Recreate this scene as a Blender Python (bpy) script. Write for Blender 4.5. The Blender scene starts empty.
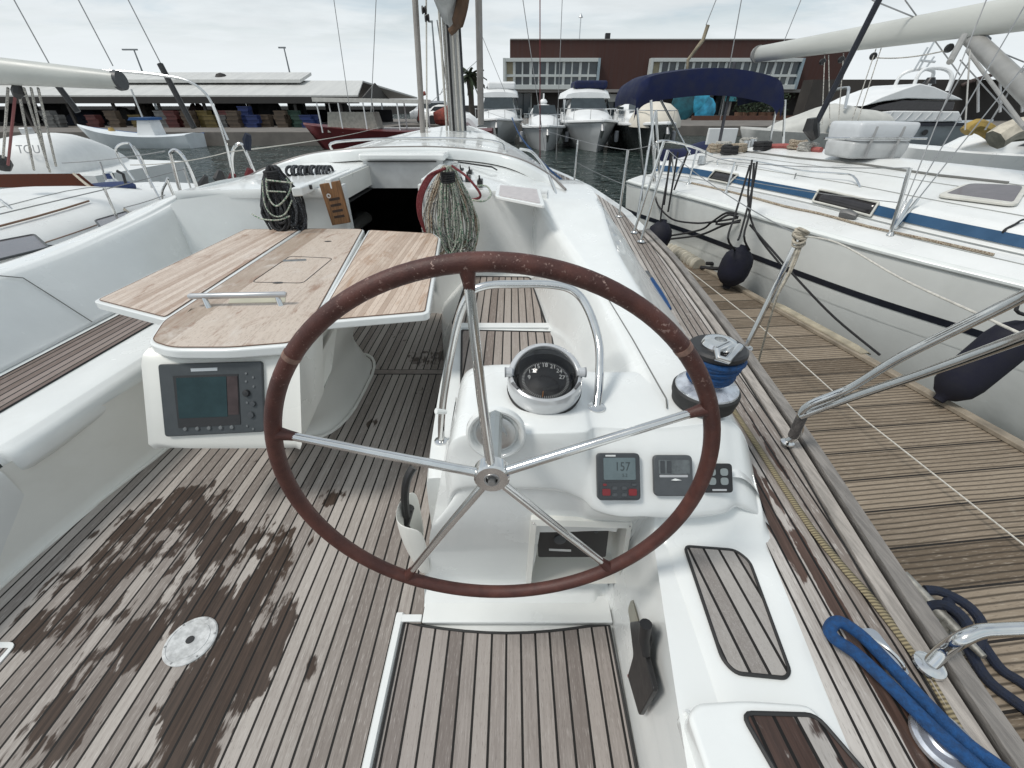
import bpy, math, random
from mathutils import Vector, Matrix, Euler
from mathutils import geometry as mgeo
random.seed(11)
R = math.radians
scene = bpy.context.scene
COL = scene.collection
# ------------------------------------------------------------------ camera geometry (eye 1.55 m above the cockpit sole)
FPX = 425.0; PITCH = R(33.3); CYP = math.cos(PITCH); SYP = math.sin(PITCH); EYE = 1.55
def P(px, py, z=None, y=None, x=None):
    """where the sight line through a photo pixel meets a real plane of the place"""
    r = (px-512)/FPX; d = (py-384)/FPX
    v = (r, CYP-d*SYP, -(SYP+d*CYP))
    if z is not None: t = (z-EYE)/v[2]
    elif y is not None: t = y/v[1]
    else: t = x/v[0]
    return Vector((v[0]*t, v[1]*t, EYE+v[2]*t))
WATER = -0.70
# ------------------------------------------------------------------ node helpers
class NT:
    def __init__(s, nt): s.nt = nt; s.n = nt.nodes; s.l = nt.links
    def add(s, t, **k):
        n = s.n.new(t)
        for a, v in k.items(): setattr(n, a, v)
        return n
    def put(s, sock, v):
        if isinstance(v, bpy.types.NodeSocket): s.l.new(v, sock)
        elif v is not None: sock.default_value = v
    def math(s, op, a, b=None, c=None, clamp=False):
        n = s.add('ShaderNodeMath', operation=op); n.use_clamp = clamp
        s.put(n.inputs[0], a)
        if b is not None: s.put(n.inputs[1], b)
        if c is not None: s.put(n.inputs[2], c)
        return n.outputs[0]
    def mix(s, f, a, b, blend='MIX'):
        n = s.add('ShaderNodeMix', data_type='RGBA', blend_type=blend)
        s.put(n.inputs[0], f)
        s.put(n.inputs[6], col4(a) if not isinstance(a, bpy.types.NodeSocket) else a)
        s.put(n.inputs[7], col4(b) if not isinstance(b, bpy.types.NodeSocket) else b)
        return n.outputs[2]
    def noise(s, vec, scale, detail=3, rough=.55, dist=0.0):
        n = s.add('ShaderNodeTexNoise'); s.put(n.inputs['Vector'], vec)
        n.inputs['Scale'].default_value = scale; n.inputs['Detail'].default_value = detail
        n.inputs['Roughness'].default_value = rough; n.inputs['Distortion'].default_value = dist
        return n.outputs['Fac']
    def ss(s, v, a, b, lo=0.0, hi=1.0):
        n = s.add('ShaderNodeMapRange', interpolation_type='SMOOTHSTEP')
        s.put(n.inputs[0], v)
        for i, q in enumerate((a, b, lo, hi)): s.put(n.inputs[1+i], q)
        return n.outputs[0]
    def comb(s, x, y, z):
        n = s.add('ShaderNodeCombineXYZ')
        for i, q in enumerate((x, y, z)): s.put(n.inputs[i], q)
        return n.outputs[0]
    def bump(s, h, strength, dist=.01):
        n = s.add('ShaderNodeBump'); n.inputs['Strength'].default_value = strength
        n.inputs['Distance'].default_value = dist; s.put(n.inputs['Height'], h)
        return n.outputs[0]
def col4(c): return (c[0], c[1], c[2], 1.0) if hasattr(c, '__len__') else (c, c, c, 1.0)
def newmat(name):
    m = bpy.data.materials.new(name); m.use_nodes = True
    nt = NT(m.node_tree); b = m.node_tree.nodes['Principled BSDF']
    return m, nt, b
MC = {}
def mat(name, col=(.5,.5,.5), rough=.5, metal=0.0, var=.12, vscale=6.0, bump=0.0, bscale=60.0, coat=0.0, spec=.5, stretch=None, dirt=None):
    """plain painted / moulded / metal surface with uneven tone, roughness and fine relief"""
    if name in MC: return MC[name]
    m, t, b = newmat(name)
    g = t.add('ShaderNodeNewGeometry'); pos = g.outputs['Position']
    if stretch:
        mp = t.add('ShaderNodeMapping'); mp.inputs['Scale'].default_value = stretch; t.put(mp.inputs[0], pos); pos = mp.outputs[0]
    n = t.noise(pos, vscale, 5, .6)
    f = t.ss(n, .3, .7)
    c = t.mix(f, [x*(1-var) for x in col], [min(1, x*(1+var*.6)) for x in col])
    if dirt:
        n2 = t.noise(pos, vscale*.35, 6, .7, .4)
        c = t.mix(t.ss(n2, .52, .78, 0, dirt[1]), c, dirt[0])
    t.put(b.inputs['Base Color'], c)
    t.put(b.inputs['Roughness'], t.ss(n, .2, .8, max(.03, rough*.8), min(1, rough*1.2)))
    b.inputs['Metallic'].default_value = metal
    b.inputs['Specular IOR Level'].default_value = spec
    b.inputs['Coat Weight'].default_value = coat
    if bump: t.put(b.inputs['Normal'], t.bump(t.noise(pos, bscale, 4, .6), bump, .004))
    MC[name] = m; return m
def teak(name, pitch, off, ang, cols, caulk=.1, caulkcol=(.012,.011,.01), wet=None, wetcol=(.029,.0175,.012), grain=(90,4), tone=.0, seam2=None, sub=None, rough=.75, blotch=None):
    """laid planks: ang = direction of the planks measured from +Y"""
    m, t, b = newmat(name)
    g = t.add('ShaderNodeNewGeometry'); pos = g.outputs['Position']
    mp = t.add('ShaderNodeMapping'); mp.inputs['Rotation'].default_value = (0, 0, -ang); t.put(mp.inputs[0], pos)
    sp = t.add('ShaderNodeSeparateXYZ'); t.put(sp.inputs[0], mp.outputs[0])
    u, v, w = sp.outputs
    k = t.math('DIVIDE', t.math('SUBTRACT', u, off), pitch)
    idx = t.math('FLOOR', k); fr = t.math('SUBTRACT', k, idx)
    wn = t.add('ShaderNodeTexWhiteNoise', noise_dimensions='1D'); t.put(wn.inputs['W'], idx)
    rnd = wn.outputs['Value']
    gv = t.comb(t.math('MULTIPLY', u, grain[0]), t.math('ADD', t.math('MULTIPLY', v, grain[1]), t.math('MULTIPLY', rnd, 37.0)), w)
    gr = t.noise(gv, 1.0, 6, .65)
    gv2 = t.comb(t.math('MULTIPLY', u, grain[0]*3), t.math('MULTIPLY', v, grain[1]*6), w)
    gr2 = t.noise(gv2, 1.0, 3, .6)
    bl = t.noise(t.comb(t.math('MULTIPLY', u, 6.0), t.math('MULTIPLY', v, 2.5), w), 1.0, 4, .6)
    f = t.math('ADD', t.math('MULTIPLY', gr, .60), t.math('ADD', t.math('MULTIPLY', rnd, .42), t.math('MULTIPLY', bl, .22)))
    c = t.mix(t.ss(f, .35, .85), cols[0], cols[1])
    c = t.mix(t.ss(gr2, .54, .74, 0, .65), c, cols[2])
    gr3 = t.noise(gv2, 1.7, 3, .65)
    c = t.mix(t.ss(gr3, .56, .72, 0, .55), c, [x*.5 for x in cols[0]])
    if blotch:
        b1 = t.noise(t.comb(t.math('MULTIPLY', u, 11.0), t.math('MULTIPLY', v, 3.0), w), 1.0, 5, .7, .8); b2 = t.noise(t.comb(t.math('MULTIPLY', u, 7.0), t.math('MULTIPLY', v, 4.0), 3.0), 1.0, 5, .7, .5)
        c = t.mix(t.ss(b1, .52, .70, 0, .75), c, blotch[0]); c = t.mix(t.ss(b2, .54, .72, 0, .6), c, blotch[1])
    if wet:
        tot = None
        wx = t.noise(t.comb(t.math('MULTIPLY', u, 13.0), t.math('MULTIPLY', v, 4.5), w), 1.0, 5, .65, .4)
        wy = t.noise(t.comb(t.math('MULTIPLY', u, 46.0), t.math('MULTIPLY', v, 8.0), w), 1.0, 4, .6, .2)
        # long runs following the grain, plus a different reach for every plank
        ws = t.noise(t.comb(t.math('MULTIPLY', idx, 3.7), t.math('MULTIPLY', v, 4.5), 0.0), 1.0, 3, .6)
        for (cx, cy, rx, ry, amp) in wet:
            dx = t.math('DIVIDE', t.math('SUBTRACT', u, cx), rx); dy = t.math('DIVIDE', t.math('SUBTRACT', v, cy), ry)
            d = t.math('ADD', t.math('MULTIPLY', dx, dx), t.math('MULTIPLY', dy, dy))
            q = t.math('MULTIPLY', t.ss(d, 1.6, 0.0), amp)
            tot = q if tot is None else t.math('MAXIMUM', tot, q)
        s = t.math('ADD', tot, t.math('ADD', t.math('MULTIPLY', t.math('SUBTRACT', wx, .5), 2.0), t.math('ADD', t.math('MULTIPLY', t.math('SUBTRACT', wy, .5), 1.3), t.math('MULTIPLY', t.math('SUBTRACT', ws, .5), 2.2))))
        wm = t.ss(s, .60, .80)
        wc = t.mix(t.ss(gr, .35, .7), wetcol, [x*2.0 for x in wetcol])
        c = t.mix(t.math('MULTIPLY', wm, .93), c, wc)
    cm = t.math('GREATER_THAN', t.math('ABSOLUTE', t.math('SUBTRACT', fr, .5)), .5-caulk*.5)
    if sub:      # fine grooves milled along each board
        kk = t.math('ADD', t.math('MULTIPLY', fr, float(sub)), t.math('MULTIPLY', t.noise(t.comb(t.math('MULTIPLY', u, 2.0), t.math('MULTIPLY', v, 1.3), w), 1.0, 3, .6), .9)); f2 = t.math('SUBTRACT', kk, t.math('FLOOR', kk))
        gm = t.ss(t.math('ABSOLUTE', t.math('SUBTRACT', f2, .5)), .25, .48)
        c = t.mix(t.math('MULTIPLY', gm, .8), c, [x*.22 for x in cols[0]])
    c = t.mix(cm, c, caulkcol)
    t.put(b.inputs['Base Color'], c)
    if wet: t.put(b.inputs['Roughness'], t.math('SUBTRACT', rough, t.math('MULTIPLY', wm, .40)))
    else: b.inputs['Roughness'].default_value = rough
    if wet: t.put(b.inputs['Specular IOR Level'], t.math('SUBTRACT', .35, t.math('MULTIPLY', wm, .12)))
    else: b.inputs['Specular IOR Level'].default_value = .35
    h = t.math('SUBTRACT', t.math('MULTIPLY', gr, .35), cm)
    if sub: h = t.math('SUBTRACT', h, gm)
    t.put(b.inputs['Normal'], t.bump(h, .5, .003))
    return m
# ------------------------------------------------------------------ mesh helpers
def cr(p0, p1, p2, p3, t):
    return [0.5*((2*b)+(c-a)*t+(2*a-5*b+4*c-d)*t*t+(3*b-a-3*c+d)*t**3) for a, b, c, d in zip(p0, p1, p2, p3)]
def smooth(pts, n, closed=False):
    pts = [tuple(p) for p in pts]; m = len(pts); out = []
    rng = m if closed else m-1
    for i in range(rng):
        if closed: q = [pts[(i+j-1) % m] for j in range(4)]
        else: q = [pts[max(0, i-1)], pts[i], pts[i+1], pts[min(m-1, i+2)]]
        for k in range(n): out.append(Vector(cr(*q, k/n)))
    if not closed: out.append(Vector(pts[-1]))
    return out
def lerp_rows(rows, n):
    """Catmull-Rom between rows, so a hull or moulding runs fair"""
    cols = [smooth([r[i] for r in rows], n) for i in range(len(rows[0]))]
    return [[c[j] for c in cols] for j in range(len(cols[0]))]
def rowsmooth(rows, n): return [smooth(r, n) for r in rows]
class MB:
    def __init__(s): s.v = []; s.f = []
    def grid(s, rows, closed=False, caps=False, flip=False):
        b = len(s.v); n = len(rows[0])
        for r in rows: s.v += [tuple(p) for p in r]
        for i in range(len(rows)-1):
            for j in range(n if closed else n-1):
                a = b+i*n+j; c = b+i*n+(j+1) % n
                q = (a, c, c+n, a+n)
                s.f.append(q[::-1] if flip else q)
        if caps:
            s.f.append(tuple(b+j for j in range(n))[::-1]); s.f.append(tuple(b+(len(rows)-1)*n+j for j in range(n)))
        return s
    def box(s, lo, hi, M=None):
        x0, y0, z0 = lo; x1, y1, z1 = hi; b = len(s.v)
        q = [Vector(p) for p in ((x0,y0,z0),(x1,y0,z0),(x1,y1,z0),(x0,y1,z0),(x0,y0,z1),(x1,y0,z1),(x1,y1,z1),(x0,y1,z1))]
        if M: q = [M @ p for p in q]
        s.v += [tuple(p) for p in q]
        s.f += [tuple(b+i for i in f) for f in ((3,2,1,0),(4,5,6,7),(0,1,5,4),(1,2,6,5),(2,3,7,6),(3,0,4,7))]
        return s
    def cbox(s, c, d, M=None):
        return s.box([c[i]-d[i]/2 for i in range(3)], [c[i]+d[i]/2 for i in range(3)], M)
    def tube(s, path, r, n=10, closed=False, caps=True):
        path = [Vector(p) for p in path]; m = len(path)
        rr = r if hasattr(r, '__len__') else [r]*m
        tang = []
        for i in range(m):
            a = path[(i-1) % m] if (closed or i > 0) else path[i]
            c = path[(i+1) % m] if (closed or i < m-1) else path[i]
            d = (c-a); tang.append(d.normalized() if d.length > 1e-9 else Vector((0,0,1)))
        up = Vector((0,0,1)) if abs(tang[0].z) < .9 else Vector((1,0,0))
        nrm = (up - tang[0]*up.dot(tang[0])).normalized(); rows = []
        for i in range(m):
            nrm = (nrm - tang[i]*nrm.dot(tang[i]))
            nrm = nrm.normalized() if nrm.length > 1e-6 else tang[i].orthogonal().normalized()
            bi = tang[i].cross(nrm)
            rows.append([path[i]+(nrm*math.cos(2*math.pi*k/n)+bi*math.sin(2*math.pi*k/n))*rr[i] for k in range(n)])
        if closed: rows.append(rows[0])
        s.grid(rows, closed=True, caps=caps and not closed)
        return s
    def rod(s, a, b, r, r2=None, n=10): return s.tube([a, b], [r, r if r2 is None else r2], n)
    def lathe(s, prof, c=(0,0,0), axis=(0,0,1), n=28, caps=True):
        ax = Vector(axis).normalized(); u = ax.orthogonal().normalized(); w = ax.cross(u); c = Vector(c)
        rows = [[c+ax*z+(u*math.cos(2*math.pi*k/n)+w*math.sin(2*math.pi*k/n))*max(r, 1e-4) for k in range(n)] for r, z in prof]
        s.grid(rows, closed=True, caps=caps); return s
    def prism(s, poly, th, M=None):
        """flat outline (list of 3-D points) given a thickness along the vector th"""
        b = len(s.v); n = len(poly); th = Vector(th); poly = [Vector(p) for p in poly]
        a = poly + [p+th for p in poly]
        if M: a = [M @ p for p in a]
        s.v += [tuple(p) for p in a]
        s.f.append(tuple(b+i for i in range(n))[::-1]); s.f.append(tuple(b+n+i for i in range(n)))
        for i in range(n): s.f.append((b+i, b+(i+1) % n, b+n+(i+1) % n, b+n+i))
        return s
    def build(s, name, m, parent=None, smooth_=True, bevel=0, seg=3, solid=0, sub=0, ang=35, origin=None):
        me = bpy.data.meshes.new(name)
        base = Vector((0,0,0))
        if parent is not None: base = worldloc(parent)
        elif origin is not None: base = Vector(origin)
        me.from_pydata([tuple(Vector(v)-base) for v in s.v], [], s.f); me.update()
        import bmesh
        bm = bmesh.new(); bm.from_mesh(me); bmesh.ops.remove_doubles(bm, verts=bm.verts, dist=1e-5)
        bmesh.ops.recalc_face_normals(bm, faces=bm.faces)
        if smooth_:
            for f in bm.faces: f.smooth = True
            if not bevel:
                for e in bm.edges:
                    if len(e.link_faces) == 2 and e.calc_face_angle(0) > R(ang): e.smooth = False
        bm.to_mesh(me); bm.free()
        o = bpy.data.objects.new(name, me); COL.objects.link(o)
        me.materials.append(m)
        if parent is not None: o.parent = parent; o.location = (0,0,0)
        elif origin is not None: o.location = base
        if solid:
            md = o.modifiers.new('solid', 'SOLIDIFY'); md.thickness = solid; md.offset = -1
        if bevel:
            md = o.modifiers.new('bevel', 'BEVEL'); md.width = bevel; md.segments = seg; md.limit_method = 'ANGLE'; md.angle_limit = R(28)
            md.harden_normals = True
        if sub:
            md = o.modifiers.new('sub', 'SUBSURF'); md.levels = sub; md.render_levels = sub
        return o
WL = {}
def worldloc(o):
    v = Vector(o.location); p = o.parent
    while p is not None: v = v+Vector(p.location); p = p.parent
    return v
def tag(o, label=None, cat=None, group=None, kind=None):
    if label: o['label'] = label
    if cat: o['category'] = cat
    if group: o['group'] = group
    if kind: o['kind'] = kind
    return o
def thing(name, label, cat, loc, group=None):
    o = bpy.data.objects.new(name, None); COL.objects.link(o); o.location = loc
    o.empty_display_size = .2
    return tag(o, label, cat, group)
def kids(o): return [c for c in COL.objects if c.parent == o]
def copy_tree(o, parent=None, loc=None, rotz=None, scale=None):
    c = o.copy(); COL.objects.link(c); c.parent = parent
    if loc is not None: c.location = loc
    if rotz is not None: c.rotation_euler = (0, 0, rotz)
    if scale is not None: c.scale = scale if hasattr(scale, '__len__') else (scale,)*3
    for ch in kids(o): copy_tree(ch, c)
    return c
def text(name, body, m, parent, loc, rot, size, depth=.0006, align='CENTER', M=None, squash=1.0):
    cu = bpy.data.curves.new(name, 'FONT'); cu.body = body; cu.size = size; cu.align_x = align; cu.align_y = 'CENTER'; cu.extrude = depth
    tmp = bpy.data.objects.new(name, cu); COL.objects.link(tmp)
    dg = bpy.context.evaluated_depsgraph_get(); dg.update()
    me = bpy.data.meshes.new_from_object(tmp.evaluated_get(dg)); bpy.data.objects.remove(tmp)
    mw = M if M is not None else Matrix.Translation(Vector(loc)) @ Euler(rot).to_matrix().to_4x4()
    if squash != 1.0: mw = mw @ Matrix.Diagonal((squash, 1, 1, 1))
    base = worldloc(parent) if parent is not None else Vector((0,0,0))
    me.transform(Matrix.Translation(-base) @ mw)
    o = bpy.data.objects.new(name, me); COL.objects.link(o); me.materials.clear(); me.materials.append(m)
    if parent is not None: o.parent = parent
    return o
def roundpoly(pts, r, n=4):
    """round the corners of a flat outline"""
    pts = [Vector(p) for p in pts]; m = len(pts); out = []
    for i in range(m):
        a, b, c = pts[i-1], pts[i], pts[(i+1) % m]
        u = (a-b); w = (c-b); k = min(r, u.length*.45, w.length*.45)
        p0 = b+u.normalized()*k; p1 = b+w.normalized()*k
        for j in range(n+1):
            t = j/n; out.append(p0*(1-t)**2+b*2*t*(1-t)+p1*t*t)
    return out
def sag(a, b, s, n=12):
    a, b = Vector(a), Vector(b); return [a.lerp(b, i/n)-Vector((0,0,s*4*(i/n)*(1-i/n))) for i in range(n+1)]
def interp(tab, y):
    """piecewise linear table ((y, v...), ...)"""
    tab = sorted(tab)
    if y <= tab[0][0]: return tab[0][1:]
    for a, b in zip(tab, tab[1:]):
        if y <= b[0]:
            f = (y-a[0])/(b[0]-a[0]); return [p+(q-p)*f for p, q in zip(a[1:], b[1:])]
    return tab[-1][1:]
# ------------------------------------------------------------------ materials
GEL = mat('white_gelcoat', (.765,.785,.775), .25, var=.04, vscale=3.5, coat=.5, dirt=((.64,.63,.59), .22), bump=.05, bscale=220)
GELC = mat('cream_gelcoat', (.74,.74,.70), .32, var=.04, vscale=2.5, dirt=((.55,.54,.47), .4))
GELN = mat('neighbour_gelcoat', (.74,.75,.74), .30, var=.05, vscale=2.0, dirt=((.55,.55,.5), .45))
HULLG = mat('pale_grey_hull_paint', (.72,.74,.72), .25, var=.06, vscale=1.5, dirt=((.35,.36,.33), .4))
CHROME = mat('polished_steel', (.72,.72,.71), .13, 1.0, var=.08, vscale=14, bump=.05, bscale=40)
ALU = mat('brushed_aluminium', (.62,.63,.63), .33, 1.0, var=.08, vscale=20)
SPAR = mat('anodised_spar', (.60,.60,.585), .45, .3, var=.08, vscale=3)
WIRE = mat('steel_wire', (.35,.35,.35), .4, .8, var=.1)
BLACK = mat('black_plastic', (.018,.018,.019), .42, var=.2, vscale=20)
RUBBER = mat('black_rubber', (.02,.02,.02), .65, var=.2, vscale=20)
DGREY = mat('dark_grey_plastic', (.075,.082,.088), .45, var=.1, vscale=30, bump=.05, bscale=300)
DGREY2 = mat('charcoal_plastic', (.05,.055,.06), .45, var=.1, vscale=30)
LCD = mat('lcd_glass', (.13,.17,.18), .18, var=.08, vscale=25)
SCREEN = mat('unlit_screen', (.022,.045,.050), .35, spec=.2, var=.2, vscale=10)
SCREENR = mat('unlit_screen_strip', (.06,.045,.045), .35, spec=.2, var=.2, vscale=20)
INK = mat('dark_lettering', (.045,.06,.065), .5)
WINK = mat('white_lettering', (.62,.63,.62), .5)
SINK = mat('silver_lettering', (.45,.46,.47), .4)
RED = mat('red_button', (.22,.025,.03), .45)
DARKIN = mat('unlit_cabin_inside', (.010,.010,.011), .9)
SMOKE = mat('smoked_acrylic', (.035,.033,.036), .10, var=.2, vscale=8)
SMOKE2 = mat('grey_acrylic', (.12,.105,.11), .14, var=.15, vscale=8)
NAVY = mat('navy_canvas', (.003,.008,.045), .85, var=.25, vscale=5, bump=.35, bscale=45)
NAVYR = mat('navy_rope', (.010,.016,.035), .8, var=.35, vscale=60, bump=.8, bscale=260)
BLUER = mat('blue_rope', (.005,.060,.19), .65, var=.35, vscale=90, bump=.9, bscale=420)
BLKR = mat('black_rope', (.018,.018,.020), .75, var=.4, vscale=70, bump=.8, bscale=300)
CREAMR = mat('cream_rope', (.42,.38,.31), .8, var=.35, vscale=60, bump=.8, bscale=260)
WHITER = mat('white_cord', (.55,.53,.48), .7, var=.2, vscale=60, bump=.5, bscale=260)
GREYCAN = mat('grey_sailcloth', (.42,.43,.43), .8, var=.25, vscale=4, bump=.5, bscale=18)
BOOMC = mat('boom_paint', (.50,.51,.48), .42, var=.07, vscale=2.5, stretch=(1,.3,1), dirt=((.33,.33,.29), .5))
TAN = mat('tan_leather', (.10,.055,.03), .7, var=.3)
STRIPE = mat('blue_stripe_paint', (.018,.07,.15), .35, var=.12)
NSTRIPE = mat('black_rubbing_stripe', (.015,.018,.028), .45, var=.2)
MAHOG = mat('varnished_mahogany', (.055,.016,.008), .7, var=.3, vscale=9, stretch=(8,1,8), spec=.05)
def rope_fleck(name, base, fleck, scale=110):
    m, t, b = newmat(name); g = t.add('ShaderNodeNewGeometry')
    n = t.noise(g.outputs['Position'], scale, 2, .5); n2 = t.noise(g.outputs['Position'], scale*.12, 3, .6)
    c = t.mix(t.ss(n, .5, .58), base, fleck); c = t.mix(t.ss(n2, .4, .75, 0, .55), c, [x*.45 for x in base])
    t.put(b.inputs['Base Color'], c); b.inputs['Roughness'].default_value = .8
    t.put(b.inputs['Normal'], t.bump(n, .8, .003)); return m
ROPEG = rope_fleck('green_fleck_rope', (.46,.46,.40), (.06,.17,.10))
ROPEW = rope_fleck('grey_fleck_rope', (.52,.50,.45), (.13,.14,.15))
ROPEB = rope_fleck('brown_fleck_rope', (.40,.35,.27), (.13,.07,.04))
ROPER = rope_fleck('red_rope', (.12,.010,.014), (.16,.035,.04), 160)
ROPEK = rope_fleck('black_fleck_rope', (.022,.022,.026), (.10,.11,.12), 160)
def leather():
    m, t, b = newmat('stitched_wheel_leather'); g = t.add('ShaderNodeNewGeometry'); pos = g.outputs['Position']
    n = t.noise(pos, 14, 5, .65); n2 = t.noise(pos, 120, 3, .7); n3 = t.noise(pos, 42, 3, .6, .5)
    c = t.mix(t.ss(n, .35, .7), (.052,.015,.011), (.098,.032,.023))
    sz = t.add('ShaderNodeSeparateXYZ'); t.put(sz.inputs[0], pos)
    top = t.ss(sz.outputs[2], .95, 1.3)       # salt and wear on the part the hands use, the top of the rim
    wear = t.math('MULTIPLY', t.ss(n2, .575, .67), t.math('MULTIPLY', t.ss(n3, .44, .60), top))
    c = t.mix(t.math('MULTIPLY', wear, .75), c, (.40,.28,.24))
    t.put(b.inputs['Base Color'], c); b.inputs['Roughness'].default_value = .52
    t.put(b.inputs['Normal'], t.bump(t.noise(pos, 350, 3, .6), .45, .002)); return m
LEATHER = leather()
GREYT = ((.205,.178,.160), (.41,.375,.345), (.53,.50,.47))
SOLE = teak('cockpit_sole_teak', .0502, -.421, 0, GREYT, .15, wet=[
    (-1.50,1.25,.30,.26,.95), (-1.16,1.10,.34,.22,.88), (-1.62,.95,.22,.30,.78), (-1.05,.86,.26,.20,1.0),
    (-1.32,.75,.16,.20,.82), (-.93,.58,.18,.28,1.15), (-1.36,.50,.13,.26,.74), (-1.20,.95,.2,.12,.8), (-.62,2.72,.20,.16,.78), (-.50,2.95,.10,.2,.7), (-.87,3.05,.12,.10,.7), (-.80,1.95,.05,.07,.85),(-.86,1.38,.10,.07,.72),(-.66,.66,.03,.06,.85)])
FWT = teak('helm_sole_teak', .0502, -.421, 0, ((.18,.155,.142), (.345,.312,.29), (.43,.40,.38)), .15)
SEATT = teak('seat_teak', .048, -.34, 0, ((.20,.165,.145), (.36,.32,.29), (.42,.38,.35)), .16)
PSEAT = teak('port_seat_teak', .046, -2.50, -.03, ((.15,.115,.10), (.27,.225,.205), (.33,.29,.27)), .20)
PANT = teak('helm_seat_teak', .0415, .517, .085, ((.22,.20,.185), (.36,.34,.32), (.44,.42,.41)), .17, grain=(160,60))
WETP = teak('wet_helm_seat_teak', .042, .497, .085, ((.22,.20,.185), (.36,.34,.32), (.44,.42,.41)), .17, wet=[(.56,.33,.2,.2,1.0)], wetcol=(.030,.015,.011))
DECKT = teak('side_deck_teak', .037, .925, -.075, ((.20,.17,.15), (.52,.49,.46), (.58,.56,.53)), .17, wet=[(.722,1.06,.038,.36,1.3),(.768,.60,.026,.55,1.3),(.85,1.25,.014,.5,.8),(.83,.45,.012,.3,.75)], wetcol=(.040,.020,.014))
TOET = mat('weathered_toe_rail', (.22,.205,.19), .75, var=.3, vscale=9, stretch=(9,1,9), bump=.6, bscale=40)
LEAFT = teak('table_leaf_teak', .033, -2.2, -.02, ((.40,.30,.235), (.62,.53,.455), (.33,.21,.15)), .035, (.26,.18,.14), grain=(55,5), rough=.5, blotch=((.25,.135,.08), (.66,.60,.54)))
MIDT = teak('table_top_teak', .30, -1.9, .02, ((.36,.285,.225), (.56,.48,.41), (.30,.20,.14)), .004, (.30,.22,.18), grain=(45,5), rough=.5, blotch=((.25,.14,.09), (.62,.57,.52)))
STBT = teak('starboard_leaf_teak', .026, -.7, 0, ((.42,.32,.25), (.62,.51,.42), (.46,.34,.26)), .06, (.26,.17,.12), grain=(60,5), rough=.5, blotch=((.33,.19,.11), (.66,.58,.49)))
DOCKT = teak('dock_boards', .205, 0, R(90)+R(6), ((.13,.098,.068), (.285,.230,.172), (.40,.345,.275)), .05, (.016,.013,.011), grain=(50,3), sub=7)
QUAYM = mat('quay_concrete', (.16,.145,.13), .85, var=.25, vscale=.8, bump=.6, bscale=6, dirt=((.06,.055,.05), .7))
# =================================================================== OUR YACHT (seen from behind its starboard wheel)
YC = -1.13                       # centreline
yacht = thing('sailing_yacht', 'white sailing yacht with teak cockpit, folding table and brown leather wheel, nearest to us', 'yacht', (YC, 1.0, WATER))
# ---- outlines of the side deck, boat running forward (Y)
TOE = [(-1.6,.56),(-.6,.82),(0,.915),(.5,.975),(1.0,1.05),(1.24,1.085),(2.2,1.19),(3.4,1.27),(5.0,1.28),(6.5,1.10),(8.0,.72),(9.5,.10),(11.2,-.95)]
def toe_x(y): return interp(TOE, y)[0]
def sheer(y): return .50+.006*max(0, y-1)**1.6
COAM = [(-1.6,.52),(0,.645),(.3,.685),(.55,.727),(.91,.779),(1.27,.85),(2.1,.93),(3.0,.965),(4.4,.95),(5.5,.93),(7,.74),(8.2,.35),(9.5,-.35),(11.0,-1.1)]
def coam_x(y): return interp(COAM, y)[0]
ys = [-1.6,-1,-.5,0,.4,.8,1.2,1.6,2.1,2.7,3.4,4.2,5,5.8,6.6,7.4,8.2,9,9.8,10.5,11.2]
def mir(p): return Vector((2*YC-p[0], p[1], p[2]))
# hull
rows = []
for y in ys:
    x = toe_x(y); z = sheer(y); w = x-YC
    st = [Vector((x+.045, y, z-.03)), Vector((x+.03, y, z-.15)), Vector((YC+w*.985, y, z-.45)), Vector((YC+w*.93, y, z-.85)), Vector((YC+w*.78, y, WATER-.12)), Vector((YC+w*.3, y, WATER-.5))]
    rows.append(st+[mir(p) for p in st[::-1]])
h = MB().grid(rowsmooth(rows, 2)); h.grid([[Vector((p.x, p.y-.0, p.z)) for p in rows[0][:6]], [mir(p) for p in rows[0][:6]]])
h.build('hull', GEL, yacht, ang=50)
for sgn in (1, -1):
    F = (lambda p: Vector(p)) if sgn == 1 else mir
    # side deck sheet under the teak
    g = []
    for y in ys:
        g.append([F((coam_x(y)-.35, y, sheer(y)-.006)), F((toe_x(y)+.046, y, sheer(y)-.006)), F((toe_x(y)+.046, y, sheer(y)-.034))])
    MB().grid(g).build('side_deck', GEL, yacht)
    g = [[F((coam_x(y)-.03, y, sheer(y))), F((toe_x(y)-.055, y, sheer(y)))] for y in ys]
    MB().grid(g).build('side_deck_planking', DECKT if sgn == 1 else DECKT, yacht)
    # toe rail: broad plank standing a little proud
    g = []
    for y in ys[:12]:
        x = toe_x(y); z = sheer(y)
        g.append([F((x-.012, y, z-.002)), F((x-.009, y, z+.024)), F((x+.032, y, z+.026)), F((x+.044, y, z-.01))])
    MB().grid(lerp_rows(g, 3)).build('toe_rail', TOET, yacht, solid=.004)
    g = [[F((toe_x(y)-.064, y, sheer(y)-.001)), F((toe_x(y)-.062, y, sheer(y)+.012)), F((toe_x(y)-.022, y, sheer(y)+.013)), F((toe_x(y)-.019, y, sheer(y)-.002))] for y in ys[:12]]
    MB().grid(lerp_rows(g, 3)).build('covering_board', mat('pale_covering_board', (.36,.33,.30), .75, var=.3, vscale=9, stretch=(9,1,9), bump=.6, bscale=40), yacht, solid=.003)
    MB().grid(lerp_rows([[F((toe_x(y)-.07, y, sheer(y)+.0012)), F((toe_x(y)-.005, y, sheer(y)+.0012))] for y in ys[:12]], 3)).build('rail_groove', RUBBER, yacht)
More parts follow.
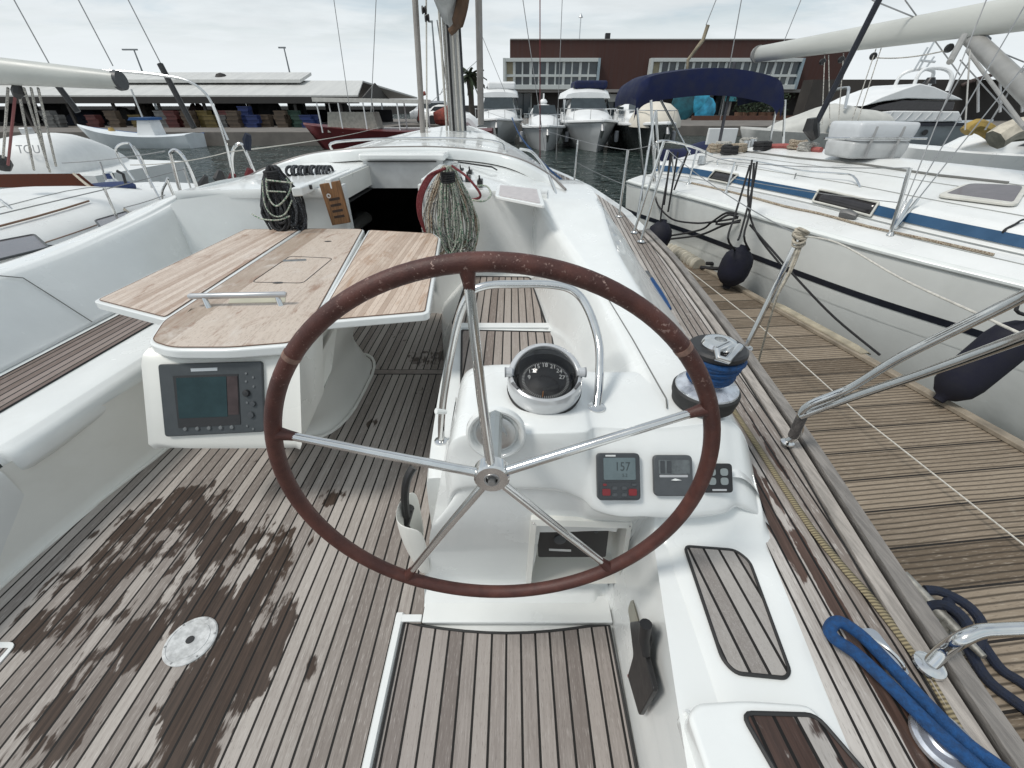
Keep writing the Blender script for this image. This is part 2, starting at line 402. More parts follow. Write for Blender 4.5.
# dark grooves beside the toe rail, strap laid along the deck
strap = MB(); pts = [P(672,318,z=.507), P(700,362,z=.507), P(727,400,z=.507), P(755,442,z=.507), P(784,487,z=.507), P(813,530,z=.507), P(846,570,z=.510), P(873,600,z=.510), P(922,664,z=.510), P(965,735,z=.510), P(1010,805,z=.507)]
pts = smooth(pts, 4)
strap.grid([[p+Vector((-.0115,-.005,0)), p+Vector((0,0,.003)), p+Vector((.0115,.005,0))] for p in pts])
m, t, b = newmat('woven_webbing'); g_ = t.add('ShaderNodeNewGeometry')
w_ = t.add('ShaderNodeTexWave', wave_type='BANDS', bands_direction='Y'); w_.inputs['Scale'].default_value = 38; w_.inputs['Distortion'].default_value = 1.5; w_.inputs['Detail'].default_value = 1
t.put(w_.inputs['Vector'], g_.outputs['Position'])
t.put(b.inputs['Base Color'], t.mix(w_.outputs['Fac'], (.09,.075,.045), (.30,.25,.15))); b.inputs['Roughness'].default_value = .85
WEB = m
st_ = strap.build('jackline_strap', WEB, None, solid=.002, origin=pts[10])
tag(st_, 'flat tan webbing jackline strap running along the starboard teak side deck', 'strap')

# ---- cockpit sole
g = []
wallx = [(-1.6,.33),(-.2,.345),(.84,.352)]
sole = MB()
outl = [(-1.99,-1.6),(-1.99,.8),(-1.965,1.2),(-1.885,1.64),(-1.75,2.6),(-1.68,3.55),(-.60,3.55),(-.59,3.25),(-.47,2.5),(-.42,1.75),(-.34,1.08),(-.31,.80),(-.421,.80),(-.421,-1.6)]
sole.prism([Vector((x, y, -.02)) for x, y in outl], (0,0,.02)).build('cockpit_sole_planking', SOLE, yacht, smooth_=False)
cross = MB().box((-1.02,2.485,.0005), (-.45,2.535,.004)); cross.build('sole_cross_plank', mat('grey_teak_plain', (.27,.235,.215), .75, var=.25, vscale=15, bump=.4), yacht, bevel=.002)
MB().box((-1.02,2.478,.0002),(-.45,2.4845,.0025)).box((-1.02,2.5355,.0002),(-.45,2.542,.0025)).build('sole_seam', RUBBER, yacht)
# helm sole panel with its white surround
fw = [(-.385,-1.6),(-.385,.80)]+[(-.385+i*(.735/10), .80-.035*math.sin(math.pi*i/10)) for i in range(1,10)]+[(.345,.79),(.352,-1.6)]
MB().prism([Vector((x, y, -.02)) for x, y in fw], (0,0,.022)).build('helm_sole_planking', FWT, yacht, smooth_=False)
path = [Vector((x, y, .004)) for x, y in fw]
MB().tube([p for p in path], .0045, 6).build('sole_edge_caulk', RUBBER, yacht)
MB().grid([[Vector((-.421,-1.6,.001)), Vector((-.416,-1.6,.009)), Vector((-.397,-1.6,.009)), Vector((-.391,-1.6,.001))], [Vector((-.421,.835,.001)), Vector((-.416,.835,.009)), Vector((-.397,.835,.009)), Vector((-.391,.835,.001))]]).build('sole_divider', GEL, yacht)
MB().box((-.322,.80,-.01),(.36,.90,.0075)).build('sole_divider', GEL, yacht, bevel=.004); MB().box((-.42,.803,-.01),(-.325,.83,.0085)).build('sole_divider', GEL, yacht, bevel=.004)
MB().box((-1.3,-1.6,-.05),(.9,1.0,-.02)).box((-3.2,-1.6,-.06),(1.0,3.6,-.022)).build('cockpit_floor_moulding', GEL, yacht)
# port helm panel, corner of which shows bottom left
MB().prism(roundpoly([(-1.70,.735,.001),(-2.3,.735,.001),(-2.3,-.8,.001),(-1.62,-.8,.001)], .03), (0,0,.004)).build('sole_divider', GEL, yacht)
MB().prism([(-1.715,.715,.004),(-2.28,.715,.004),(-2.28,-.8,.004),(-1.64,-.8,.004)], (0,0,.003)).build('helm_sole_planking', FWT, yacht, smooth_=False)
# inspection plate
dr = P(191,641,z=.0)
dp = MB().lathe([(.0,.0),(.082,.0),(.082,.004),(.078,.007),(.072,.0072),(.071,.0055),(.060,.0055),(.059,.0072),(.0,.0075)], dr, n=48).build('deck_plate', mat('worn_pale_plastic', (.55,.56,.56), .35, var=.3, vscale=30, dirt=((.25,.25,.24), .8)), yacht)
MB().lathe([(.0,.0),(.013,.0),(.013,.003),(.0,.003)], dr+Vector((0,0,.0072)), n=20).build('keyhole', BLACK, dp)
for k in range(6):
    a = k*math.pi/3+.3; MB().lathe([(.0,0),(.004,0),(.003,.0015),(0,.0015)], dr+Vector((math.cos(a)*.075, math.sin(a)*.075, .0070)), n=8).build('screw', WIRE, dp)

# ---- starboard seat, coaming and the inner wall, one moulding running forward
ST = [ # y, wall base x, seat edge x, seat outer x, coaming inner top x, top z, coaming outer top x
 (1.10,-.33,-.30,.235,.41,.784,.625),(1.2,-.345,-.31,.235,.425,.795,.635),(1.4,-.37,-.325,.235,.425,.803,.635),(1.7,-.41,-.34,.225,.415,.81,.64),(2.1,-.44,-.35,.225,.385,.83,.635),(2.5,-.47,-.355,.20,.32,.875,.62),(2.85,-.52,-.36,.165,.235,.945,.62),(3.1,-.56,-.36,.14,.19,.98,.63),(3.55,-.61,-.36,.13,.17,1.0,.64),(4.0,-.61,-.36,.13,.17,1.0,.62),(4.5,-.61,-.36,.13,.17,.95,.60),(5.1,-.61,-.36,.13,.17,.84,.62),(5.7,-.61,-.36,.13,.17,.70,.7)]
rows = []
for (y, a, b_, c, d, z, e) in ST:
    q = [(a,y,-.02),(a+.01,y,.10),(b_-.015,y,.36),(b_-.004,y,.405),(b_+.025,y,.42),(0.0,y,.42),(c-.03,y,.42),(c+.015,y,.435),((c+d)/2,y,.42+(z-.42)*.5),(d-.02,y,z-.045),(d+.015,y,z-.006),(d+.06,y,z),(e-.05,y,z-.003),(e,y,z-.03),((e+coam_x(y))/2+.01,y,(z+sheer(y))/2),(coam_x(y)-.006,y,sheer(y)+.03),(coam_x(y)+.012,y,sheer(y)-.008)]
    rows.append([Vector(p) for p in q])
lr_ = rowsmooth(lerp_rows(rows, 3), 3); mb_ = MB().grid(lr_); b0_ = len(mb_.v); mb_.v += [tuple(p) for p in lr_[0]]; mb_.f.append(tuple(range(b0_, b0_+len(lr_[0]))))
mb_.build('cockpit_coaming', GEL, yacht, ang=70)
# aft part of the coaming beside the wheel: low wall, helm platform at deck level
ST2 = [(-1.6,.20,.02,.35),(-.2,.355,.42,.67),(.3,.355,.425,.66),(.55,.357,.43,.70),(.70,.36,.43,.72),(.77,.361,.43,.73),(.84,.362,.435,.74),(.93,.362,.44,.74)]
rows = []
for (y, a, b_, e) in ST2:
    k = min(.11, (max(0, y-.765)/.10)**1.6*.09)
    zz = .50+k
    q = [(a,y,-.02),(a+.012,y,.12),(b_-.022,y,zz-.06),(b_-.004,y,zz-.018),(b_+.03,y,zz+.001),((b_+e)/2,y,zz+.002),(e-.03,y,zz+.002),(e-.005,y,zz-.0),(coam_x(y)-.004,y,sheer(y)-.004),(coam_x(y)+.01,y,sheer(y)-.008)]
    rows.append([Vector(p) for p in q])
MB().grid(rowsmooth(lerp_rows(rows, 4), 3)).build('helm_platform', GEL, yacht, ang=70)
# seat planking (starboard) in two fields with a white drain bar between
def teakpad(outline, z, m, r=.03, th=.005, caulk=.006, name='seat_planking', par=yacht):
    pl = roundpoly([(x, y, z) for x, y in outline], r)
    o = MB().prism(pl, (0,0,th)).build(name, m, par, smooth_=False)
    MB().tube([p+Vector((0,0,th)) for p in pl], caulk, 6, closed=True).build('edge_caulk', RUBBER, o)
    return o
s1 = [P(468,277,z=.42), P(530,278,z=.42), P(546,326,z=.42), P(452,326,z=.42)]
teakpad([(p.x, p.y) for p in s1], .4205, SEATT, .04)
s2 = [P(462,331,z=.42), P(552,333,z=.42), (.19,1.22,.42), (-.20,1.22,.42)]
teakpad([(p[0], p[1]) for p in s2], .4205, SEATT, .01)
dbar = MB(); a, c = P(462,327,z=.425), P(558,328,z=.425)
dbar.box((-.335,2.325,.4205),(.245,2.385,.434)).build('seat_drain_bar', GEL, yacht, bevel=.005)
# locker lid seam on the coaming
MB().tube([P(604,292,z=.822), P(632,338,z=.815), P(659,386,z=.806), P(666,398,z=.803), P(667,408,z=.797)], .0022, 6).build('coaming_seam', mat('grey_sealant', (.16,.16,.15), .6), yacht)

p = P(588,262,z=.93)
# ---- helm console and pedestal: one moulding, lofted from port to starboard
CS = []
def cst(x, xb, yf, zt, brk, dy, toe=.02, fz=None):
    """profile: x at top, xb at the floor"""
    q = [(xb, .865-toe, -.01), (xb, .885, .02), (xb, .925, .075), (xb+(x-xb)*.3, .895, .25), (xb+(x-xb)*.6, .868, .45)]
    q += [(x, yf+.008, brk-.035), (x, yf, brk), (x, yf+dy*.5, (brk+zt)/2+.004), (x, yf+dy-.008, zt-.012), (x, yf+dy+.012, zt), (x, yf+dy+.12, zt+.004), (x, 1.22, zt+.0)]
    q += [(x, 1.262, zt-.02), (x, 1.275, zt-.06), (x, 1.28, .40)]
    if fz is not None: q = [(x, max(yf+.01, min(a[1], .86)), max(a[2], fz+.012*i)) if a[2] < fz+.09 else a for i, a in enumerate(q)]
    return [Vector(p) for p in q]
CS = [cst(-.200,-.325,.895,.66,.52,.03), cst(-.175,-.325,.875,.755,.60,.03), cst(-.145,-.32,.865,.795,.63,.03), cst(-.095,-.28,.86,.81,.64,.03),
      cst(.0,-.1,.855,.815,.64,.03), cst(.12,.1,.852,.815,.64,.035), cst(.20,.19,.843,.805,.615,.06), cst(.235,.23,.815,.792,.605,.12), cst(.30,.30,.796,.787,.602,.141), cst(.37,.36,.796,.787,.602,.141), cst(.42,.36,.796,.787,.602,.141,fz=.50), cst(.52,.42,.798,.788,.60,.152,fz=.50), cst(.60,.48,.810,.785,.60,.16,fz=.50), cst(.645,.55,.832,.770,.60,.155,fz=.50)]
CSR = list(CS[-1])
for g_, f_ in ((.25,.90),(.48,.70),(.68,.46),(.86,.20),(1.0,-.03)): CS.append([Vector((p.x+(coam_x(p.y)+.008-p.x)*g_, p.y, .495+(max(p.z, .50)-.50)*f_)) for p in CSR])
cmb = MB().grid(rowsmooth(lerp_rows(CS, 6), 5))
# cut the opening for the recessed box
HOLE = (.075,.385,.075,.425)
cmb.f = [f for f in cmb.f if not (HOLE[0] < sum(cmb.v[i][0] for i in f)/4 < HOLE[1] and HOLE[2] < sum(cmb.v[i][2] for i in f)/4 < HOLE[3] and sum(cmb.v[i][1] for i in f)/4 < 1.0)]
cons = cmb.build('helm_console', GEL, yacht, ang=75)
# left side wall of the pedestal closing it towards the sole
lw = []
for p in CS[0][:10]: lw.append([p, Vector((p.x-.0, 1.0, p.z)), Vector((p.x-.005, 1.27, p.z))])
lw.append([Vector((CS[0][9].x, y_, CS[0][9].z-.01)) for y_ in (.93,1.0,1.27)])
MB().grid(lw).build('pedestal_side', GEL, yacht, ang=75)
# pod mouth at the foot of the pedestal (port side)
pm = MB(); c0 = Vector((-.335,.95,.33))
pm.grid([[c0+Vector((.0,.10,.10)), c0+Vector((-.05,.06,.10)), c0+Vector((-.06,-.02,.09)), c0+Vector((-.02,-.06,.08)), c0+Vector((.05,-.06,.08))],
         [c0+Vector((.0,.10,-.02)), c0+Vector((-.05,.05,-.03)), c0+Vector((-.055,-.03,-.04)), c0+Vector((-.01,-.065,-.05)), c0+Vector((.05,-.06,-.05))],
         [c0+Vector((.0,.10,-.18)), c0+Vector((-.02,.05,-.18)), c0+Vector((-.01,-.03,-.19)), c0+Vector((.01,-.05,-.20)), c0+Vector((.05,-.05,-.20))]])
po = pm.build('side_pocket', GELC, yacht, solid=.006, sub=2)
# recessed box with the engine panel
def fy(z):  # y of the console face at a height, lower part
    return .812+(.925-.812)*max(0, min(1, (.60-z)/.52))**.8
bx = [P(531,518,y=.852), P(632,521,y=.852), P(622,582,y=.900), P(526,584,y=.900)]
frm = MB()
o1 = [p+Vector((0,-.006,0)) for p in roundpoly(bx, .008)]
cen = sum(bx, Vector())/4
i1 = [cen+(p-cen)*.90+Vector((0,-.014,0)) for p in roundpoly(bx, .008)]
i2 = [cen+(p-cen)*.86+Vector((0,.10,0)) for p in roundpoly(bx, .008)]
o0 = [p+Vector((0,.05,0)) for p in roundpoly(bx, .008)]
frm.grid([o0, o1, i1, i2], closed=True); b0 = len(frm.v); frm.v += [tuple(p) for p in i2]; frm.f.append(tuple(range(b0, b0+len(i2))))
box_ = frm.build('engine_panel_box', GELC, yacht, ang=30)
pn = [P(537,518,y=.893), P(609,520,y=.893), P(605,554,y=.905), P(538,554,y=.905)]
pn_ = MB().prism(roundpoly(pn, .008), (0,-.012,0)).build('engine_panel', BLACK, box_)
for (qx, qy, rr) in ((560,539,.020), (584,545,.009), (596,531,.006)):
    MB().lathe([(0,0),(rr,0),(rr,.004),(rr*.8,.006),(0,.006)], P(qx, qy, y=.878+(qy-523)*.0005), (0,-1,.1), n=20).build('gauge', DGREY2, pn_)
MB().prism([P(549,548.5,y=.890), P(571,549.5,y=.890), P(571,551.5,y=.890), P(549,550.5,y=.890)], (0,-.001,0)).build('panel_marking', WINK, pn_)
for q in bx: MB().lathe([(0,0),(.003,0),(.002,.002),(0,.002)], cen+(q-cen)*.95+Vector((0,-.013,0)), (0,-1,0), n=8).build('screw', WIRE, box_)
# ---- steering wheel
HUB = P(492,475,y=.647)
RW = .4545; CW = HUB+Vector((.0035,.014,-.0040))
def wp(t, r=RW, c=CW): return c+Vector((math.cos(t)*r, 0, -math.sin(t)*r))
PH = -1.6435
wheel = MB().tube([wp(i*2*math.pi/120) for i in range(120)], .0162, 16, closed=True).build('steering_wheel', LEATHER, yacht)
for i in range(5):
    a = PH-i*2*math.pi/5
    MB().tube([wp(a, .035, HUB), wp(a, .20, HUB+Vector((0,.004,0))), wp(a, .43, CW)], [.0105,.0098,.0088], 14).build('spoke', CHROME, wheel)
    MB().tube([wp(a, .408), wp(a, .425), wp(a, .448)], [.0090,.0110,.0150], 12).build('spoke_sleeve', LEATHER, wheel)
hb = MB().lathe([(.0,-.006),(.011,-.006),(.013,-.0145),(.034,-.0145),(.0375,-.011),(.0385,-.004),(.0385,.016),(.032,.022),(.0,.022)], HUB, (0,1,0), n=36).build('hub', CHROME, wheel)
MB().lathe([(.0,-.022),(.008,-.022),(.0085,-.006),(.0,-.006)], HUB+Vector((0,-.000,-.004)), (0,1,0), n=6).build('hub_bolt', WIRE, wheel)
MB().lathe([(.0125,-.0150),(.0165,-.0162),(.0170,-.0150),(.0165,-.0140)], HUB, (0,1,0), n=30, caps=False).build('hub_ring', WIRE, wheel)
MB().rod(HUB+Vector((0,.02,-.0)), Vector((HUB.x,.88,HUB.z-.012)), .019).build('wheel_shaft', mat('shaft_steel', (.48,.50,.49), .3, .9), wheel)
# sleeve where the lace ends wrap the rim
for a in (math.radians(-41.5), math.radians(-141)):
    MB().tube([wp(a-.012), wp(a+.012)], .0170, 14).build('rim_lacing', mat('worn_leather', (.22,.13,.10), .6, var=.4, vscale=60), wheel)
MB().lathe([(.080,-.004),(.079,.008),(.074,.012),(.068,.011),(.062,.004),(.058,-.012),(.0,-.012)], Vector((HUB.x,.868,HUB.z-.07)), (0,-1,.10), n=40).build('steering_boss', GEL, yacht)
MB().lathe([(.054,-.004),(.052,.008),(.040,.012),(.030,.012),(.028,.028),(.0,.028)], Vector((HUB.x,.872,HUB.z-.07)), (0,-1,.10), n=36).build('steering_bearing', ALU, yacht)
# ---- compass on the pedestal
CC = P(545,377,z=.885); cax = Vector((0,-.25,.97)).normalized(); u_ = Vector((1,0,0)); w2 = cax.cross(u_)
CG = mat('light_grey_plastic', (.56,.57,.58), .22, .35, var=.06, coat=.6)
cb = MB().lathe([(.0,-.0540),(.1096,-.0540),(.1120,-.0456),(.1072,-.0408)], CC, cax, n=44).build('compass', RUBBER, yacht)
MB().lathe([(.1072,-.0444),(.1108,-.0312),(.1092,.0),(.1040,.0120),(.0990,.0150),(.0950,.0140),(.0942,.0024)], CC, cax, n=56, caps=False).build('compass_bezel', CG, cb)
hd = []
for k in range(29):
    a = math.pi*(-.04+1.08*k/28); s_ = max(0, math.sin(a))
    rim = u_*math.cos(a)+w2*math.sin(a)
    hd.append([CC+rim*.1056+cax*.0048, CC+rim*(.1068-.0048*s_)+cax*(.0168+.0240*s_), CC+rim*(.0996-.0120*s_)+cax*(.0192+.030*s_), CC+rim*(.0924-.0120*s_)+cax*(.0180+.031*s_), CC+rim*(.0900-.0048*s_)+cax*(.0096+.0240*s_)])
MB().grid(rowsmooth(hd, 2)).build('compass_hood', CG, cb, ang=80)
for k in (-1, 1):
    MB().rod(CC+u_*k*.0960+cax*.0200, CC+u_*k*.1130+cax*.0200, .0140, n=18).build('compass_knob', CG, cb)
    MB().rod(CC+u_*k*.1130+cax*.0200, CC+u_*k*.1175+cax*.0200, .0150, n=18).build('knob_cap', mat('mid_grey_plastic', (.20,.21,.22), .4), cb)
    sl = CC+u_*k*.0804-w2*.0600+cax*.0162
    MB().tube([sl, sl+u_*k*.0156+w2*.0216], .0043, 8).build('bezel_slot', mat('slot_grey', (.12,.12,.125), .5), cb)
dome = MB().lathe([(.0942*math.cos(a*math.pi/24), .0048+.078*math.sin(a*math.pi/24)) for a in range(0,13)], CC, cax, n=44, caps=False)
mg, tg, bg = newmat('compass_dome_acrylic'); bg.inputs['Base Color'].default_value = (.02,.02,.022,1); bg.inputs['Roughness'].default_value = .03; bg.inputs['Alpha'].default_value = .30; bg.inputs['Specular IOR Level'].default_value = .9
dome.build('compass_dome', mg, cb)
MB().lathe([(.0942,.0048),(.0920,-.0360),(.0,-.0360)], CC, cax, n=40, caps=False).build('compass_bowl', mat('bowl_black', (.006,.006,.006), .6), cb)
KC = CC+Vector((0,-.020,.010)); vax = Vector((0,-.30,.95)).normalized(); wv = vax.cross(Vector((1,0,0))).normalized()
def kp(a, r, h_): return KC+Vector((1,0,0))*math.cos(a)*r+wv*math.sin(a)*r+vax*h_
MB().lathe([(.0,.006),(.020,.006),(.030,.004),(.076,-.014),(.078,-.020),(.0,-.020)], KC, vax, n=44).build('compass_card', mat('compass_card_black', (.006,.006,.007), .5), cb)
BF = mat('bright_figures', (.62,.63,.62), .5)
for k, s in enumerate(('9','12','15','18','21','24','27')):
    a = R(180-k*30)
    zax = (vax+Vector((math.cos(a)*.25,-.3,.1))).normalized(); xax = Vector((1,0,0))+Vector((0,0,-.25*math.cos(a))); xax = (xax-zax*xax.dot(zax)).normalized(); yax = zax.cross(xax)
    M = Matrix((xax, yax, zax)).transposed().to_4x4(); M.translation = kp(a, .047, .002)
    text('compass_figure', s, BF, cb, None, None, .0185, .0004, M=M)
tk = MB()
for k in range(72):
    a = k*math.pi/36; tk.tube([kp(a, .061, -.0065), kp(a, .0680, -.0095)], .0008, 4)
tk.build('compass_graduations', BF, cb)
MB().rod(kp(R(-100), .066, -.006), kp(R(-100), .056, .008), .0012).build('lubber_line', mat('orange_line', (.5,.2,.05)), cb)
# ---- stainless guard hoop round the pedestal
hoop = smooth([(-.285,1.30,.415),(-.262,1.30,.60),(-.20,1.32,.88),(-.150,1.33,1.015),(-.09,1.335,1.055),(.02,1.34,1.06),(.13,1.335,1.06),(.20,1.32,1.045),(.245,1.28,1.0),(.275,1.20,.92),(.268,1.10,.85),(.252,1.025,.79)], 6)
gh = MB().tube(hoop, .0135, 14).build('guard_hoop', CHROME, yacht)
MB().lathe([(.0,0),(.027,0),(.026,.006),(.015,.010),(.0,.010)], (.252,1.023,.792), n=24).build('hoop_base', CHROME, gh)
MB().lathe([(.0,0),(.027,0),(.026,.006),(.015,.010),(.0,.010)], (-.285,1.30,.420), n=24).build('hoop_base', CHROME, gh)
MB().tube(smooth([(-.325,1.02,.55),(-.345,1.0,.52),(-.36,.985,.45),(-.365,.98,.36)], 4), [.014]*13, 8).build('port_lever', BLACK, yacht)
MB().tube([(-.355,1.0,.38),(-.385,.985,.30),(-.36,.97,.25)], [.016,.020,.016], 8).build('port_lever_handle', BLACK, yacht)
MB().tube([P(436,411,y=1.12), P(446,412,y=1.14)], [.010,.008], 10).build('lever_knob', GEL, yacht)
# ---- instruments on the sloping face
def face_matrix(cx, cz):
    """frame on the console's upper aft face: x to starboard, y up the slope, z out of the face"""
    up = Vector((0,.13,.165)).normalized(); xx = Vector((1,0,0)); zz = xx.cross(up)
    y = .81+(cz-.622)/.165*.13
    M = Matrix((xx, up, zz)).transposed().to_4x4(); M.translation = Vector((cx, y, cz))+zz*.004
    return M
M1 = face_matrix(.294,.680)
def rr(w, h, r=.01, z=0.0): return roundpoly([(-w/2,-h/2,z),(w/2,-h/2,z),(w/2,h/2,z),(-w/2,h/2,z)], r)
ap = MB().prism(rr(.118,.128,.012), (0,0,.020), M1).build('autopilot_display', DGREY2, yacht, bevel=.003)
MB().prism([v+Vector((.002,.022,0)) for v in rr(.088,.060,.004,.0202)], (0,0,.0015), M1).build('screen', LCD, ap)
MB().prism([v+Vector((.0,-.036,0)) for v in rr(.108,.042,.006,.0202)], (0,0,.002), M1).build('keypad', DGREY2, ap)
for (bx_, by_, w, h_, mm) in ((-.036,-.041,.022,.018,RED),(.036,-.041,.022,.018,RED),(-.013,-.030,.014,.009,DGREY),(.013,-.030,.014,.009,DGREY),(-.013,-.048,.014,.009,DGREY),(.013,-.048,.014,.009,DGREY),(-.040,-.021,.010,.006,RED),(.040,-.021,.012,.006,DGREY)):
    MB().prism([v+Vector((bx_,by_,0)) for v in rr(w,h_,.004,.0222)], (0,0,.003), M1).build('button', mm, ap)
def ftxt(s, M, x, y, z, size, mm, par, name='lettering', squash=1.0):
    return text(name, s, mm, par, None, None, size, .0003, M=M @ Matrix.Translation((x, y, z)), squash=squash)
ftxt('157', M1, .010, .027, .0219, .034, INK, ap, 'reading', .85); ftxt('5.2', M1, .016, .004, .0219, .012, INK, ap, 'reading')
MB().prism([v+Vector((-.022,.0575,0)) for v in rr(.028,.0045,.001,.0201)], (0,0,.0006), M1).build('name_strip', WINK, ap)
M2 = face_matrix(.446,.682)
cv = MB().prism(rr(.108,.112,.014), (0,0,.016), M2).build('instrument_cover', DGREY, yacht, bevel=.004)
MB().prism([v+Vector((.002,.024,0)) for v in rr(.086,.038,.004,.0162)], (0,0,.0012), M2).build('cover_window', mat('scuffed_grey_plastic', (.12,.135,.14), .3, var=.25, vscale=40), cv)
for k in (-.03, -.012): MB().prism([v+Vector((k,.024,0)) for v in rr(.012,.034,.002,.0176)], (0,0,.001), M2).build('cover_slot', DGREY2, cv)
MB().prism([v+Vector((.0,-.001,0)) for v in rr(.078,.0065,.002,.0162)], (0,0,.0008), M2).build('cover_band', SINK, cv)

M3 = face_matrix(.570,.676)
tj = MB().prism(rr(.085,.080,.010), (0,0,.010), M3).build('engine_key_pad', BLACK, yacht, bevel=.003)
for (bx_, by_) in ((-.016,.017),(.018,.017),(-.016,-.008),(.018,-.008)):
    MB().prism([v+Vector((bx_,by_,0)) for v in rr(.021,.020,.008,.0102)], (0,0,.003), M3).build('button', mat('pale_grey_button', (.22,.25,.25), .4), tj)
MB().prism([v+Vector((.004,-.032,0)) for v in rr(.04,.005,.002,.0102)], (0,0,.001), M3).build('marking', SINK, tj)
# ---- throttle lever on the inner wall
tb = [P(628,603,x=.385), P(634,600,x=.387), P(645,652,x=.368), P(637,656,x=.368)]
tl = MB().prism(tb, (-.004,0,0)).build('throttle_control', mat('brushed_plate', (.42,.40,.33), .45, .6, var=.2), yacht)
MB().tube([P(646,655,x=.350), P(644,640,x=.345), P(646,624,x=.342)], [.011,.014,.016], 12).build('lever', BLACK, tl)
MB().prism(roundpoly([P(634,622,x=.372), P(650,620,x=.372), P(653,640,x=.367), P(650,654,x=.364), P(659,690,x=.360), P(644,716,x=.358), P(632,676,x=.362), P(638,655,x=.365)], .012), (-.014,0,0)).build('lever_boot', BLACK, tl, bevel=.003)
MB().lathe([(0,0),(.005,0),(.004,.004),(0,.004)], P(629,676,x=.358), (-1,0,0), n=12).build('stop_button', RED, tl)
# ---- starboard helm panels
pn = [P(684,547,z=.503), P(735,551,z=.503), P(749,562,z=.503), P(789,672,z=.503), P(785,679,z=.503), P(735,674,z=.503), P(722,660,z=.503)]
teakpad([(p.x, p.y) for p in pn], .503, PANT, .018, .004, .0042, 'helm_seat_planking')
# raised aft block with wet teak
hz = .545
ob = [P(688,714,z=hz), P(697,702,z=hz), P(745,699,z=hz), P(816,704,z=hz), P(845,768,z=hz), (.66,.0,hz), (.60,-.9,hz), (.33,-.9,hz), (.36,.1,hz)]
rows = []
base = [Vector(p) for p in ob]; cenb = sum(base, Vector())/len(base)
rp = roundpoly(base, .03, 4)
MB().prism([Vector((p.x, p.y, .46)) for p in rp], (0,0,hz-.46)).build('helm_seat_block', GEL, yacht, bevel=.014, seg=4)
wp_ = [P(741,714,z=hz), P(815,716,z=hz), (.70,.10,hz), (.52,.06,hz)]
teakpad([(p[0], p[1]) for p in wp_], hz+.0005, WETP, .02, .004, .0045, 'helm_seat_planking')
MB().tube(smooth([P(818,738,z=.53), P(822,736,z=.535), P(836,768,z=.535), P(850,800,z=.535)], 4), .004, 8).build('seat_hinge', CHROME, yacht)
MB().tube(smooth([P(688,712,z=.50), P(680,722,z=.46), P(683,735,z=.38), P(690,768,z=.25), P(692,800,z=.1)], 4), .006, 8).build('drain_pipe', GEL, yacht)
# ---- winch on the starboard coaming
WC = P(705,392,z=.828); WC.z = .825; WS = .92
def ws(prof): return [(r*WS, z*WS) for r, z in prof]
wi = MB().lathe(ws([(.0,-.03),(.098,-.03),(.100,-.012),(.104,.0),(.104,.018),(.098,.024)]), WC, n=48).build('winch', RUBBER, yacht)
MB().lathe(ws([(.098,.022),(.096,.030),(.075,.040),(.056,.046),(.052,.050)]), WC, n=48, caps=False).build('winch_skirt', mat('worn_chrome', (.70,.72,.76), .28, .75, var=.35, vscale=22), wi)
MB().lathe(ws([(.052,.046),(.050,.06),(.056,.14),(.060,.15)]), WC, n=36, caps=False).build('winch_drum', CHROME, wi)
MB().lathe(ws([(.058,.146),(.082,.150),(.087,.158),(.086,.168),(.078,.174),(.0,.174)]), WC, n=48).build('winch_jaws', BLACK, wi)
top = MB().lathe(ws([(.0,.172),(.050,.172),(.052,.180),(.046,.192),(.034,.196),(.018,.196),(.017,.186),(.0,.186)]), WC, n=40)
top.build('winch_top', CHROME, wi)
arm = MB(); arm.tube([WC+Vector(q)*WS for q in ((.02,-.02,.188),(-.035,-.062,.190),(-.04,-.082,.178),(-.012,-.088,.172),(.046,-.03,.188))], [.010,.010,.010,.010,.010], 10)
arm.build('line_stripper', CHROME, wi)
# blue sheet wound on it
coilp = []
for k in range(0, 7*24+1):
    a = k*2*math.pi/24; zz = (.060+(k/(7*24))*.082)*WS; rr_ = (.060+.020*(k/(7*24))**1.5)*WS
    coilp.append(WC+Vector((math.cos(a)*rr_*(1+.03*math.sin(k*.7)), math.sin(a)*rr_, zz+.003*math.sin(k*.37)))*1.0 if False else WC+Vector((math.cos(a)*rr_*(1+.03*math.sin(k*.7)), math.sin(a)*rr_, zz+.003*math.sin(k*.37)))*1)
coilp += [WC+Vector((.02,.10,.130)), WC+Vector((.09,.22,.0)), Vector((.74,1.75,.60)), Vector((.90,2.35,.53))]
rp_ = MB().tube(coilp, .0092, 10).build('winch_rope', BLUER, None, origin=WC)
tag(rp_, 'bright blue sheet wound seven turns round the starboard winch', 'rope')
# tail lying on the side deck
bd = smooth([P(650,280,z=.52), P(657,290,z=.52), P(664,302,z=.52), P(672,318,z=.52), P(690,345,z=.52)], 5)
tag(MB().tube(bd, .011, 10).tube([q+Vector((.02,.03,.0)) for q in bd[:14]], .010, 10).build('rope_tail', BLUER, None, origin=bd[5]), 'short blue rope tail lying on the side deck outside the coaming, ahead of the winch', 'rope')
# ---- blue mooring rope, doubled, lower right
zr = .535
lp = smooth([P(1010,800,z=zr), P(978,768,z=zr), P(935,730,z=zr), P(893,688,z=zr), P(858,655,z=zr), P(834,638,z=zr+.01), P(830,628,z=zr+.02), P(840,622,z=zr+.02), P(862,636,z=zr+.01), P(893,668,z=zr), P(925,702,z=zr), P(965,742,z=zr), P(1000,768,z=zr), P(1040,800,z=zr)], 6)
lr = MB().tube(lp, .0135, 12).build('mooring_rope', BLUER, None, origin=lp[20])
tag(lr, 'thick bright blue doubled mooring rope across the side deck beside the pushpit foot', 'rope')
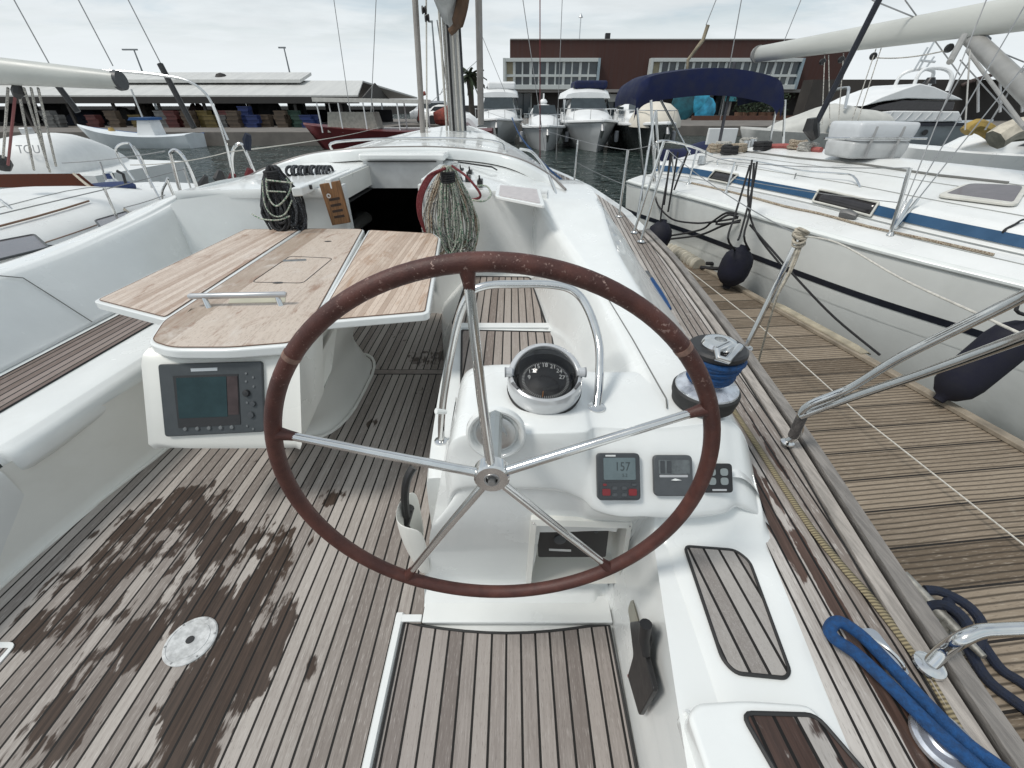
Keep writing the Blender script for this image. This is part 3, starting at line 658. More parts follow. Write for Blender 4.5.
# ---- deck fittings lower right
def pad_eye(px, py, z, s, par):
    c = P(px, py, z=z); o = MB().prism(roundpoly([c+Vector((-.022*s,-.05*s,0)), c+Vector((.022*s,-.05*s,0)), c+Vector((.012*s,.05*s,0)), c+Vector((-.030*s,.05*s,0))], .015*s), (0,0,.006)).build('pad_eye', CHROME, par)
    MB().tube(smooth([c+Vector((-.022*s,.036*s,.005)), c+Vector((-.026*s,.02*s,.022)), c+Vector((-.01*s,-.01*s,.030)), c+Vector((.006*s,-.034*s,.020)), c+Vector((.01*s,-.04*s,.005))], 4), .0045*s, 8).build('eye_loop', CHROME, o)
    return o
pad_eye(884,652,.505,1.0,yacht)
fc = P(944,742,z=.505)
fl_ = MB().lathe([(.0,.0),(.056,.0),(.055,.007),(.047,.010),(.042,.0075),(.03,.0075),(.026,.011),(.0,.012)], fc, n=40).build('deck_filler', mat('worn_chrome', (.70,.72,.76), .28, .75, var=.35, vscale=22), yacht)
MB().tube([fc+Vector((-.018,.0,.013)), fc+Vector((.018,.0,.013))], .003, 6).build('filler_slot', BLACK, fl_)
# genoa track on the deck inboard edge
MB().box((.985,2.9,.506),(1.01,3.25,.520)).build('sheet_track', DGREY, yacht, bevel=.003)
# ---- pushpit tubes at the right
def base_plate(c, par, r=.034):
    return MB().lathe([(.0,0),(r,0),(r*.95,.005),(r*.55,.012),(.0,.012)], c, n=28).build('rail_base', CHROME, par)
b1 = P(788,441,z=.53); b2 = P(931,664,z=.53)
pu = MB().tube(smooth([b1, b1+Vector((.012,-.015,.05)), P(805,408,y=b1.y-.045), P(850,388,y=b1.y-.09), P(905,355,y=.98), P(1024,296,y=.80), P(1120,245,y=.6)], 6), [.0125]*37, 14).build('pushpit', CHROME, yacht)
MB().tube(smooth([P(800,416,y=b1.y-.04), P(850,398,y=b1.y-.10), P(930,371,y=.92), P(1024,337,y=.74), P(1120,300,y=.56)], 6), .0125, 14).build('pushpit_rail', CHROME, pu)
MB().tube(smooth([b2, b2+Vector((.02,.012,.035)), P(960,640,z=.61), P(978,632,z=.63), P(1000,630,z=.64), P(1060,628,z=.68), P(1130,626,z=.74)], 6), .0142, 14).build('pushpit_leg', CHROME, pu)
base_plate(b2-Vector((0,0,.008)), pu, .030); base_plate(b1-Vector((0,0,.008)), pu, .024)
MB().tube([P(793,436,y=b1.y-.02), P(805,410,y=b1.y-.04)], .0165, 10).build('rail_wrap', mat('frayed_tape', (.10,.09,.085), .9, var=.4, vscale=60, bump=.8), pu)
# ---- gate stanchion with knotted line
sb = P(746,347,z=.53); stp = P(800,236,y=sb.y+.03)
sn = MB().rod(sb, stp, .0125).build('stanchion', CHROME, yacht)
base_plate(sb-Vector((0,0,.005)), sn)
sb2 = P(750,352,z=.40); 
def stanchion(bx_, by_, tx, ty, zz=.53, dy=.0, r=.0125):
    a = P(bx_, by_, z=zz); c = P(tx, ty, y=a.y+dy); s = MB().rod(a, c, r).build('stanchion', CHROME, yacht); base_plate(a-Vector((0,0,.005)), s); return a, c
a1, c1 = stanchion(634,232,664,141,.55)
a2, c2 = stanchion(641,241,668,150,.55)
a3, c3 = stanchion(619,216,628,150,.56); a4, c4 = stanchion(574,183,578,140,.60)
# lifelines
ll = MB(); ll.tube(sag(stp, c2, .03), .0028, 6); ll.tube(sag(c1, c3, .01), .0028, 6); ll.tube(sag(c3, c4, .01), .0028, 6); ll.tube(sag(c4, Vector((-.6,10.6,1.45)), .02), .0028, 6)
ll.tube(sag((a1+c1)/2, (a3+c3)/2, .01), .0025, 6); ll.tube(sag((a3+c3)/2, (a4+c4)/2, .01), .0025, 6)
ll.build('lifeline', WIRE, yacht)
# knot
kn = MB(); rk = random.Random(4)
for k in range(9):
    c = stp+Vector((rk.uniform(-.008,.012), rk.uniform(-.01,.01), rk.uniform(-.045,.03)))
    ax = Vector((rk.uniform(-.6,.6), rk.uniform(-.6,.6), 1)).normalized(); u1 = ax.orthogonal().normalized(); w1 = ax.cross(u1)
    kn.tube([c+u1*math.cos(a*.5236)*.022+w1*math.sin(a*.5236)*.022 for a in range(12)], .0062, 8, closed=True)
kn.tube(smooth([stp+Vector((0,-.015,-.02)), stp+Vector((-.01,-.03,-.15)), stp+Vector((-.03,-.04,-.32)), P(752,390,z=.1), P(745,440,z=-.13)], 5), .0052, 8)
kn.tube(smooth([stp+Vector((.01,-.015,-.02)), stp+Vector((.0,-.03,-.12)), stp+Vector((-.015,-.02,-.25))], 5), .0052, 8)
tag(kn.build('knotted_line', CREAMR, None, origin=stp), 'cream line knotted round the stanchion top beside the winch', 'line')
wl = MB().tube(smooth([stp+Vector((.01,0,.0)), P(838,243,y=1.7), P(900,278,y=1.35), P(980,315,y=1.0), P(1060,352,y=.8)], 5), .0035, 8)
tag(wl.build('cord', WHITER, None, origin=stp), 'thin white cord from the knotted stanchion top back to the pushpit tubes', 'cord')
# ---- port locker wall, seat and coaming
def pwall(y): return interp([(-1.6,-1.99),(.8,-1.985),(1.25,-1.965),(1.64,-1.885),(2.6,-1.75),(3.55,-1.68)], y)[0]
g = []
for y in (-1.6,-.4,.5,1.0,1.4,1.8,2.4,3.0,3.5):
    w = pwall(y); g.append([Vector((w+.03,y,-.01)), Vector((w+.012,y,.012)), Vector((w-.005,y,.05)), Vector((w-.045,y,.30)), Vector((w-.05,y,.36))])
MB().grid(rowsmooth(g, 2)).build('locker_front', GELC, yacht, ang=75)
# toe fillet, pale lip along the sole
MB().tube([Vector((pwall(y)+.018, y, .004)) for y in (-1.6,0,.8,1.25,1.64,2.1,2.6,3.0,3.5)], .009, 8).build('sole_divider', GELC, yacht)
PS = [ # y, roll inner x, seat outer x, backrest top x, outer x
 (1.25,-2.03,-2.56,-2.76,-2.96),(1.29,-1.975,-2.56,-2.76,-2.98),(1.6,-1.955,-2.55,-2.76,-3.0),(2.0,-1.93,-2.54,-2.77,-3.02),(2.6,-1.86,-2.53,-2.78,-3.03),(2.95,-1.83,-2.50,-2.72,-3.01),(3.25,-1.81,-2.47,-2.60,-2.97),(3.58,-1.80,-2.42,-2.44,-2.93),(4.2,-1.80,-2.42,-2.44,-2.90),(5.0,-1.80,-2.42,-2.44,-2.88),(5.7,-1.8,-2.42,-2.5,-2.86)]
def pr(y): return .22*max(0, (min(y, 3.58)-2.6)/.98)**1.5-max(0, y-4.2)*.14
g = []
for (y, a, c, d, e) in PS:
    q = [(a-.10,y,.30),(a-.02,y,.295),(a,y,.308),(a+.012,y,.33),(a+.002,y,.385),(a-.04,y,.415),(a-.11,y,.424),(c+.02,y,.424),(c-.02,y,.436),(c-.07,y,.50),(d+.015,y,.725+pr(y)),(d-.02,y,.765+pr(y)),(d-.06,y,.78+pr(y)),(e+.04,y,.775+pr(y)*.5),(e,y,.74+pr(y)*.4),(-3.14,y,.57),(-3.18,y,.49)]
    g.append([Vector(p) for p in q])
g0 = [Vector((min(p.x, -2.02), p.y-.02, .27+(p.z-.27)*.96)) if i < 9 else Vector(p)-Vector((0,.02,0)) for i, p in enumerate(g[0])]
MB().grid(rowsmooth(lerp_rows([g0]+g, 3), 3)).build('cockpit_coaming', GEL, yacht, ang=75)
# aft continuation of port coaming
g = []
for y in (-1.6,0,.7,1.10,1.20):
    g.append([Vector(p) for p in ((-1.975,y,-.01),(-1.985,y,.05),(-1.99,y,.30),(-2.0,y,.36),(-2.04,y,.40),(-2.12,y,.418),(-2.5,y,.42),(-2.62,y,.46),(-2.72,y,.70),(-2.8,y,.775),(-2.96,y,.74),(-3.12,y,.57),(-3.16,y,.49))])
g.append([Vector((min(p.x, -2.14), 1.235, p.z)) for p in g[-1]])
MB().grid(rowsmooth(g, 3)).build('cockpit_coaming', GEL, yacht, ang=75)
# sloping end of the seat moulding (the dark cove under the roll)
MB().prism(roundpoly([(-2.045,1.285,.30),(-2.06,1.285,.28),(-2.5,1.285,.28),(-2.5,1.285,.41),(-2.10,1.285,.41),(-2.05,1.285,.38)], .02), (0,.01,0)).build('seat_end', GEL, yacht)
pp = [(-2.245,1.30,.4245),(-2.53,1.30,.4245),(-2.505,2.6,.4245),(-2.20,2.6,.4245)]
teakpad([(p[0], p[1]) for p in pp], .4245, PSEAT, .02, .004, .004)
# seam between the two backrest mouldings
MB().tube([Vector((-2.545,2.36,.45)), Vector((-2.60,2.355,.52)), Vector((-2.68,2.35,.62)), Vector((-2.755,2.33,.735)), Vector((-2.79,2.25,.776)), Vector((-2.84,2.1,.781))], .003, 6).build('coaming_seam', mat('grey_sealant', (.16,.16,.15), .6), yacht)
# seat tie-down eye under the table
ey = P(133,385,z=.34); e_ = MB().lathe([(.0,0),(.014,0),(.012,.006),(0,.007)], ey, (1,0,.1), n=18).build('lashing_eye', CHROME, yacht)
MB().tube([ey+Vector((.004,0,0)), ey+Vector((.03,.01,-.005)), ey+Vector((.09,.04,-.01))], .004, 8).build('eye_hook', CHROME, e_)
# ---- table
ZT = .78
def T(px, py, dz=0.0): return P(px, py, z=ZT+dz)
tbl_c = [T(146,343), T(160,322), T(305,228.5), T(365,229), T(307,338), T(290,345), T(228,350), T(168,350)]
tbl = MB()
tp = roundpoly(tbl_c, .05)
tbl = MB().prism([p-Vector((0,0,.042)) for p in tp], (0,0,.042)).build('cockpit_table', GEL, yacht, bevel=.010, seg=4)
def inset(poly, d):
    c = sum((Vector(p) for p in poly), Vector())/len(poly); out = []
    m = len(poly)
    for i in range(m):
        a, b_, c_ = Vector(poly[i-1]), Vector(poly[i]), Vector(poly[(i+1) % m])
        n1 = (b_-a).normalized(); n2 = (c_-b_).normalized()
        p1 = Vector((-n1.y, n1.x, 0)); p2 = Vector((-n2.y, n2.x, 0))
        if p1.dot(c-b_) < 0: p1 = -p1
        if p2.dot(c-b_) < 0: p2 = -p2
        bi = p1+p2; k = d/max(.35, bi.length/2*1.0); out.append(b_+bi.normalized()*k)
    return out
def veneer(poly, d, m, par, r=.04):
    q = roundpoly(inset(poly, d), r); o = MB().prism([p+Vector((0,0,.0005)) for p in q], (0,0,.0035)).build('table_veneer', m, par, smooth_=False)
    MB().tube([p+Vector((0,0,.003)) for p in q], .0022, 6, closed=True).build('veneer_edge', mat('veneer_caulk', (.16,.10,.07), .7), par)
    return o
veneer(tbl_c, .018, MIDT, tbl)
ll_ = [T(92,301), T(244,229), T(303,228.5), T(165,320)]
L = MB().prism([p-Vector((0,0,.038)) for p in roundpoly(ll_, .03)], (0,0,.036)).build('table_leaf', GEL, tbl, bevel=.008)
veneer([p-Vector((0,0,.002)) for p in ll_], .020, LEAFT, L, .02)
rl = [T(312,323), T(429,313), T(441,238), T(434,233), T(368,229.5)]
Rr = MB().prism([p-Vector((0,0,.038)) for p in roundpoly(rl, .03)], (0,0,.036)).build('table_leaf', GEL, tbl, bevel=.008)
veneer([p-Vector((0,0,.002)) for p in rl], .020, STBT, Rr, .02)
# lid and finger holes in the middle
lid = [T(248,285), T(318,230.5), T(353,231), T(301,287)]
MB().tube([p+Vector((0,0,.0045)) for p in roundpoly([T(252,283), T(290,257), T(333,259), T(303,284)], .03)], .0022, 6, closed=True).build('lid_seam', BLACK, tbl)
for (qx, qy, w_) in ((328,241.5,.024),(278,283,.028)):
    MB().prism([T(qx,qy,.0035)+Vector((math.cos(a*.5236)*w_, math.sin(a*.5236)*.013, 0)) for a in range(12)], (0,0,.002)).build('finger_hole', BLACK, tbl)
MB().prism([T(283,260.3,.0042), T(306,259.3,.0042), T(306,261,.0042), T(283,262,.0042)], (0,0,.003)).build('lid_hinge', ALU, tbl)
MB().prism([T(232,296.5,.0038), T(286,295.5,.0038), T(285,302.5,.0038), T(228,303.5,.0038)], (0,0,.002)).build('lid_recess', mat('yellowed_plastic', (.45,.43,.33), .5), tbl)
# handle
h1, h2 = T(209,308,.0), T(281,306,.0)
hu = Vector((0,0,.05))
hd_ = MB().tube([h1+hu+Vector((-.075,.012,0)), h1+hu+Vector((-.068,.01,.002)), h2+hu+Vector((.028,.01,.002)), h2+hu+Vector((.034,.01,0))], [.011,.0135,.0135,.011], 14).build('table_handle', mat('satin_aluminium', (.50,.51,.52), .35, .6), tbl)
for hh in (h1, h2): MB().tube([hh, hh+hu+Vector((-.012,.012,0))], [.014,.010], 12).build('handle_post', CHROME, hd_)
# pod
pf = [P(149,357,y=1.475), P(305,352,y=1.475)]
xl, xr = pf[0].x+.008, -.835
g = []
for (y, z, xa, xb) in ((1.50,.745,xl+.005,xr-.02),(1.47,.73,xl-.004,xr-.012),(1.445,.70,xl-.006,xr-.012),(1.30,.415,xl-.008,xr-.02),(1.302,.385,xl+.004,xr-.035),(1.33,.372,xl+.02,xr-.05),(1.50,.40,xl+.03,xr-.06),(1.75,.55,xl+.06,xr-.08)):
    yy = .62
    g.append([Vector((xa,y+.30,z+.05)), Vector((xa,y+.02,z)), Vector((xa+.012,y,z)), Vector(((xa+xb)/2,y-.004,z)), Vector((xb-.012,y,z)), Vector((xb,y+.02,z)), Vector((xb,y+.30,z+.05))])
MB().grid(rowsmooth(g, 2)).build('plotter_pod', GELC, tbl, ang=60)
def plane_pt(px, py):
    """point on the pod's sloping aft face"""
    n = Vector((0,-(.70-.415),(1.445-1.30))).normalized()  # outward: aft and up
    o = Vector((0,1.445,.70)); r = (px-512)/FPX; d = (py-384)/FPX
    v = Vector((r, CYP-d*SYP, -(SYP+d*CYP))); e = Vector((0,0,EYE)); t = (o-e).dot(n)/v.dot(n); return e+v*t, n
pc, pn = plane_pt(214.5, 398.5); cn = [plane_pt(*q)[0] for q in ((161,364),(264,361),(266.5,431),(168,436))]
bzl = MB().prism([p+pn*.001 for p in roundpoly(cn, .014)], pn*.016).build('chart_plotter', mat('slate_plastic', (.045,.052,.056), .42, var=.1, vscale=25), yacht, bevel=.004)
def pq(px, py, h_=.0175): q, n_ = plane_pt(px, py); return q+n_*h_
MB().prism([pq(*q) for q in ((176.5,375.5),(241,373.5),(243.5,423.5),(182,427))], pn*.0015).build('screen_surround', BLACK, bzl)
MB().prism([pq(*q, .0195) for q in ((180,377.5),(229.5,376),(231,415.5),(183,417.5))], pn*.001).build('screen', SCREEN, bzl)
MB().prism([pq(*q, .0195) for q in ((230,376),(240.5,375.5),(242,413.5),(231.5,414))], pn*.001).build('screen_strip', SCREENR, bzl)
MB().prism([pq(*q) for q in ((194,368.2),(220.5,367.2),(220.5,370.3),(194.5,371.2))], pn*.001).build('maker_plate', mat('pale_plate', (.40,.43,.45), .4), bzl)
for qx in (189, 201, 212.5, 224, 235): MB().lathe([(0,0),(.0085,0),(.007,.005),(0,.006)], pq(qx, 428-(qx-189)*.04), pn, n=16).build('soft_key', mat('grey_key', (.14,.15,.155), .45), bzl)
MB().lathe([(0,0),(.014,0),(.012,.010),(0,.012)], pq(249.5,392.5), pn, n=20).build('cursor_pad', BLACK, bzl)
for (qx, qy, r_) in ((256,403,.011),(254,414,.013)): MB().lathe([(0,0),(r_,0),(r_*.9,.007),(0,.008)], pq(qx, qy), pn, n=20).build('plotter_knob', DGREY2, bzl)
for (qx, qy, lb) in ((249,373,'PAGE'),(256,377,'RANGE'),(249,381,'OUT'),(256.5,386,'IN'),(250,402,'MENU'),(250,425,'OK'),(256,428,'')):
    k_ = MB().lathe([(0,0),(.005,0),(.004,.003),(0,.003)], pq(qx, qy), pn, n=12).build('plotter_key', mat('grey_key', (.14,.15,.155), .45), bzl)
# table leg: a curved moulding standing on the sole
LG = [ # z, x0 (port), x1 (stbd), y0, y1
 (.0,-1.50,-.97,1.80,2.76),(.03,-1.50,-.985,1.82,2.74),(.10,-1.48,-1.01,1.80,2.72),(.25,-1.46,-1.04,1.60,2.70),(.42,-1.42,-.98,1.52,2.85),(.58,-1.40,-.94,1.48,3.0),(.745,-1.40,-.92,1.47,3.1)]
g = []
for (z, x0, x1, y0, y1) in LG:
    cx, cy, hx, hy = (x0+x1)/2, (y0+y1)/2, (x1-x0)/2, (y1-y0)/2; row = []
    for k in range(28):
        a = k*2*math.pi/28; e = .62
        row.append(Vector((cx+hx*math.copysign(abs(math.cos(a))**e, math.cos(a)), cy+hy*math.copysign(abs(math.sin(a))**e, math.sin(a)), z)))
    g.append(row)
lg = lerp_rows(g, 3)
MB().grid(lg, closed=True, caps=True).build('table_pedestal', GELC, tbl, ang=60)
MB().tube([Vector((p.x, p.y, .004)) for p in [Vector(((-1.27)+(q.x+1.27)*1.05, 2.28+(q.y-2.28)*1.03, 0)) for q in g[0]]], .010, 8, closed=True).build('pedestal_foot', GELC, tbl)
for (qx, qy) in ((316,325),(314,376)):
    MB().lathe([(0,0),(.010,0),(.008,.008),(0,.009)], P(qx, qy, x=-.985), (1,0,0), n=16).build('leaf_catch', BLACK, tbl)
# ---- front of the cockpit: bulkhead, companionway, roof
BY = 3.45
def arc(n, f): return [f(i/n) for i in range(n+1)]
HX0, HX1 = -1.30, -.68
bk = MB()
bk.grid([[(.22,BY-.18,-.02),(.22,BY-.18,1.0)],[(-.02,BY-.10,-.02),(-.02,BY-.12,1.01)],[(-.35,BY,-.02),(-.35,BY-.02,1.02)],[(HX1,BY+.06,-.02),(HX1,BY+.04,1.045)]])
bk.grid([[(HX0,BY+.04,-.02),(HX0,BY+.02,1.045)],[(-1.65,BY+.0,-.02),(-1.65,BY-.0,1.03)],[(-2.1,BY-.0,-.02),(-2.1,BY-.02,1.0)],[(-2.45,BY-.1,-.02),(-2.45,BY-.12,.97)],[(-2.66,BY-.05,-.02),(-2.66,BY-.05,.86)]])
bk.grid([[(HX0-.01,BY+.05,-.02),(HX0-.01,BY+.05,.28)],[(HX1+.01,BY+.06,-.02),(HX1+.01,BY+.06,.28)]])
bk.build('bulkhead', GEL, yacht, ang=60)
# dark cabin seen through the opening
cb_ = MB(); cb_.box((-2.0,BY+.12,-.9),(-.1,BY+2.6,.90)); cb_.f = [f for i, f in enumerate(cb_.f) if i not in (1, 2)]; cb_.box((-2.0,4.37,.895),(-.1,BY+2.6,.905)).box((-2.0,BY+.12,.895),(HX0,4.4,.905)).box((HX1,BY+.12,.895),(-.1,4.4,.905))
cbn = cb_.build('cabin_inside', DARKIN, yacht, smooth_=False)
# jambs
MB().box((HX0-.002,BY+.02,.26),(HX0+.028,BY+.11,1.05)).build('companionway_frame', GEL, yacht, bevel=.006); MB().box((HX1-.028,BY+.03,.26),(HX1+.002,BY+.11,1.05)).build('companionway_frame', GEL, yacht, bevel=.006)
# roof: shelf round the hatch then crown running forward to the mast
def roof_z(x, y):
    k = (x-YC)/1.5
    return 1.02+.13*max(0, min(1, (y-3.3)/1.6))*(1-min(1, k*k)) + .03*max(0, (y-5)/4) - .10*k*k*max(0, min(1, (y-3.3)/.8))*.6
def roof_w(y): return interp([(3.2,1.34),(3.8,1.44),(4.6,1.52),(5.5,1.45),(6.5,1.27),(7.5,1.02),(8.6,.78),(9.6,.5),(10.3,.25)], y)[0]
rows = []
yr = [BY-.02,3.7,4.0,4.35]
def roofrow(y, xa, xb, n=10): return [Vector((xa+(xb-xa)*i/n, y+(-.14*max(0, ((xa+(xb-xa)*i/n)-(-.35))/.55) if y < 3.6 else 0), roof_z(xa+(xb-xa)*i/n, y))) for i in range(n+1)]
MB().grid([roofrow(y, YC-roof_w(y), HX0-.03) for y in yr]).build('coachroof', GEL, yacht, ang=60)
MB().grid([roofrow(y, HX1+.03, YC+roof_w(y)) for y in yr]).build('coachroof', GEL, yacht, ang=60)
for a_, c_ in ((YC-roof_w(BY), HX0-.03), (HX1+.03, YC+roof_w(BY))):
    rr1 = roofrow(BY-.02, a_, c_); MB().grid([[p+Vector((0,-.004,.003)) for p in rr1], [p+Vector((0,-.012,-.02)) for p in rr1], [p+Vector((0,-.002,-.06)) for p in rr1]]).build('roof_lip', GEL, yacht, ang=80)
rows = []
for y in (4.33,4.6,5,5.5,6,6.5,7,7.5,8,8.6,9.2,9.8,10.3):
    w = roof_w(y); top = [Vector((YC-w+2*w*i/14, y, roof_z(YC-w+2*w*i/14, y)-.0)) for i in range(15)]
    e = sheer(y)-.02; x1 = coam_x(y)
    rows.append([mir((x1, y, e)), mir((YC+w+.05, y, top[-1].z-.10))]+top+[Vector((YC+w+.05, y, top[-1].z-.10)), Vector((x1, y, e))])
MB().grid(rowsmooth(lerp_rows(rows, 2), 2)).build('coachroof', GEL, yacht, ang=70)
# sides of the aft part of the roof falling to the deck
for F in ((lambda p: Vector(p)), mir):
    g = []
    for y in (3.3,3.5,3.8,4.1,4.34):
        w = roof_w(y); z = roof_z(YC+w, y)
        g.append([F((YC+w-.02,y,z)), F((YC+w+.05,y,z-.04)), F((YC+w+.16,y,z-.18)), F((coam_x(y)-.1 if F((0,0,0)).x == 0 else coam_x(y)-.1, y, .66)), F((coam_x(y)+.012, y, sheer(y)-.01))])
    pass
# hatch slides, garage and the sliding lid stowed forward
MB().box((HX0-.06,BY-.06,1.03),(HX0-.015,4.4,1.10)).build('hatch_slide', GEL, yacht, bevel=.008); MB().box((HX1+.015,BY-.04,1.03),(HX1+.06,4.4,1.10)).build('hatch_slide', GEL, yacht, bevel=.008)
MB().box((HX0-.012,BY+.10,.93),(HX0+.0,4.35,1.085)).build('hatch_lining', GELC, yacht); MB().box((HX1-.0,BY+.10,.93),(HX1+.012,4.35,1.085)).build('hatch_lining', GELC, yacht)
hc0, hc1 = P(296,189,z=1.06), P(374,159.5,z=1.09); hw_ = Vector((.03,.015,0))
MB().prism([hc0-hw_-Vector((0,0,.05)), hc0+hw_-Vector((0,0,.05)), hc1+hw_-Vector((0,0,.05)), hc1-hw_-Vector((0,0,.05))], (0,0,.06)).build('hatch_coaming', GEL, yacht, bevel=.012)
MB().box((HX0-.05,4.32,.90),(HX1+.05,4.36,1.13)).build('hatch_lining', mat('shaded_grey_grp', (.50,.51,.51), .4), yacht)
MB().box((HX0-.08,4.30,1.128),(HX1+.08,5.3,1.185)).build('sliding_hatch', GEL, yacht, bevel=.02, seg=4)
MB().box((HX0+.0,4.295,1.118),(HX1-.0,4.30,1.128)).build('hatch_shadow_gap', BLACK, yacht)
# moulded breakwater arch for the sprayhood, and the groove under it
ar = smooth([P(222,203,z=.84), P(250,176,z=.98), P(300,157,z=1.12), P(345,150,z=1.20), P(400,147.5,z=1.215), P(455,148.5,z=1.20), P(508,156,z=1.14), P(545,172,z=1.06), P(575,200,z=.98), P(592,220,z=.93)], 6)
g = []
for i, p in enumerate(ar):
    d = (ar[min(i+1, len(ar)-1)]-ar[max(0, i-1)]).normalized(); n = Vector((d.y, -d.x, 0)).normalized()   # points inwards/aft
    kk = min(1, (i+1)/7, (len(ar)-i)/12); dz_ = Vector((0,0,-.055*(1-kk)))
    g.append([p+dz_+n*.050*kk+Vector((0,0,-.09)), p+dz_+n*.045*kk+Vector((0,0,-.02)), p+dz_+n*.028*kk, p+dz_-n*.02*kk+Vector((0,0,.002)), p+dz_-n*.045*kk+Vector((0,0,-.015)), p+dz_-n*.065*kk+Vector((0,0,-.11))])
MB().grid(rowsmooth(g, 2)).build('sprayhood_coaming', GEL, yacht, ang=80)
trk = [p+Vector((0,.0,.004)) for p in ar[6:-8]]
MB().tube(trk, .009, 6).build('sprayhood_track', mat('weathered_rail', (.24,.22,.21), .5, .4), yacht)
# handrails on the roof
def rail(path, r, feet, name='handrail', m=CHROME):
    o = MB().tube(smooth(path, 5), r, 10).build(name, m, yacht)
    for a, b_ in feet: MB().rod(a, b_, r*.9).build('rail_foot', m, o)
    return o
rail([P(332,150,y=6.2), P(336,142,y=6.2), P(400,138.5,y=6.5), P(470,139,y=6.4), P(500,143,y=6.2), P(505,151,y=6.0)], .016, [(P(400,139,y=6.5), P(400,146,y=6.5)), (P(440,139,y=6.5), P(440,146,y=6.5))])
rail([P(520,149,y=5.4), P(532,152,y=5.2), P(545,168,y=4.3), P(553,186,y=3.7), P(557,200,y=3.32), P(556,206,y=3.3)], .014, [(P(545,168,y=4.3), P(543,178,y=4.3))])
# port: rope tails bag, little winch organiser
bagp = P(312,172,z=1.07)
bg_ = MB(); rk = random.Random(8)
for k in range(12):
    c = bagp+Vector((-.17+.03*k, -.02+rk.uniform(-.02,.02), .01)); bg_.tube([c+Vector((0,math.cos(a*.5236)*.075,math.sin(a*.5236)*.035)) for a in range(12)], .012, 6, closed=True)
tag(bg_.build('coiled_line', ROPEK, None, origin=bagp), 'short charcoal coiled line lying on the roof shelf between the black hank and the hatch', 'line')
pl = [P(320,184,y=3.40), P(340,180,y=3.42), P(351,222,y=3.42), P(333,225,y=3.40)]
lo = MB().prism([q+Vector((0,-.02,0)) for q in pl], (0,.025,0)).build('washboard_holder', mat('varnished_teak', (.20,.095,.035), .35, var=.4, vscale=12, stretch=(12,1,1)), yacht, bevel=.004)
for k in range(4):
    a_, b_ = .36+.14*k, .42+.14*k
    q1 = pl[0].lerp(pl[3], a_); q2 = pl[1].lerp(pl[2], a_); q3 = pl[1].lerp(pl[2], b_); q4 = pl[0].lerp(pl[3], b_)
    MB().prism([v+Vector((0,-.0235,0)) for v in (q1.lerp(q2,.25), q1.lerp(q2,.8), q4.lerp(q3,.8), q4.lerp(q3,.25))], (0,.003,0)).build('slot', mat('dark_slot', (.03,.015,.008), .6), lo)
q = pl[0].lerp(pl[2], .28)+Vector((.01,-.03,0)); MB().lathe([(.008,0),(.016,0),(.016,.006),(.008,.006)], q, (0,-1,0), n=20, caps=False).build('holder_ring', ALU, lo)
MB().cbox(P(309,187,y=3.36), (.045,.02,.03)).build('ceiling_catch', BLACK, yacht, bevel=.005)
# clutches, instruments and plate on the starboard shelf
for k, (qx, qy, s_) in enumerate(((461,174,.055),(470,176,.045),(480,186,.05),(468,182,.05))):
    c = P(qx, qy, z=1.035); o = MB().cbox(c+Vector((0,.03,.02)), (s_*.8,.11,.045)).build('rope_clutch', BLACK, yacht, bevel=.006)
    MB().tube([c+Vector((0,-.0,.04)), c+Vector((0,-.045,.075))], .007, 6).build('clutch_handle', BLACK, o)
MB().tube([P(458,162,z=1.10), P(492,167,z=1.08), P(497,170,z=1.06)], .007, 6).build('hatch_gasket', BLACK, yacht)
hp = [P(497,187,z=1.042), P(540,192,z=1.042), P(545,209,z=1.042), P(495,199,z=1.042)]
ph_ = MB().prism(roundpoly(hp, .04), (0,0,.018)).build('deck_hatch', GEL, yacht, bevel=.004)
MB().prism([v+Vector((0,0,.0185)) for v in roundpoly(inset(hp, .025), .03)], (0,0,.003)).build('hatch_pane', mat('pinkish_grey_panel', (.50,.46,.46), .35, var=.15, vscale=30), ph_)
# instruments on the roof beside the hatch
MB().lathe([(.0,-.02),(.05,-.02),(.055,.0),(.045,.03),(.035,.10),(.042,.12),(.0,.125)], P(456,180,z=1.05), n=24).build('halyard_winch', ALU, yacht)
# ---- rope hanks
def hank(c, w, h, n, mats, r, seed, name, label, cat, depth=.10, tie=True, mtie=None, group=None):
    rk = random.Random(seed); root = thing(name, label, cat, c, group)
    per = {}
    for k in range(n):
        m_ = mats[rk.randrange(len(mats))]; b_ = per.setdefault(m_.name, (MB(), m_))[0]
        xo = rk.uniform(-1, 1); ww = w*(.10+.20*rk.random()); hh = h*rk.uniform(.80,1.0); yo = -depth*rk.random()*(1-.6*abs(xo))
        cx = xo*w*.34; pts = []
        for j in range(16):
            a = j*2*math.pi/16; s_ = math.sin(a); q = math.cos(a)
            fall = (1-q)/2           # 0 at top, 1 at bottom
            x = cx*(.25+.95*math.sin(min(1, fall*1.25)*math.pi/2))+ww*s_*(.35+.65*fall)*1.0
            z = -hh*fall
            pts.append(Vector((x+rk.uniform(-.009,.009), yo*(.4+.6*fall)+rk.uniform(-.008,.008), z)))
        b_.tube([Vector(c)+p for p in smooth(pts, 2, closed=True)], r, 6, closed=True)
    for nm, (b_, m_) in per.items(): b_.build('strand', m_, root)
    if tie:
        t_ = MB()
        for k in range(5):
            zz = -.03-.014*k; t_.tube([Vector(c)+Vector((math.cos(a*.5236)*w*.13, -depth*.35+math.sin(a*.5236)*depth*.5, zz)) for a in range(12)], r*1.2, 6, closed=True)
        t_.build('wrapping', mtie or mats[0], root)
    return root
hk = hank(P(448,166,y=3.28), .34, .60, 74, [ROPEG, ROPEW, ROPEB, ROPEG, ROPEW], .0062, 3, 'rope_hank', 'large hank of green, grey and brown flecked ropes hung to the right of the companionway', 'rope hank', .16, True, BLKR)
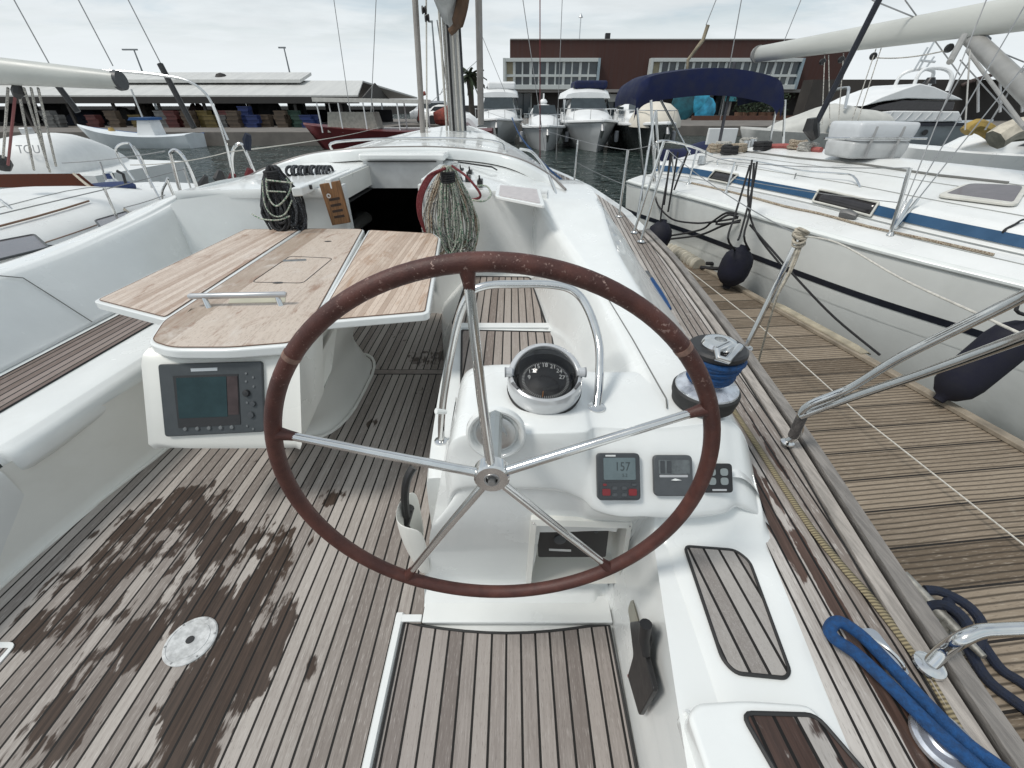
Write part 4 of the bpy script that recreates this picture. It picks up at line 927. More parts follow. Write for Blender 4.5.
rr_ = MB()
for k in range(4):
    o_ = .012*k; rr_.tube(smooth([P(446,168,y=3.16)+Vector((0,-.01*k,0)), P(433-1.5*k,176,y=3.14), P(423-1.5*k,195,y=3.12), P(421-.8*k,215,y=3.12), P(425,232,y=3.14)], 5), .0085, 8)
rr_.tube(smooth([P(452,166,y=3.2), P(466,176,y=3.1), P(478,190,y=3.05), P(480,197,y=3.05), P(472,200,y=3.08)], 5), .008, 8)
tag(rr_.build('red_line', ROPER, None, origin=P(430,190,y=3.15)), 'dark red rope looping down the left side of the big flecked hank', 'rope')
gl = MB(); gl.tube(smooth([P(474,186,z=1.05), P(486,186,z=1.05), P(491,194,z=1.05), P(484,201,z=1.05), P(472,200,z=1.05)], 5), .006, 6)
tag(gl.build('loose_loop', ROPEG, None, origin=P(484,190,z=1.05)), 'single grey green rope loop lying on the white shelf right of the big hank', 'rope')
hk2 = hank(P(273,166,y=3.30), .30, .44, 54, [ROPEK, BLKR, ROPEK], .0085, 5, 'rope_hank', 'black rope hank hung at the port corner, laced with pale green line', 'rope hank', .13, True, BLKR)
gz = MB(); c = P(272,200,y=3.12)
gz.tube(smooth([P(266,178,y=3.13), P(268,196,y=3.11), P(276,206,y=3.10), P(286,198,y=3.11), P(291,186,y=3.13), P(286,178,y=3.13)], 5), .0055, 8)
gz.tube(smooth([P(262,180,y=3.13), P(265,205,y=3.10), P(274,216,y=3.09), P(285,214,y=3.10), P(292,200,y=3.12)], 5), .0045, 8)
gz.tube(smooth([P(252,214,y=3.12), P(262,219,y=3.09), P(278,220,y=3.09), P(290,216,y=3.12)], 5), .005, 8)
gz.tube([P(266,180,y=3.12), P(293,183,y=3.12)], .005, 8).tube([P(267,191,y=3.11), P(286,192,y=3.11)], .0045, 8)
tag(gz.build('lacing_line', ROPEG, None, origin=c), 'pale green and white line laced over the black rope hank', 'line')
# ---- mast, boom and what hangs from them
MX, MY = -.94, 8.55
ms = MB(); rows = []
for z in (1.10, 1.6, 6, 13.0):
    rows.append([Vector((MX+math.cos(a*math.pi/8)*.12, MY+math.sin(a*math.pi/8)*.15, z)) for a in range(16)])
ms.grid(rows, closed=True, caps=True); mast = ms.build('mast', SPAR, yacht)
for k, (dx, dy) in enumerate(((-.17,-.12),(-.11,-.17),(.03,-.18),(.15,-.14),(.11,-.20),(-.04,-.20))):
    MB().rod((MX+dx,MY+dy,1.18),(MX+dx*.8,MY+dy,5.5), .019, n=6).build('halyard', (WHITER, ROPEW, WHITER, ROPEK, WHITER, BLKR)[k], mast)
bo = MB().tube([(MX,MY-.15,2.86),(MX,MY-2,2.93),(MX,MY-5.2,3.05)], [.09,.10,.09], 14).build('boom', SPAR, yacht)
sc_ = []
for (y, w, z0, z1) in ((MY-.16,.16,2.50,3.15),(MY-.35,.24,2.62,3.4),(MY-.8,.26,2.78,3.5),(MY-2,.24,2.85,3.4),(MY-5,.16,2.98,3.25)):
    sc_.append([Vector((MX+w*math.sin(a*math.pi/9)*(1-.25*math.cos(a*math.pi/9))*(1+.10*math.sin(a*5+y*7)), y, (z0+z1)/2-(z1-z0)/2*math.cos(a*math.pi/9))) for a in range(18)])
MB().grid(lerp_rows(sc_, 5), closed=True, caps=True).build('sail_bag', GREYCAN, bo)
MB().tube(smooth([(MX+.20,MY-.5,3.3),(MX+.26,MY-.5,2.9),(MX+.14,MY-.45,2.55),(MX+.02,MY-.42,2.45)], 5), [.05]*6+[.09]*5+[.05]*5, 8).build('sail_strap', TAN, bo)
# rigid vang / spinnaker pole stowed on the left of the mast and halyards beyond
kp = MB().tube([P(423,135,y=8.2), P(417,0,y=8.2)+Vector((0,0,.6))], .045, 10).build('spinnaker_pole', mat('weathered_pole', (.30,.28,.26), .5, .3), yacht)
MB().rod(P(427,135,y=8.1), P(426,-30,y=8.1), .012, n=6).build('pole_line', WHITER, kp)
fp = MB().tube([P(481,125,y=8.9), P(478,-30,y=8.9)], .055, 12).build('mast_pole', mat('weathered_pole', (.30,.28,.26), .5, .3), yacht)
rg = MB()
for (x0, y0, x1, y1, yy, r_) in ((545,150,520,-20,8.4,.006),(540,152,540,-20,8.6,.007),(556,160,563,-20,8.3,.005),(350,112,331,-20,8.6,.006),(371,112,377,-20,8.4,.006),(478,26,505,92,8.6,.004),(455,62,440,95,8.6,.004),(478,60,428,105,8.5,.004),(437,20,449,100,8.5,.01)):
    rg.rod(P(x0, y0, y=yy), P(x1, y1, y=yy), r_, n=6)
rg.build('standing_rigging', WIRE, yacht)
MB().rod(P(540,200,y=8.2), P(540,-20,y=8.6), .008, n=6).build('red_halyard', ROPER, yacht)
for (qx, qy) in ((424,10),(427,18)):
    MB().lathe([(.0,-.03),(.045,-.03),(.05,-.02),(.03,.0),(.05,.02),(.045,.03),(.0,.03)], P(qx, qy, y=8.0), (1,.3,0), n=16).build('block', BLACK, yacht)
# pulpit right forward and blue jib sheets down the starboard side
MB().tube(smooth([P(512,118,y=9.5), P(518,132,y=8.2), P(527,145,y=7.2), P(545,165,y=6.3), P(562,180,y=5.6), P(574,190,y=5.3)], 5), .012, 8).build('jib_sheet', BLUER, yacht)
# port lifelines with hoops
def hoop_(pts, r=.0125, nm='gate_hoop'): return MB().tube(smooth(pts, 5), r, 10).build(nm, CHROME, yacht)
hoop_([P(238,196,y=5.2), P(232,165,y=5.2), P(234,148,y=5.2), P(241,144,y=5.2), P(246,152,y=5.2), P(256,176,y=5.2)], .016)
hoop_([P(228,140,y=5.6), P(221,125,y=5.6), P(214,108,y=5.6), P(204,92,y=5.6), P(185,80,y=5.6), P(150,74,y=5.6), P(110,71,y=5.6), P(60,70,y=5.6)], .014, 'stern_arch')
for o_ in kids(yacht):
    if o_.name.startswith('stern_arch'): o_.data.materials[0] = ALU
MB().tube(smooth([P(236,196,y=5.0), P(228,152,y=5.0), P(219,122,y=5.0), P(212,104,y=5.0)], 5), .013, 10).build('arch_brace', CHROME, yacht)
MB().tube(sag(P(228,152,y=5.0), P(380,127,y=16), .05), .006, 6).tube(sag(P(228,152,y=5.0), P(130,165,y=4.6), .03), .004, 6).build('lifeline', WHITER, yacht)
for (qx, qy, m_) in ((233,190,ROPER),(250,185,ROPER),(248,150,NAVYR)):
    MB().tube([P(qx, qy, y=5.1), P(qx-1, qy-10, y=5.1), P(qx, qy-16, y=5.1)], [.03,.045,.03], 8).build('rope_bundle', m_, yacht)
MB().tube([P(205,197,y=4.8), P(203,184,y=4.8), P(206,176,y=4.8)], [.03,.05,.02], 8).build('stanchion_block', BLACK, yacht)
MB().tube([P(222,186,y=4.9), P(219,178,y=4.9), P(220,170,y=4.9)], [.03,.06,.02], 8).build('stanchion_block', BLACK, yacht)
# =================================================================== water
m, t, b = newmat('harbour_water'); g_ = t.add('ShaderNodeNewGeometry'); pos = g_.outputs['Position']
mp = t.add('ShaderNodeMapping'); mp.inputs['Scale'].default_value = (.8,1.15,1); t.put(mp.inputs[0], pos)
n1 = t.noise(mp.outputs[0], .85, 3, .55, .6); n2 = t.noise(mp.outputs[0], 4.5, 2, .5, .3); n3 = t.noise(mp.outputs[0], .5, 3, .5)
hh = t.math('ADD', t.math('MULTIPLY', n1, 1.0), t.math('ADD', t.math('MULTIPLY', n2, .28), t.math('MULTIPLY', n3, .9)))
t.put(b.inputs['Base Color'], t.mix(t.ss(n3, .3, .7), (.018,.032,.028), (.030,.045,.040)))
b.inputs['Roughness'].default_value = .07; b.inputs['IOR'].default_value = 1.33
t.put(b.inputs['Normal'], t.bump(hh, 1.0, 1.1)); WAT = m
o = MB().grid([[(-900,-60,WATER),(900,-60,WATER)],[(-900,2500,WATER),(900,2500,WATER)]]).build('water', WAT, smooth_=False); tag(o, kind='structure')
# =================================================================== dock (floating finger, boards across)
DZ = -.15
dd = Vector((-.192,.981,0)).normalized(); dn = Vector((dd.y, -dd.x, 0))
RE = lambda s: Vector((3.05,1.9,DZ))+dd*s          # right edge; s = distance along it from the near end
right = [RE(s) for s in (-4.5, 3.75)]
left = [Vector((1.62,-2.6,DZ)), Vector((1.60,.9,DZ)), Vector((1.46,3.0,DZ)), Vector((1.40,5.30,DZ))]
poly = left+[right[1], right[0]]
dk = MB().prism([p-Vector((0,0,.04)) for p in poly], (0,0,.04)).build('dock_decking', DOCKT, smooth_=False); tag(dk, kind='structure')
fl = MB().prism([p-Vector((0,0,.42)) for p in poly], (0,0,.37)).build('dock_float', mat('dark_float', (.05,.05,.045), .8, var=.3)); tag(fl, kind='structure')
# outer edge: rubbing timber and pale fendering strip
KERB = mat('weathered_kerb_timber', (.26,.22,.17), .8, var=.35, vscale=7, bump=.7, bscale=30)
def strip(s0, s1, off, w, z0, z1, m, name):
    a, c = RE(s0)+dn*off, RE(s1)+dn*off
    o = MB().prism([a+Vector((0,0,z0)), a+dn*w+Vector((0,0,z0)), c+dn*w+Vector((0,0,z0)), c+Vector((0,0,z0))], (0,0,z1-z0)).build(name, m, bevel=.006); tag(o, kind='structure')
strip(-4.5, 3.75, -.075, .07, .001, .032, KERB, 'dock_edge'); strip(-4.5, 3.75, .005, .05, -.16, -.004, mat('dock_frame_steel', (.12,.115,.105), .6, var=.3), 'dock_frame')
pts = [P(818,318,z=DZ+.035), P(856,345,z=DZ+.035)]
fd = MB(); a, c = RE(1.1)-dn*.02, RE(2.15)-dn*.02
fr_ = []
for i in range(11):
    q = a.lerp(c, i/10); k = .018 if 0 < i < 10 else .008; fr_.append([q+dn*-.03+Vector((0,0,.034)), q+dn*-.02+Vector((0,0,.034+k*.7)), q+dn*.04+Vector((0,0,.036+k)), q+dn*.075+Vector((0,0,.02))])
tag(fd.grid(fr_).build('dock_bumper', mat('yellowed_foam', (.36,.32,.24), .8, var=.3), None, origin=a, solid=.01), 'flat cream foam bumper fixed along the outer edge of the dock', 'bumper')
# ribbed white rubber fender strip at the dock end
rf = thing('ribbed_fender', 'white ribbed rubber fender strip lying near the far end of the dock', 'fender', P(685,262,z=DZ))
a, c = P(666,246,z=DZ+.03), P(699,266,z=DZ+.03)
rb = MB(); ax_ = (c-a).normalized(); sd = Vector((ax_.y, -ax_.x, 0))
pth = [a.lerp(c, i/44) for i in range(45)]
rb.tube(pth, [.085 if i % 4 < 2 else .052 for i in range(45)], 12).build('ribs', mat('dirty_white_rubber', (.52,.49,.41), .6, var=.2, dirt=((.3,.27,.2), .6)), rf)
MB().tube(smooth([c+Vector((.0,-.05,0)), c+Vector((.12,-.16,.02)), c+Vector((.25,-.14,.02)), c+Vector((.22,.02,.02)), c+Vector((.1,.04,.02))], 4), .022, 8).build('lashing', BLKR, rf)
# dock cleat with dark blue rope
cc_ = P(935,612,z=DZ)
cl_ = thing('dock_cleat', 'worn galvanised cleat with two horns bolted on the dock boards', 'cleat', cc_)
GALV = mat('galvanised', (.34,.33,.30), .5, .6, var=.3, vscale=30)
ax2 = (P(985,655,z=DZ+.10)-P(905,575,z=DZ+.10)); ctr = (P(985,655,z=DZ+.10)+P(905,575,z=DZ+.10))/2
e1, e2 = P(984,657,z=DZ+.10), P(905,573,z=DZ+.10)
MB().tube([e1, e1.lerp(ctr,.5)+Vector((0,0,-.006)), ctr+Vector((0,0,-.01)), e2.lerp(ctr,.5)+Vector((0,0,-.006)), e2], [.011,.017,.020,.017,.011], 12).build('horns', GALV, cl_)
MB().rod(ctr.lerp(e1,.25)-Vector((0,0,.10)), ctr.lerp(e1,.2), .020).build('post', GALV, cl_); MB().rod(ctr.lerp(e2,.25)-Vector((0,0,.10)), ctr.lerp(e2,.2), .020).build('post', GALV, cl_)
MB().prism(roundpoly([ctr+Vector((-.07,-.11,-.099)), ctr+Vector((.07,-.11,-.099)), ctr+Vector((.07,.11,-.099)), ctr+Vector((-.07,.11,-.099))], .02), (0,0,.012)).build('foot_plate', GALV, cl_)
z1 = DZ+.06
nr = MB(); nr.tube(smooth([P(925,590,z=DZ+.10), P(942,592,z=DZ+.11), P(968,606,z=DZ+.12), P(982,626,z=DZ+.10), P(974,650,z=DZ+.05), P(966,622,z=DZ+.13), P(948,606,z=DZ+.13), P(930,606,z=DZ+.09)], 5), .018, 10)
nr.tube(smooth([P(948,600,z=DZ+.10), P(958,625,z=DZ+.09), P(972,655,z=DZ+.04), P(990,682,z=DZ+.02), P(1024,708,z=DZ+.02), P(1070,745,z=DZ+.02)], 5), .018, 10)
nr.tube(smooth([P(980,640,z=DZ+.06), P(1000,668,z=DZ+.02), P(1024,684,z=DZ+.02), P(1075,722,z=DZ+.02)], 5), .017, 10)
tag(nr.build('mooring_rope', NAVYR, None, origin=cc_), 'dark navy mooring rope made fast on the dock cleat', 'rope')
# light strip lying on the dock side by the cleat
# thin lines over the dock
ln = MB().tube([P(632,222,y=5.4), P(686,268,z=DZ+.30), P(760,326,z=DZ+.2), P(865,420,z=DZ+.12), P(1024,545,z=DZ+.05), P(1100,600,z=DZ+.02)], .0042, 6)
tag(ln.build('mooring_line', WHITER, None, origin=P(760,326,z=DZ+.2)), 'thin cream line stretched over the length of the dock boards', 'line')

# =================================================================== NEIGHBOUR YACHT TO STARBOARD
G = [(1.72,6.95,.60),(1.86,6.45,.60),(2.27,5.55,.585),(2.70,4.5,.55),(3.10,3.6,.52),(3.57,2.84,.49),(4.05,1.9,.48),(4.5,.6,.5),(4.75,-1.2,.55)]
S0 = [(2.2,7.4,.66),(2.62,6.9,.67),(3.0,5.8,.665),(3.33,4.9,.655),(3.52,4.05,.64),(3.85,3.2,.62),(4.25,2.2,.61),(4.7,.9,.62),(4.95,-1.0,.66)]
nb = thing('sailing_yacht', 'white neighbour yacht with a blue stripe, moored across the dock to starboard', 'yacht', (4.2, 3.5, WATER))
CT = [(4.0,8.6,.94),(4.25,7.8,.97),(4.5,6.6,.99),(4.75,5.6,1.0),(5.0,4.7,1.0),(5.3,3.7,.99),(5.65,2.6,.97),(6.0,1.3,.96),(6.2,-.6,.97)]
rows = []
inw = Vector((.90,.42,0))
for g_, s_, c_ in zip(G, S0, CT):
    g_, s_, c_ = Vector(g_), Vector(s_), Vector(c_); f = 1.0
    def L(a, b_, k, dz=0): q = a.lerp(b_, k); return q+Vector((0,0,dz))
    far = c_+(c_-g_)*Vector((1,1,0)).length*.0 + (c_-g_)*1.0
    rows.append([g_+inw*.55+Vector((0,0,WATER-.35-g_.z)), g_+inw*.26+Vector((0,0,-1.25)), g_+inw*.11+Vector((0,0,-.75)), g_+inw*.035+Vector((0,0,-.38)), g_+inw*.0+Vector((0,0,-.10)), g_+Vector((-.01,0,-.012)), g_+inw*.012+Vector((0,0,.018)), g_+inw*.05+Vector((0,0,.026)),
        L(g_,s_,.5,.016), L(g_,s_,.85,-.008), s_+Vector((0,0,.0)), s_+inw*.045+Vector((0,0,.125)), L(s_,c_,.20,.10), L(s_,c_,.45,.085), L(s_,c_,.62,.06), L(s_,c_,.80,.035), c_+Vector((0,0,.01)), Vector((far.x-.8,far.y-.35,.86)), Vector((far.x,far.y,.60)), Vector((far.x-.3,far.y-.2,-.9))])
R1 = lerp_rows(rows, 5)
hullrows = [r[:8] for r in R1]; deckrows = [r[7:] for r in R1]
hm = MB().grid(rowsmooth(hullrows, 2)); hm.grid([[p for p in rowsmooth(hullrows, 2)[0]], [Vector((CT[0][0], CT[0][1], p.z)) for p in rowsmooth(hullrows, 2)[0]]])
hm.build('hull', HULLG, nb, ang=60)
MB().grid(rowsmooth(deckrows, 2)).grid([rowsmooth([R1[0][7:]], 2)[0], [p-Vector((0,0,1.0)) for p in rowsmooth([R1[0][7:]], 2)[0]]]).build('deck', GELN, nb, ang=60)
# stripe along the cabin side, windows
def along(k, dz=0.0, n=.004):
    """points on the band between the deck break (k=0) and its upper edge (k=1)"""
    return [r[10].lerp(r[11], k)+Vector((-.9*n, -.42*n, n*.6+dz)) for r in R1]
lo_, hi_ = along(.18, n=.014), along(.80, n=.014)
MB().grid([lo_, hi_]).build('cabin_stripe', STRIPE, nb)
st = along(.5)
def near_px(line, px):
    best = min(range(len(line)), key=lambda i: abs(project(line[i])[0]-px)); return best
def project(p):
    z = p.z-EYE; f = p.y*CYP-z*SYP; dn_ = -(p.y*SYP+z*CYP); return 512+FPX*p.x/f, 384+FPX*dn_/f
def cut(line, pxa, pxb, n=8):
    """piece of a line between two headings, finely sampled"""
    fine = []
    for a, c in zip(line, line[1:]):
        for k in range(12): fine.append(a.lerp(c, k/12))
    fine = [p for p in fine if p.y*CYP-(p.z-EYE)*SYP > .3]
    ins = [p for p in fine if min(pxa, pxb) <= project(p)[0] <= max(pxa, pxb)]
    st_ = max(1, len(ins)//n); return ins[::st_]+[ins[-1]]
lw, hw = along(.02, n=.018), along(.95, n=.018)
for (xa, xb) in ((708,739),(812,880)):
    q1, q2 = cut(lw, xa, xb-9), cut(hw, xa+7, xb)
    m_ = min(len(q1), len(q2)); q1, q2 = q1[:m_-1]+[q1[-1]], q2[:m_-1]+[q2[-1]]
    w_ = MB().grid([q1, q2]).build('cabin_window', SMOKE, nb, solid=.004)
    loop = [p+Vector((-.006,-.003,.002)) for p in roundpoly(q1+q2[::-1], .02, 2)]
    MB().tube(loop, .011, 6, closed=True).build('window_frame', mat('cream_frame', (.58,.57,.52), .4), w_)
LN = mat('moulded_line', (.30,.31,.30), .6)
for a_, b_, f_ in ((8,9,.2),(9,10,.6),(12,13,.1),(13,14,.3),(14,15,.4)): MB().tube([r[a_].lerp(r[b_], f_)+Vector((0,0,.003)) for r in R1], .0045, 5).build('deck_line', LN, nb)
# rubbing stripe and line on the hull
def hull_line(a, f): return [r[a].lerp(r[a+1], f)+Vector((-.9*.006,-.42*.006,0)) for r in R1]
MB().grid([hull_line(3,.02), hull_line(2,.86)]).build('rubbing_stripe', NSTRIPE, nb)
MB().grid([hull_line(2,.52), hull_line(2,.48)]).build('cove_line', mat('pale_line', (.62,.64,.62), .4), nb)
MB().tube([r[5]+Vector((-.004,0,.004)) for r in R1], .014, 8).build('gunwale_moulding', mat('grey_moulding', (.40,.42,.41), .4), nb)
# hatch on the deck
hq = [P(935,196,z=.95), P(967,187,z=.95), P(1030,194,z=.95), P(1012,210,z=.95)]
def ondeck(px, py, dz=0.0):
    """foot of a fitting on the cambered deck, found by marching the deck rows"""
    best = None
    for r in R1:
        for p, q in zip(r[8:17], r[9:17]):
            for k in range(5):
                w_ = p.lerp(q, k/5)
                if w_.y*CYP-(w_.z-EYE)*SYP < .3: continue
                x, y = project(w_); d = (x-px)**2+(y-py)**2
                if best is None or d < best[0]: best = (d, w_)
    return best[1]+Vector((0,0,dz))
zz = ondeck(980,198).z+.012
hq = [ondeck(x_, y_, .012) for x_, y_ in ((935,196),(967,187),(1030,194),(1012,210))]
hx = MB().prism(roundpoly(hq, .08), (0,0,.022)).build('deck_hatch', mat('cream_frame', (.58,.57,.52), .4), nb, bevel=.006)
MB().prism([p+Vector((0,0,.023)) for p in roundpoly(inset(hq, .035), .06)], (0,0,.004)).build('hatch_pane', SMOKE2, hx)
# grab rail
gr = [ondeck(x, y, .07) for x, y in ((716,165),(735,166),(766,170),(800,176),(835,182),(852,184))]
gr_ = MB().tube(smooth([gr[0]-Vector((0,0,.07))]+gr+[ondeck(861,190)], 3), .011, 8).build('grab_rail', CHROME, nb)
for x, y in ((735,172),(796,181)): MB().rod(ondeck(x, y), ondeck(x, y, .07), .009, n=8).build('rail_foot', CHROME, gr_)
MB().tube([ondeck(x, y, .01) for x, y in ((742,152),(800,160),(860,167),(940,176),(1010,185))], .012, 6).build('deck_seam', mat('grey_sealant', (.16,.16,.15), .6), nb)
# jackline, car and stanchions
MB().tube(smooth([ondeck(x, y, .012) for x, y in ((690,185),(745,205),(785,212),(822,222),(870,228),(930,242),(1000,256))], 3), .012, 6).build('sheet', ROPEB, nb)
blk_ = ondeck(842,220,.03); MB().tube([blk_, blk_+Vector((.03,-.05,.01)), blk_+Vector((.07,-.12,.0))], [.045,.05,.03], 10).build('genoa_car', mat('car_grey', (.14,.14,.14), .5, .4), nb)
def nstan(px, py, tx, ty, r=.0125, nm='stanchion', m_=CHROME, dy=.05):
    a = ondeck(px, py); c = P(tx, ty, y=a.y+dy); o = MB().rod(a, c, r, n=10).build(nm, m_, nb)
    MB().lathe([(0,0),(.03,0),(.014,.03),(0,.03)], a, n=14).build('stanchion_foot', CHROME, o); return a, c
n1 = nstan(878,247,910,168,.016); n2 = nstan(721,212,735,162); n3 = nstan(688,200,697,150)
for (a_, b_, c_, d_) in ((893,228,926,150),(893,230,945,142),(898,232,965,140)):
    a, c = ondeck(a_, b_), P(c_, d_, y=4.3); MB().tube([a, a.lerp(c,.35)], [.016,.013], 8).build('rigging_screw', CHROME, nb); MB().rod(a.lerp(c,.3), c+(c-a)*2.6, .005, n=6).build('shroud', WIRE, nb)
MB().tube(sag(n1[1], n2[1], .02), .004, 6).tube(sag(n2[1], n3[1], .02), .004, 6).build('lifeline', WIRE, nb)
MB().tube(sag((n1[0]+n1[1])/2, (n2[0]+n2[1])/2, .02), .0035, 6).build('lifeline', WIRE, nb)
# pushpit at the far end
pp0 = [P(653,195,y=6.5), P(655,150,y=6.5), P(662,141,y=6.5), P(690,146,y=6.8), P(712,155,y=7.2)]
MB().tube(smooth(pp0, 4), .016, 8).build('pushpit', CHROME, nb)
for (x0, y0, x1, y1, yy, r_) in ((655,185,651,100,6.6,.018),(660,190,656,110,6.7,.018),(668,190,690,150,6.6,.014),(642,200,648,150,6.5,.014),(675,195,672,152,6.6,.014),(704,190,706,150,7.0,.010)):
    MB().rod(P(x0,y0,y=yy), P(x1,y1,y=yy), r_, n=8).build('pushpit_post', CHROME, nb)
MB().rod(P(636,225,y=6.0), P(655,112,y=6.4), .014, n=8).build('boarding_pole', ALU, nb)
# boom, strap, vang
boom_a, boom_b = Vector((4.70,10.25,2.36)), Vector((5.35,4.7,2.33))
rows = []
for k in range(7):
    c = boom_a.lerp(boom_b, k/6); h_ = .125+.03*min(1, k/5); s_ = Vector((1,.12,0)).normalized()
    rows.append([c+s_*math.cos(a*.3927)*.085+Vector((0,0,math.sin(a*.3927)*h_)) for a in range(16)])
bm_ = MB().grid(rows, closed=True, caps=True).build('boom', BOOMC, nb)
MB().tube([boom_a+Vector((-.004,.03,0)), boom_a+Vector((0,-.03,0))], [.13,.14], 14).build('boom_end', mat('grey_cap', (.30,.30,.29), .5), bm_)
def bp(px):  # underside of the boom seen at a heading
    best = min((boom_a.lerp(boom_b, k/200) for k in range(201)), key=lambda p: abs(project(p)[0]-px)); return best-Vector((0,0,.15))
for px in (828,848,882,960):
    q = bp(px); MB().lathe([(0,-.03),(.035,-.03),(.045,-.01),(.045,.01),(.035,.03),(0,.03)], q-Vector((0,0,.08)), (.3,1,0), n=12).build('boom_block', BLACK, bm_)
ms_ = MB()
for (px, tx, ty) in ((828,822,125),(832,830,128),(848,838,128),(882,848,132),(886,856,126)): ms_.rod(bp(px), P(tx, ty, y=bp(px).y-.3), .007, n=6)
ms_.tube(sag(bp(884)-Vector((0,0,.1)), bp(958)-Vector((0,0,.1)), .03), .007, 6)
ms_.build('mainsheet', ROPEW, bm_)
vg0 = bp(972)+Vector((0,0,.02)); vg1 = Vector((5.6,3.6,1.35))
vp = P(1030,98,y=4.1)
vg = MB().rod(P(972,38,y=vg0.y), P(1075,140,y=3.9), .078, n=16).build('vang', mat('vang_grey', (.34,.335,.32), .4, .3), nb)
MB().rod(P(969,34,y=vg0.y+.03), P(982,46,y=vg0.y-.02), .085, n=16).build('vang_cap', DGREY2, vg)
MB().rod(P(967,50,y=5.6), P(1024,127,y=4.4), .016, n=8).rod(P(964,36,y=5.6), P(950,62,y=5.4), .030, n=8).rod(P(970,50,y=5.4), P(965,130,y=5), .007, n=6).build('vang_tackle', mat('vang_grey', (.34,.335,.32), .4, .3), vg)
# black furled stay in front of the boom, backstays
MB().rod(P(884,-10,y=6.5), P(812,132,y=6.9), .035, n=10).build('furled_stay', NSTRIPE, nb)
MB().tube([P(813,118,y=6.9), P(811,128,y=6.9), P(815,138,y=6.9)], [.07,.10,.06], 10).build('furling_drum', BLACK, nb)
bs = MB()
for (x0, y0, x1, y1, yy, r_) in ((805,-10,762,95,10,.008),(745,-20,720,120,9.5,.009),(720,-10,706,25,10,.008),(872,0,1024,62,7,.008),(905,0,960,75,7,.008),(1024,68,985,130,5,.008),(960,60,1024,130,6,.007),(936,120,970,60,5.5,.007)):
    MB().rod(P(x0,y0,y=yy), P(x1,y1,y=yy), r_, n=6).build('stay', WIRE, nb)
MB().tube([P(708,25,y=10), P(703,40,y=10), P(688,60,y=10), P(686,92,y=10)], [.035,.035,.03,.012], 8).build('wrapped_pole', mat('sail_wrap', (.28,.24,.17), .8, var=.4), nb)
MB().rod(P(735,62,y=9.6), P(718,150,y=9.4), .03, n=8).build('backstay_leg', mat('dark_leg', (.06,.06,.07), .5), nb)
# deck clutter and coils far aft
for k, (px, py) in enumerate(((715,153),(722,150),(730,156),(738,152),(745,147),(762,152),(796,150),(805,152))):
    c = ondeck(px, py, .06); rk = random.Random(k); cm_ = MB()
    for j in range(5): cm_.tube([c+Vector((math.cos(a*.6283)*(.10+.03*rk.random()), math.sin(a*.6283)*(.08+.03*rk.random()), .02*j-.03+rk.uniform(-.01,.01))) for a in range(10)], .02, 6, closed=True)
    cm_.build('coiled_sheet', (ROPEB, ROPEW, BLKR)[k % 3], nb)
MB().tube([ondeck(x, y, .04) for x, y in ((768,148),(785,146),(805,147),(820,150))], .035, 8).build('red_cover_roll', mat('faded_red', (.35,.10,.09), .8), nb)
for k, (px, py) in enumerate(((745,148),(752,147),(700,166))): MB().tube([ondeck(px, py, .02), ondeck(px, py, .12)], [.06,.05], 12).build('deck_winch', ALU, nb)
# liferaft canister
rc = ondeck(860,157,.0); rx = (P(898,150,y=rc.y)-P(822,150,y=rc.y)); L_ = rx.length*.76
raft = thing('liferaft', 'white fibreglass liferaft canister strapped on the neighbour yacht cabin roof', 'liferaft', rc)
def rbox(name, z0, z1, w, d, m_, e=.16, par=raft):
    rws = []
    for (z, f) in ((z0,.90),(z0+.012,.94),(z0+.03,.955),((z0+z1)/2,.99),(z1-.03,1.0),(z1-.008,.975),(z1,.93)):
        row = []
        for k in range(32):
            a = k*2*math.pi/32; row.append(rc+Vector((w/2*f*math.copysign(abs(math.cos(a))**e, math.cos(a)), d/2*f*math.copysign(abs(math.sin(a))**e, math.sin(a)), z)))
        rws.append(row)
    return MB().grid(rws, closed=True, caps=True).build(name, m_, par, ang=60)
RW_ = mat('raft_shell', (.56,.58,.60), .35, var=.05)
rbox('lower_shell', .02, .20, L_*.97, .55, mat('raft_shell_low', (.47,.48,.48), .4)); rbox('upper_shell', .205, .40, L_, .60, RW_)
for k in (-.22,.22): MB().box((rc.x+k*L_-.015, rc.y-.299, rc.z+.03),(rc.x+k*L_+.015, rc.y-.296, rc.z+.36)).build('strap', mat('grey_strap', (.36,.36,.36), .8), raft)
MB().tube([rc+Vector((-.75,-.33,.24)), rc+Vector((.45,-.33,.24))], .012, 6).build('cradle_bar', CHROME, raft)
# bimini over the cockpit beyond
bi = thing('bimini', 'navy blue canvas bimini stretched over a steel frame beyond the neighbour yacht', 'bimini', P(712,150,y=9.2))
fr = smooth([P(636,106,y=9.3), P(638,92,y=9.3), P(648,78,y=9.3), P(672,72,y=9.3), P(712,68,y=9.3), P(745,70,y=9.3), P(774,77,y=9.3), P(783,86,y=9.3), P(784,104,y=9.3)], 5)
rows = []
for k, (dy, dz, dr) in enumerate(((-.0,-.42,0),(-.02,-.20,0),(0,0,0),(.5,.03,0),(1.2,.03,0),(1.9,-.03,0))):
    n_ = len(fr); row = []
    for i, p in enumerate(fr):
        e_ = abs(i/(n_-1)-.5)*2; dd_ = dz if dz > -.05 else dz*(.95-.0*e_)
        if dz < -.05 and e_ > .80: dd_ *= .55
        row.append(p+Vector((0,dy,dd_)))
    rows.append(row)
MB().grid(rows).build('canopy', NAVY, bi, ang=80)
for (x0, y0, x1, y1, dy) in ((637,108,646,205,0),(785,100,783,150,0),(650,80,690,155,.8),(780,90,770,140,1.2)):
    MB().tube([P(x0,y0,y=9.3+dy), P(x1,y1,y=9.3+dy)], .022, 8).build('frame_tube', CHROME, bi)
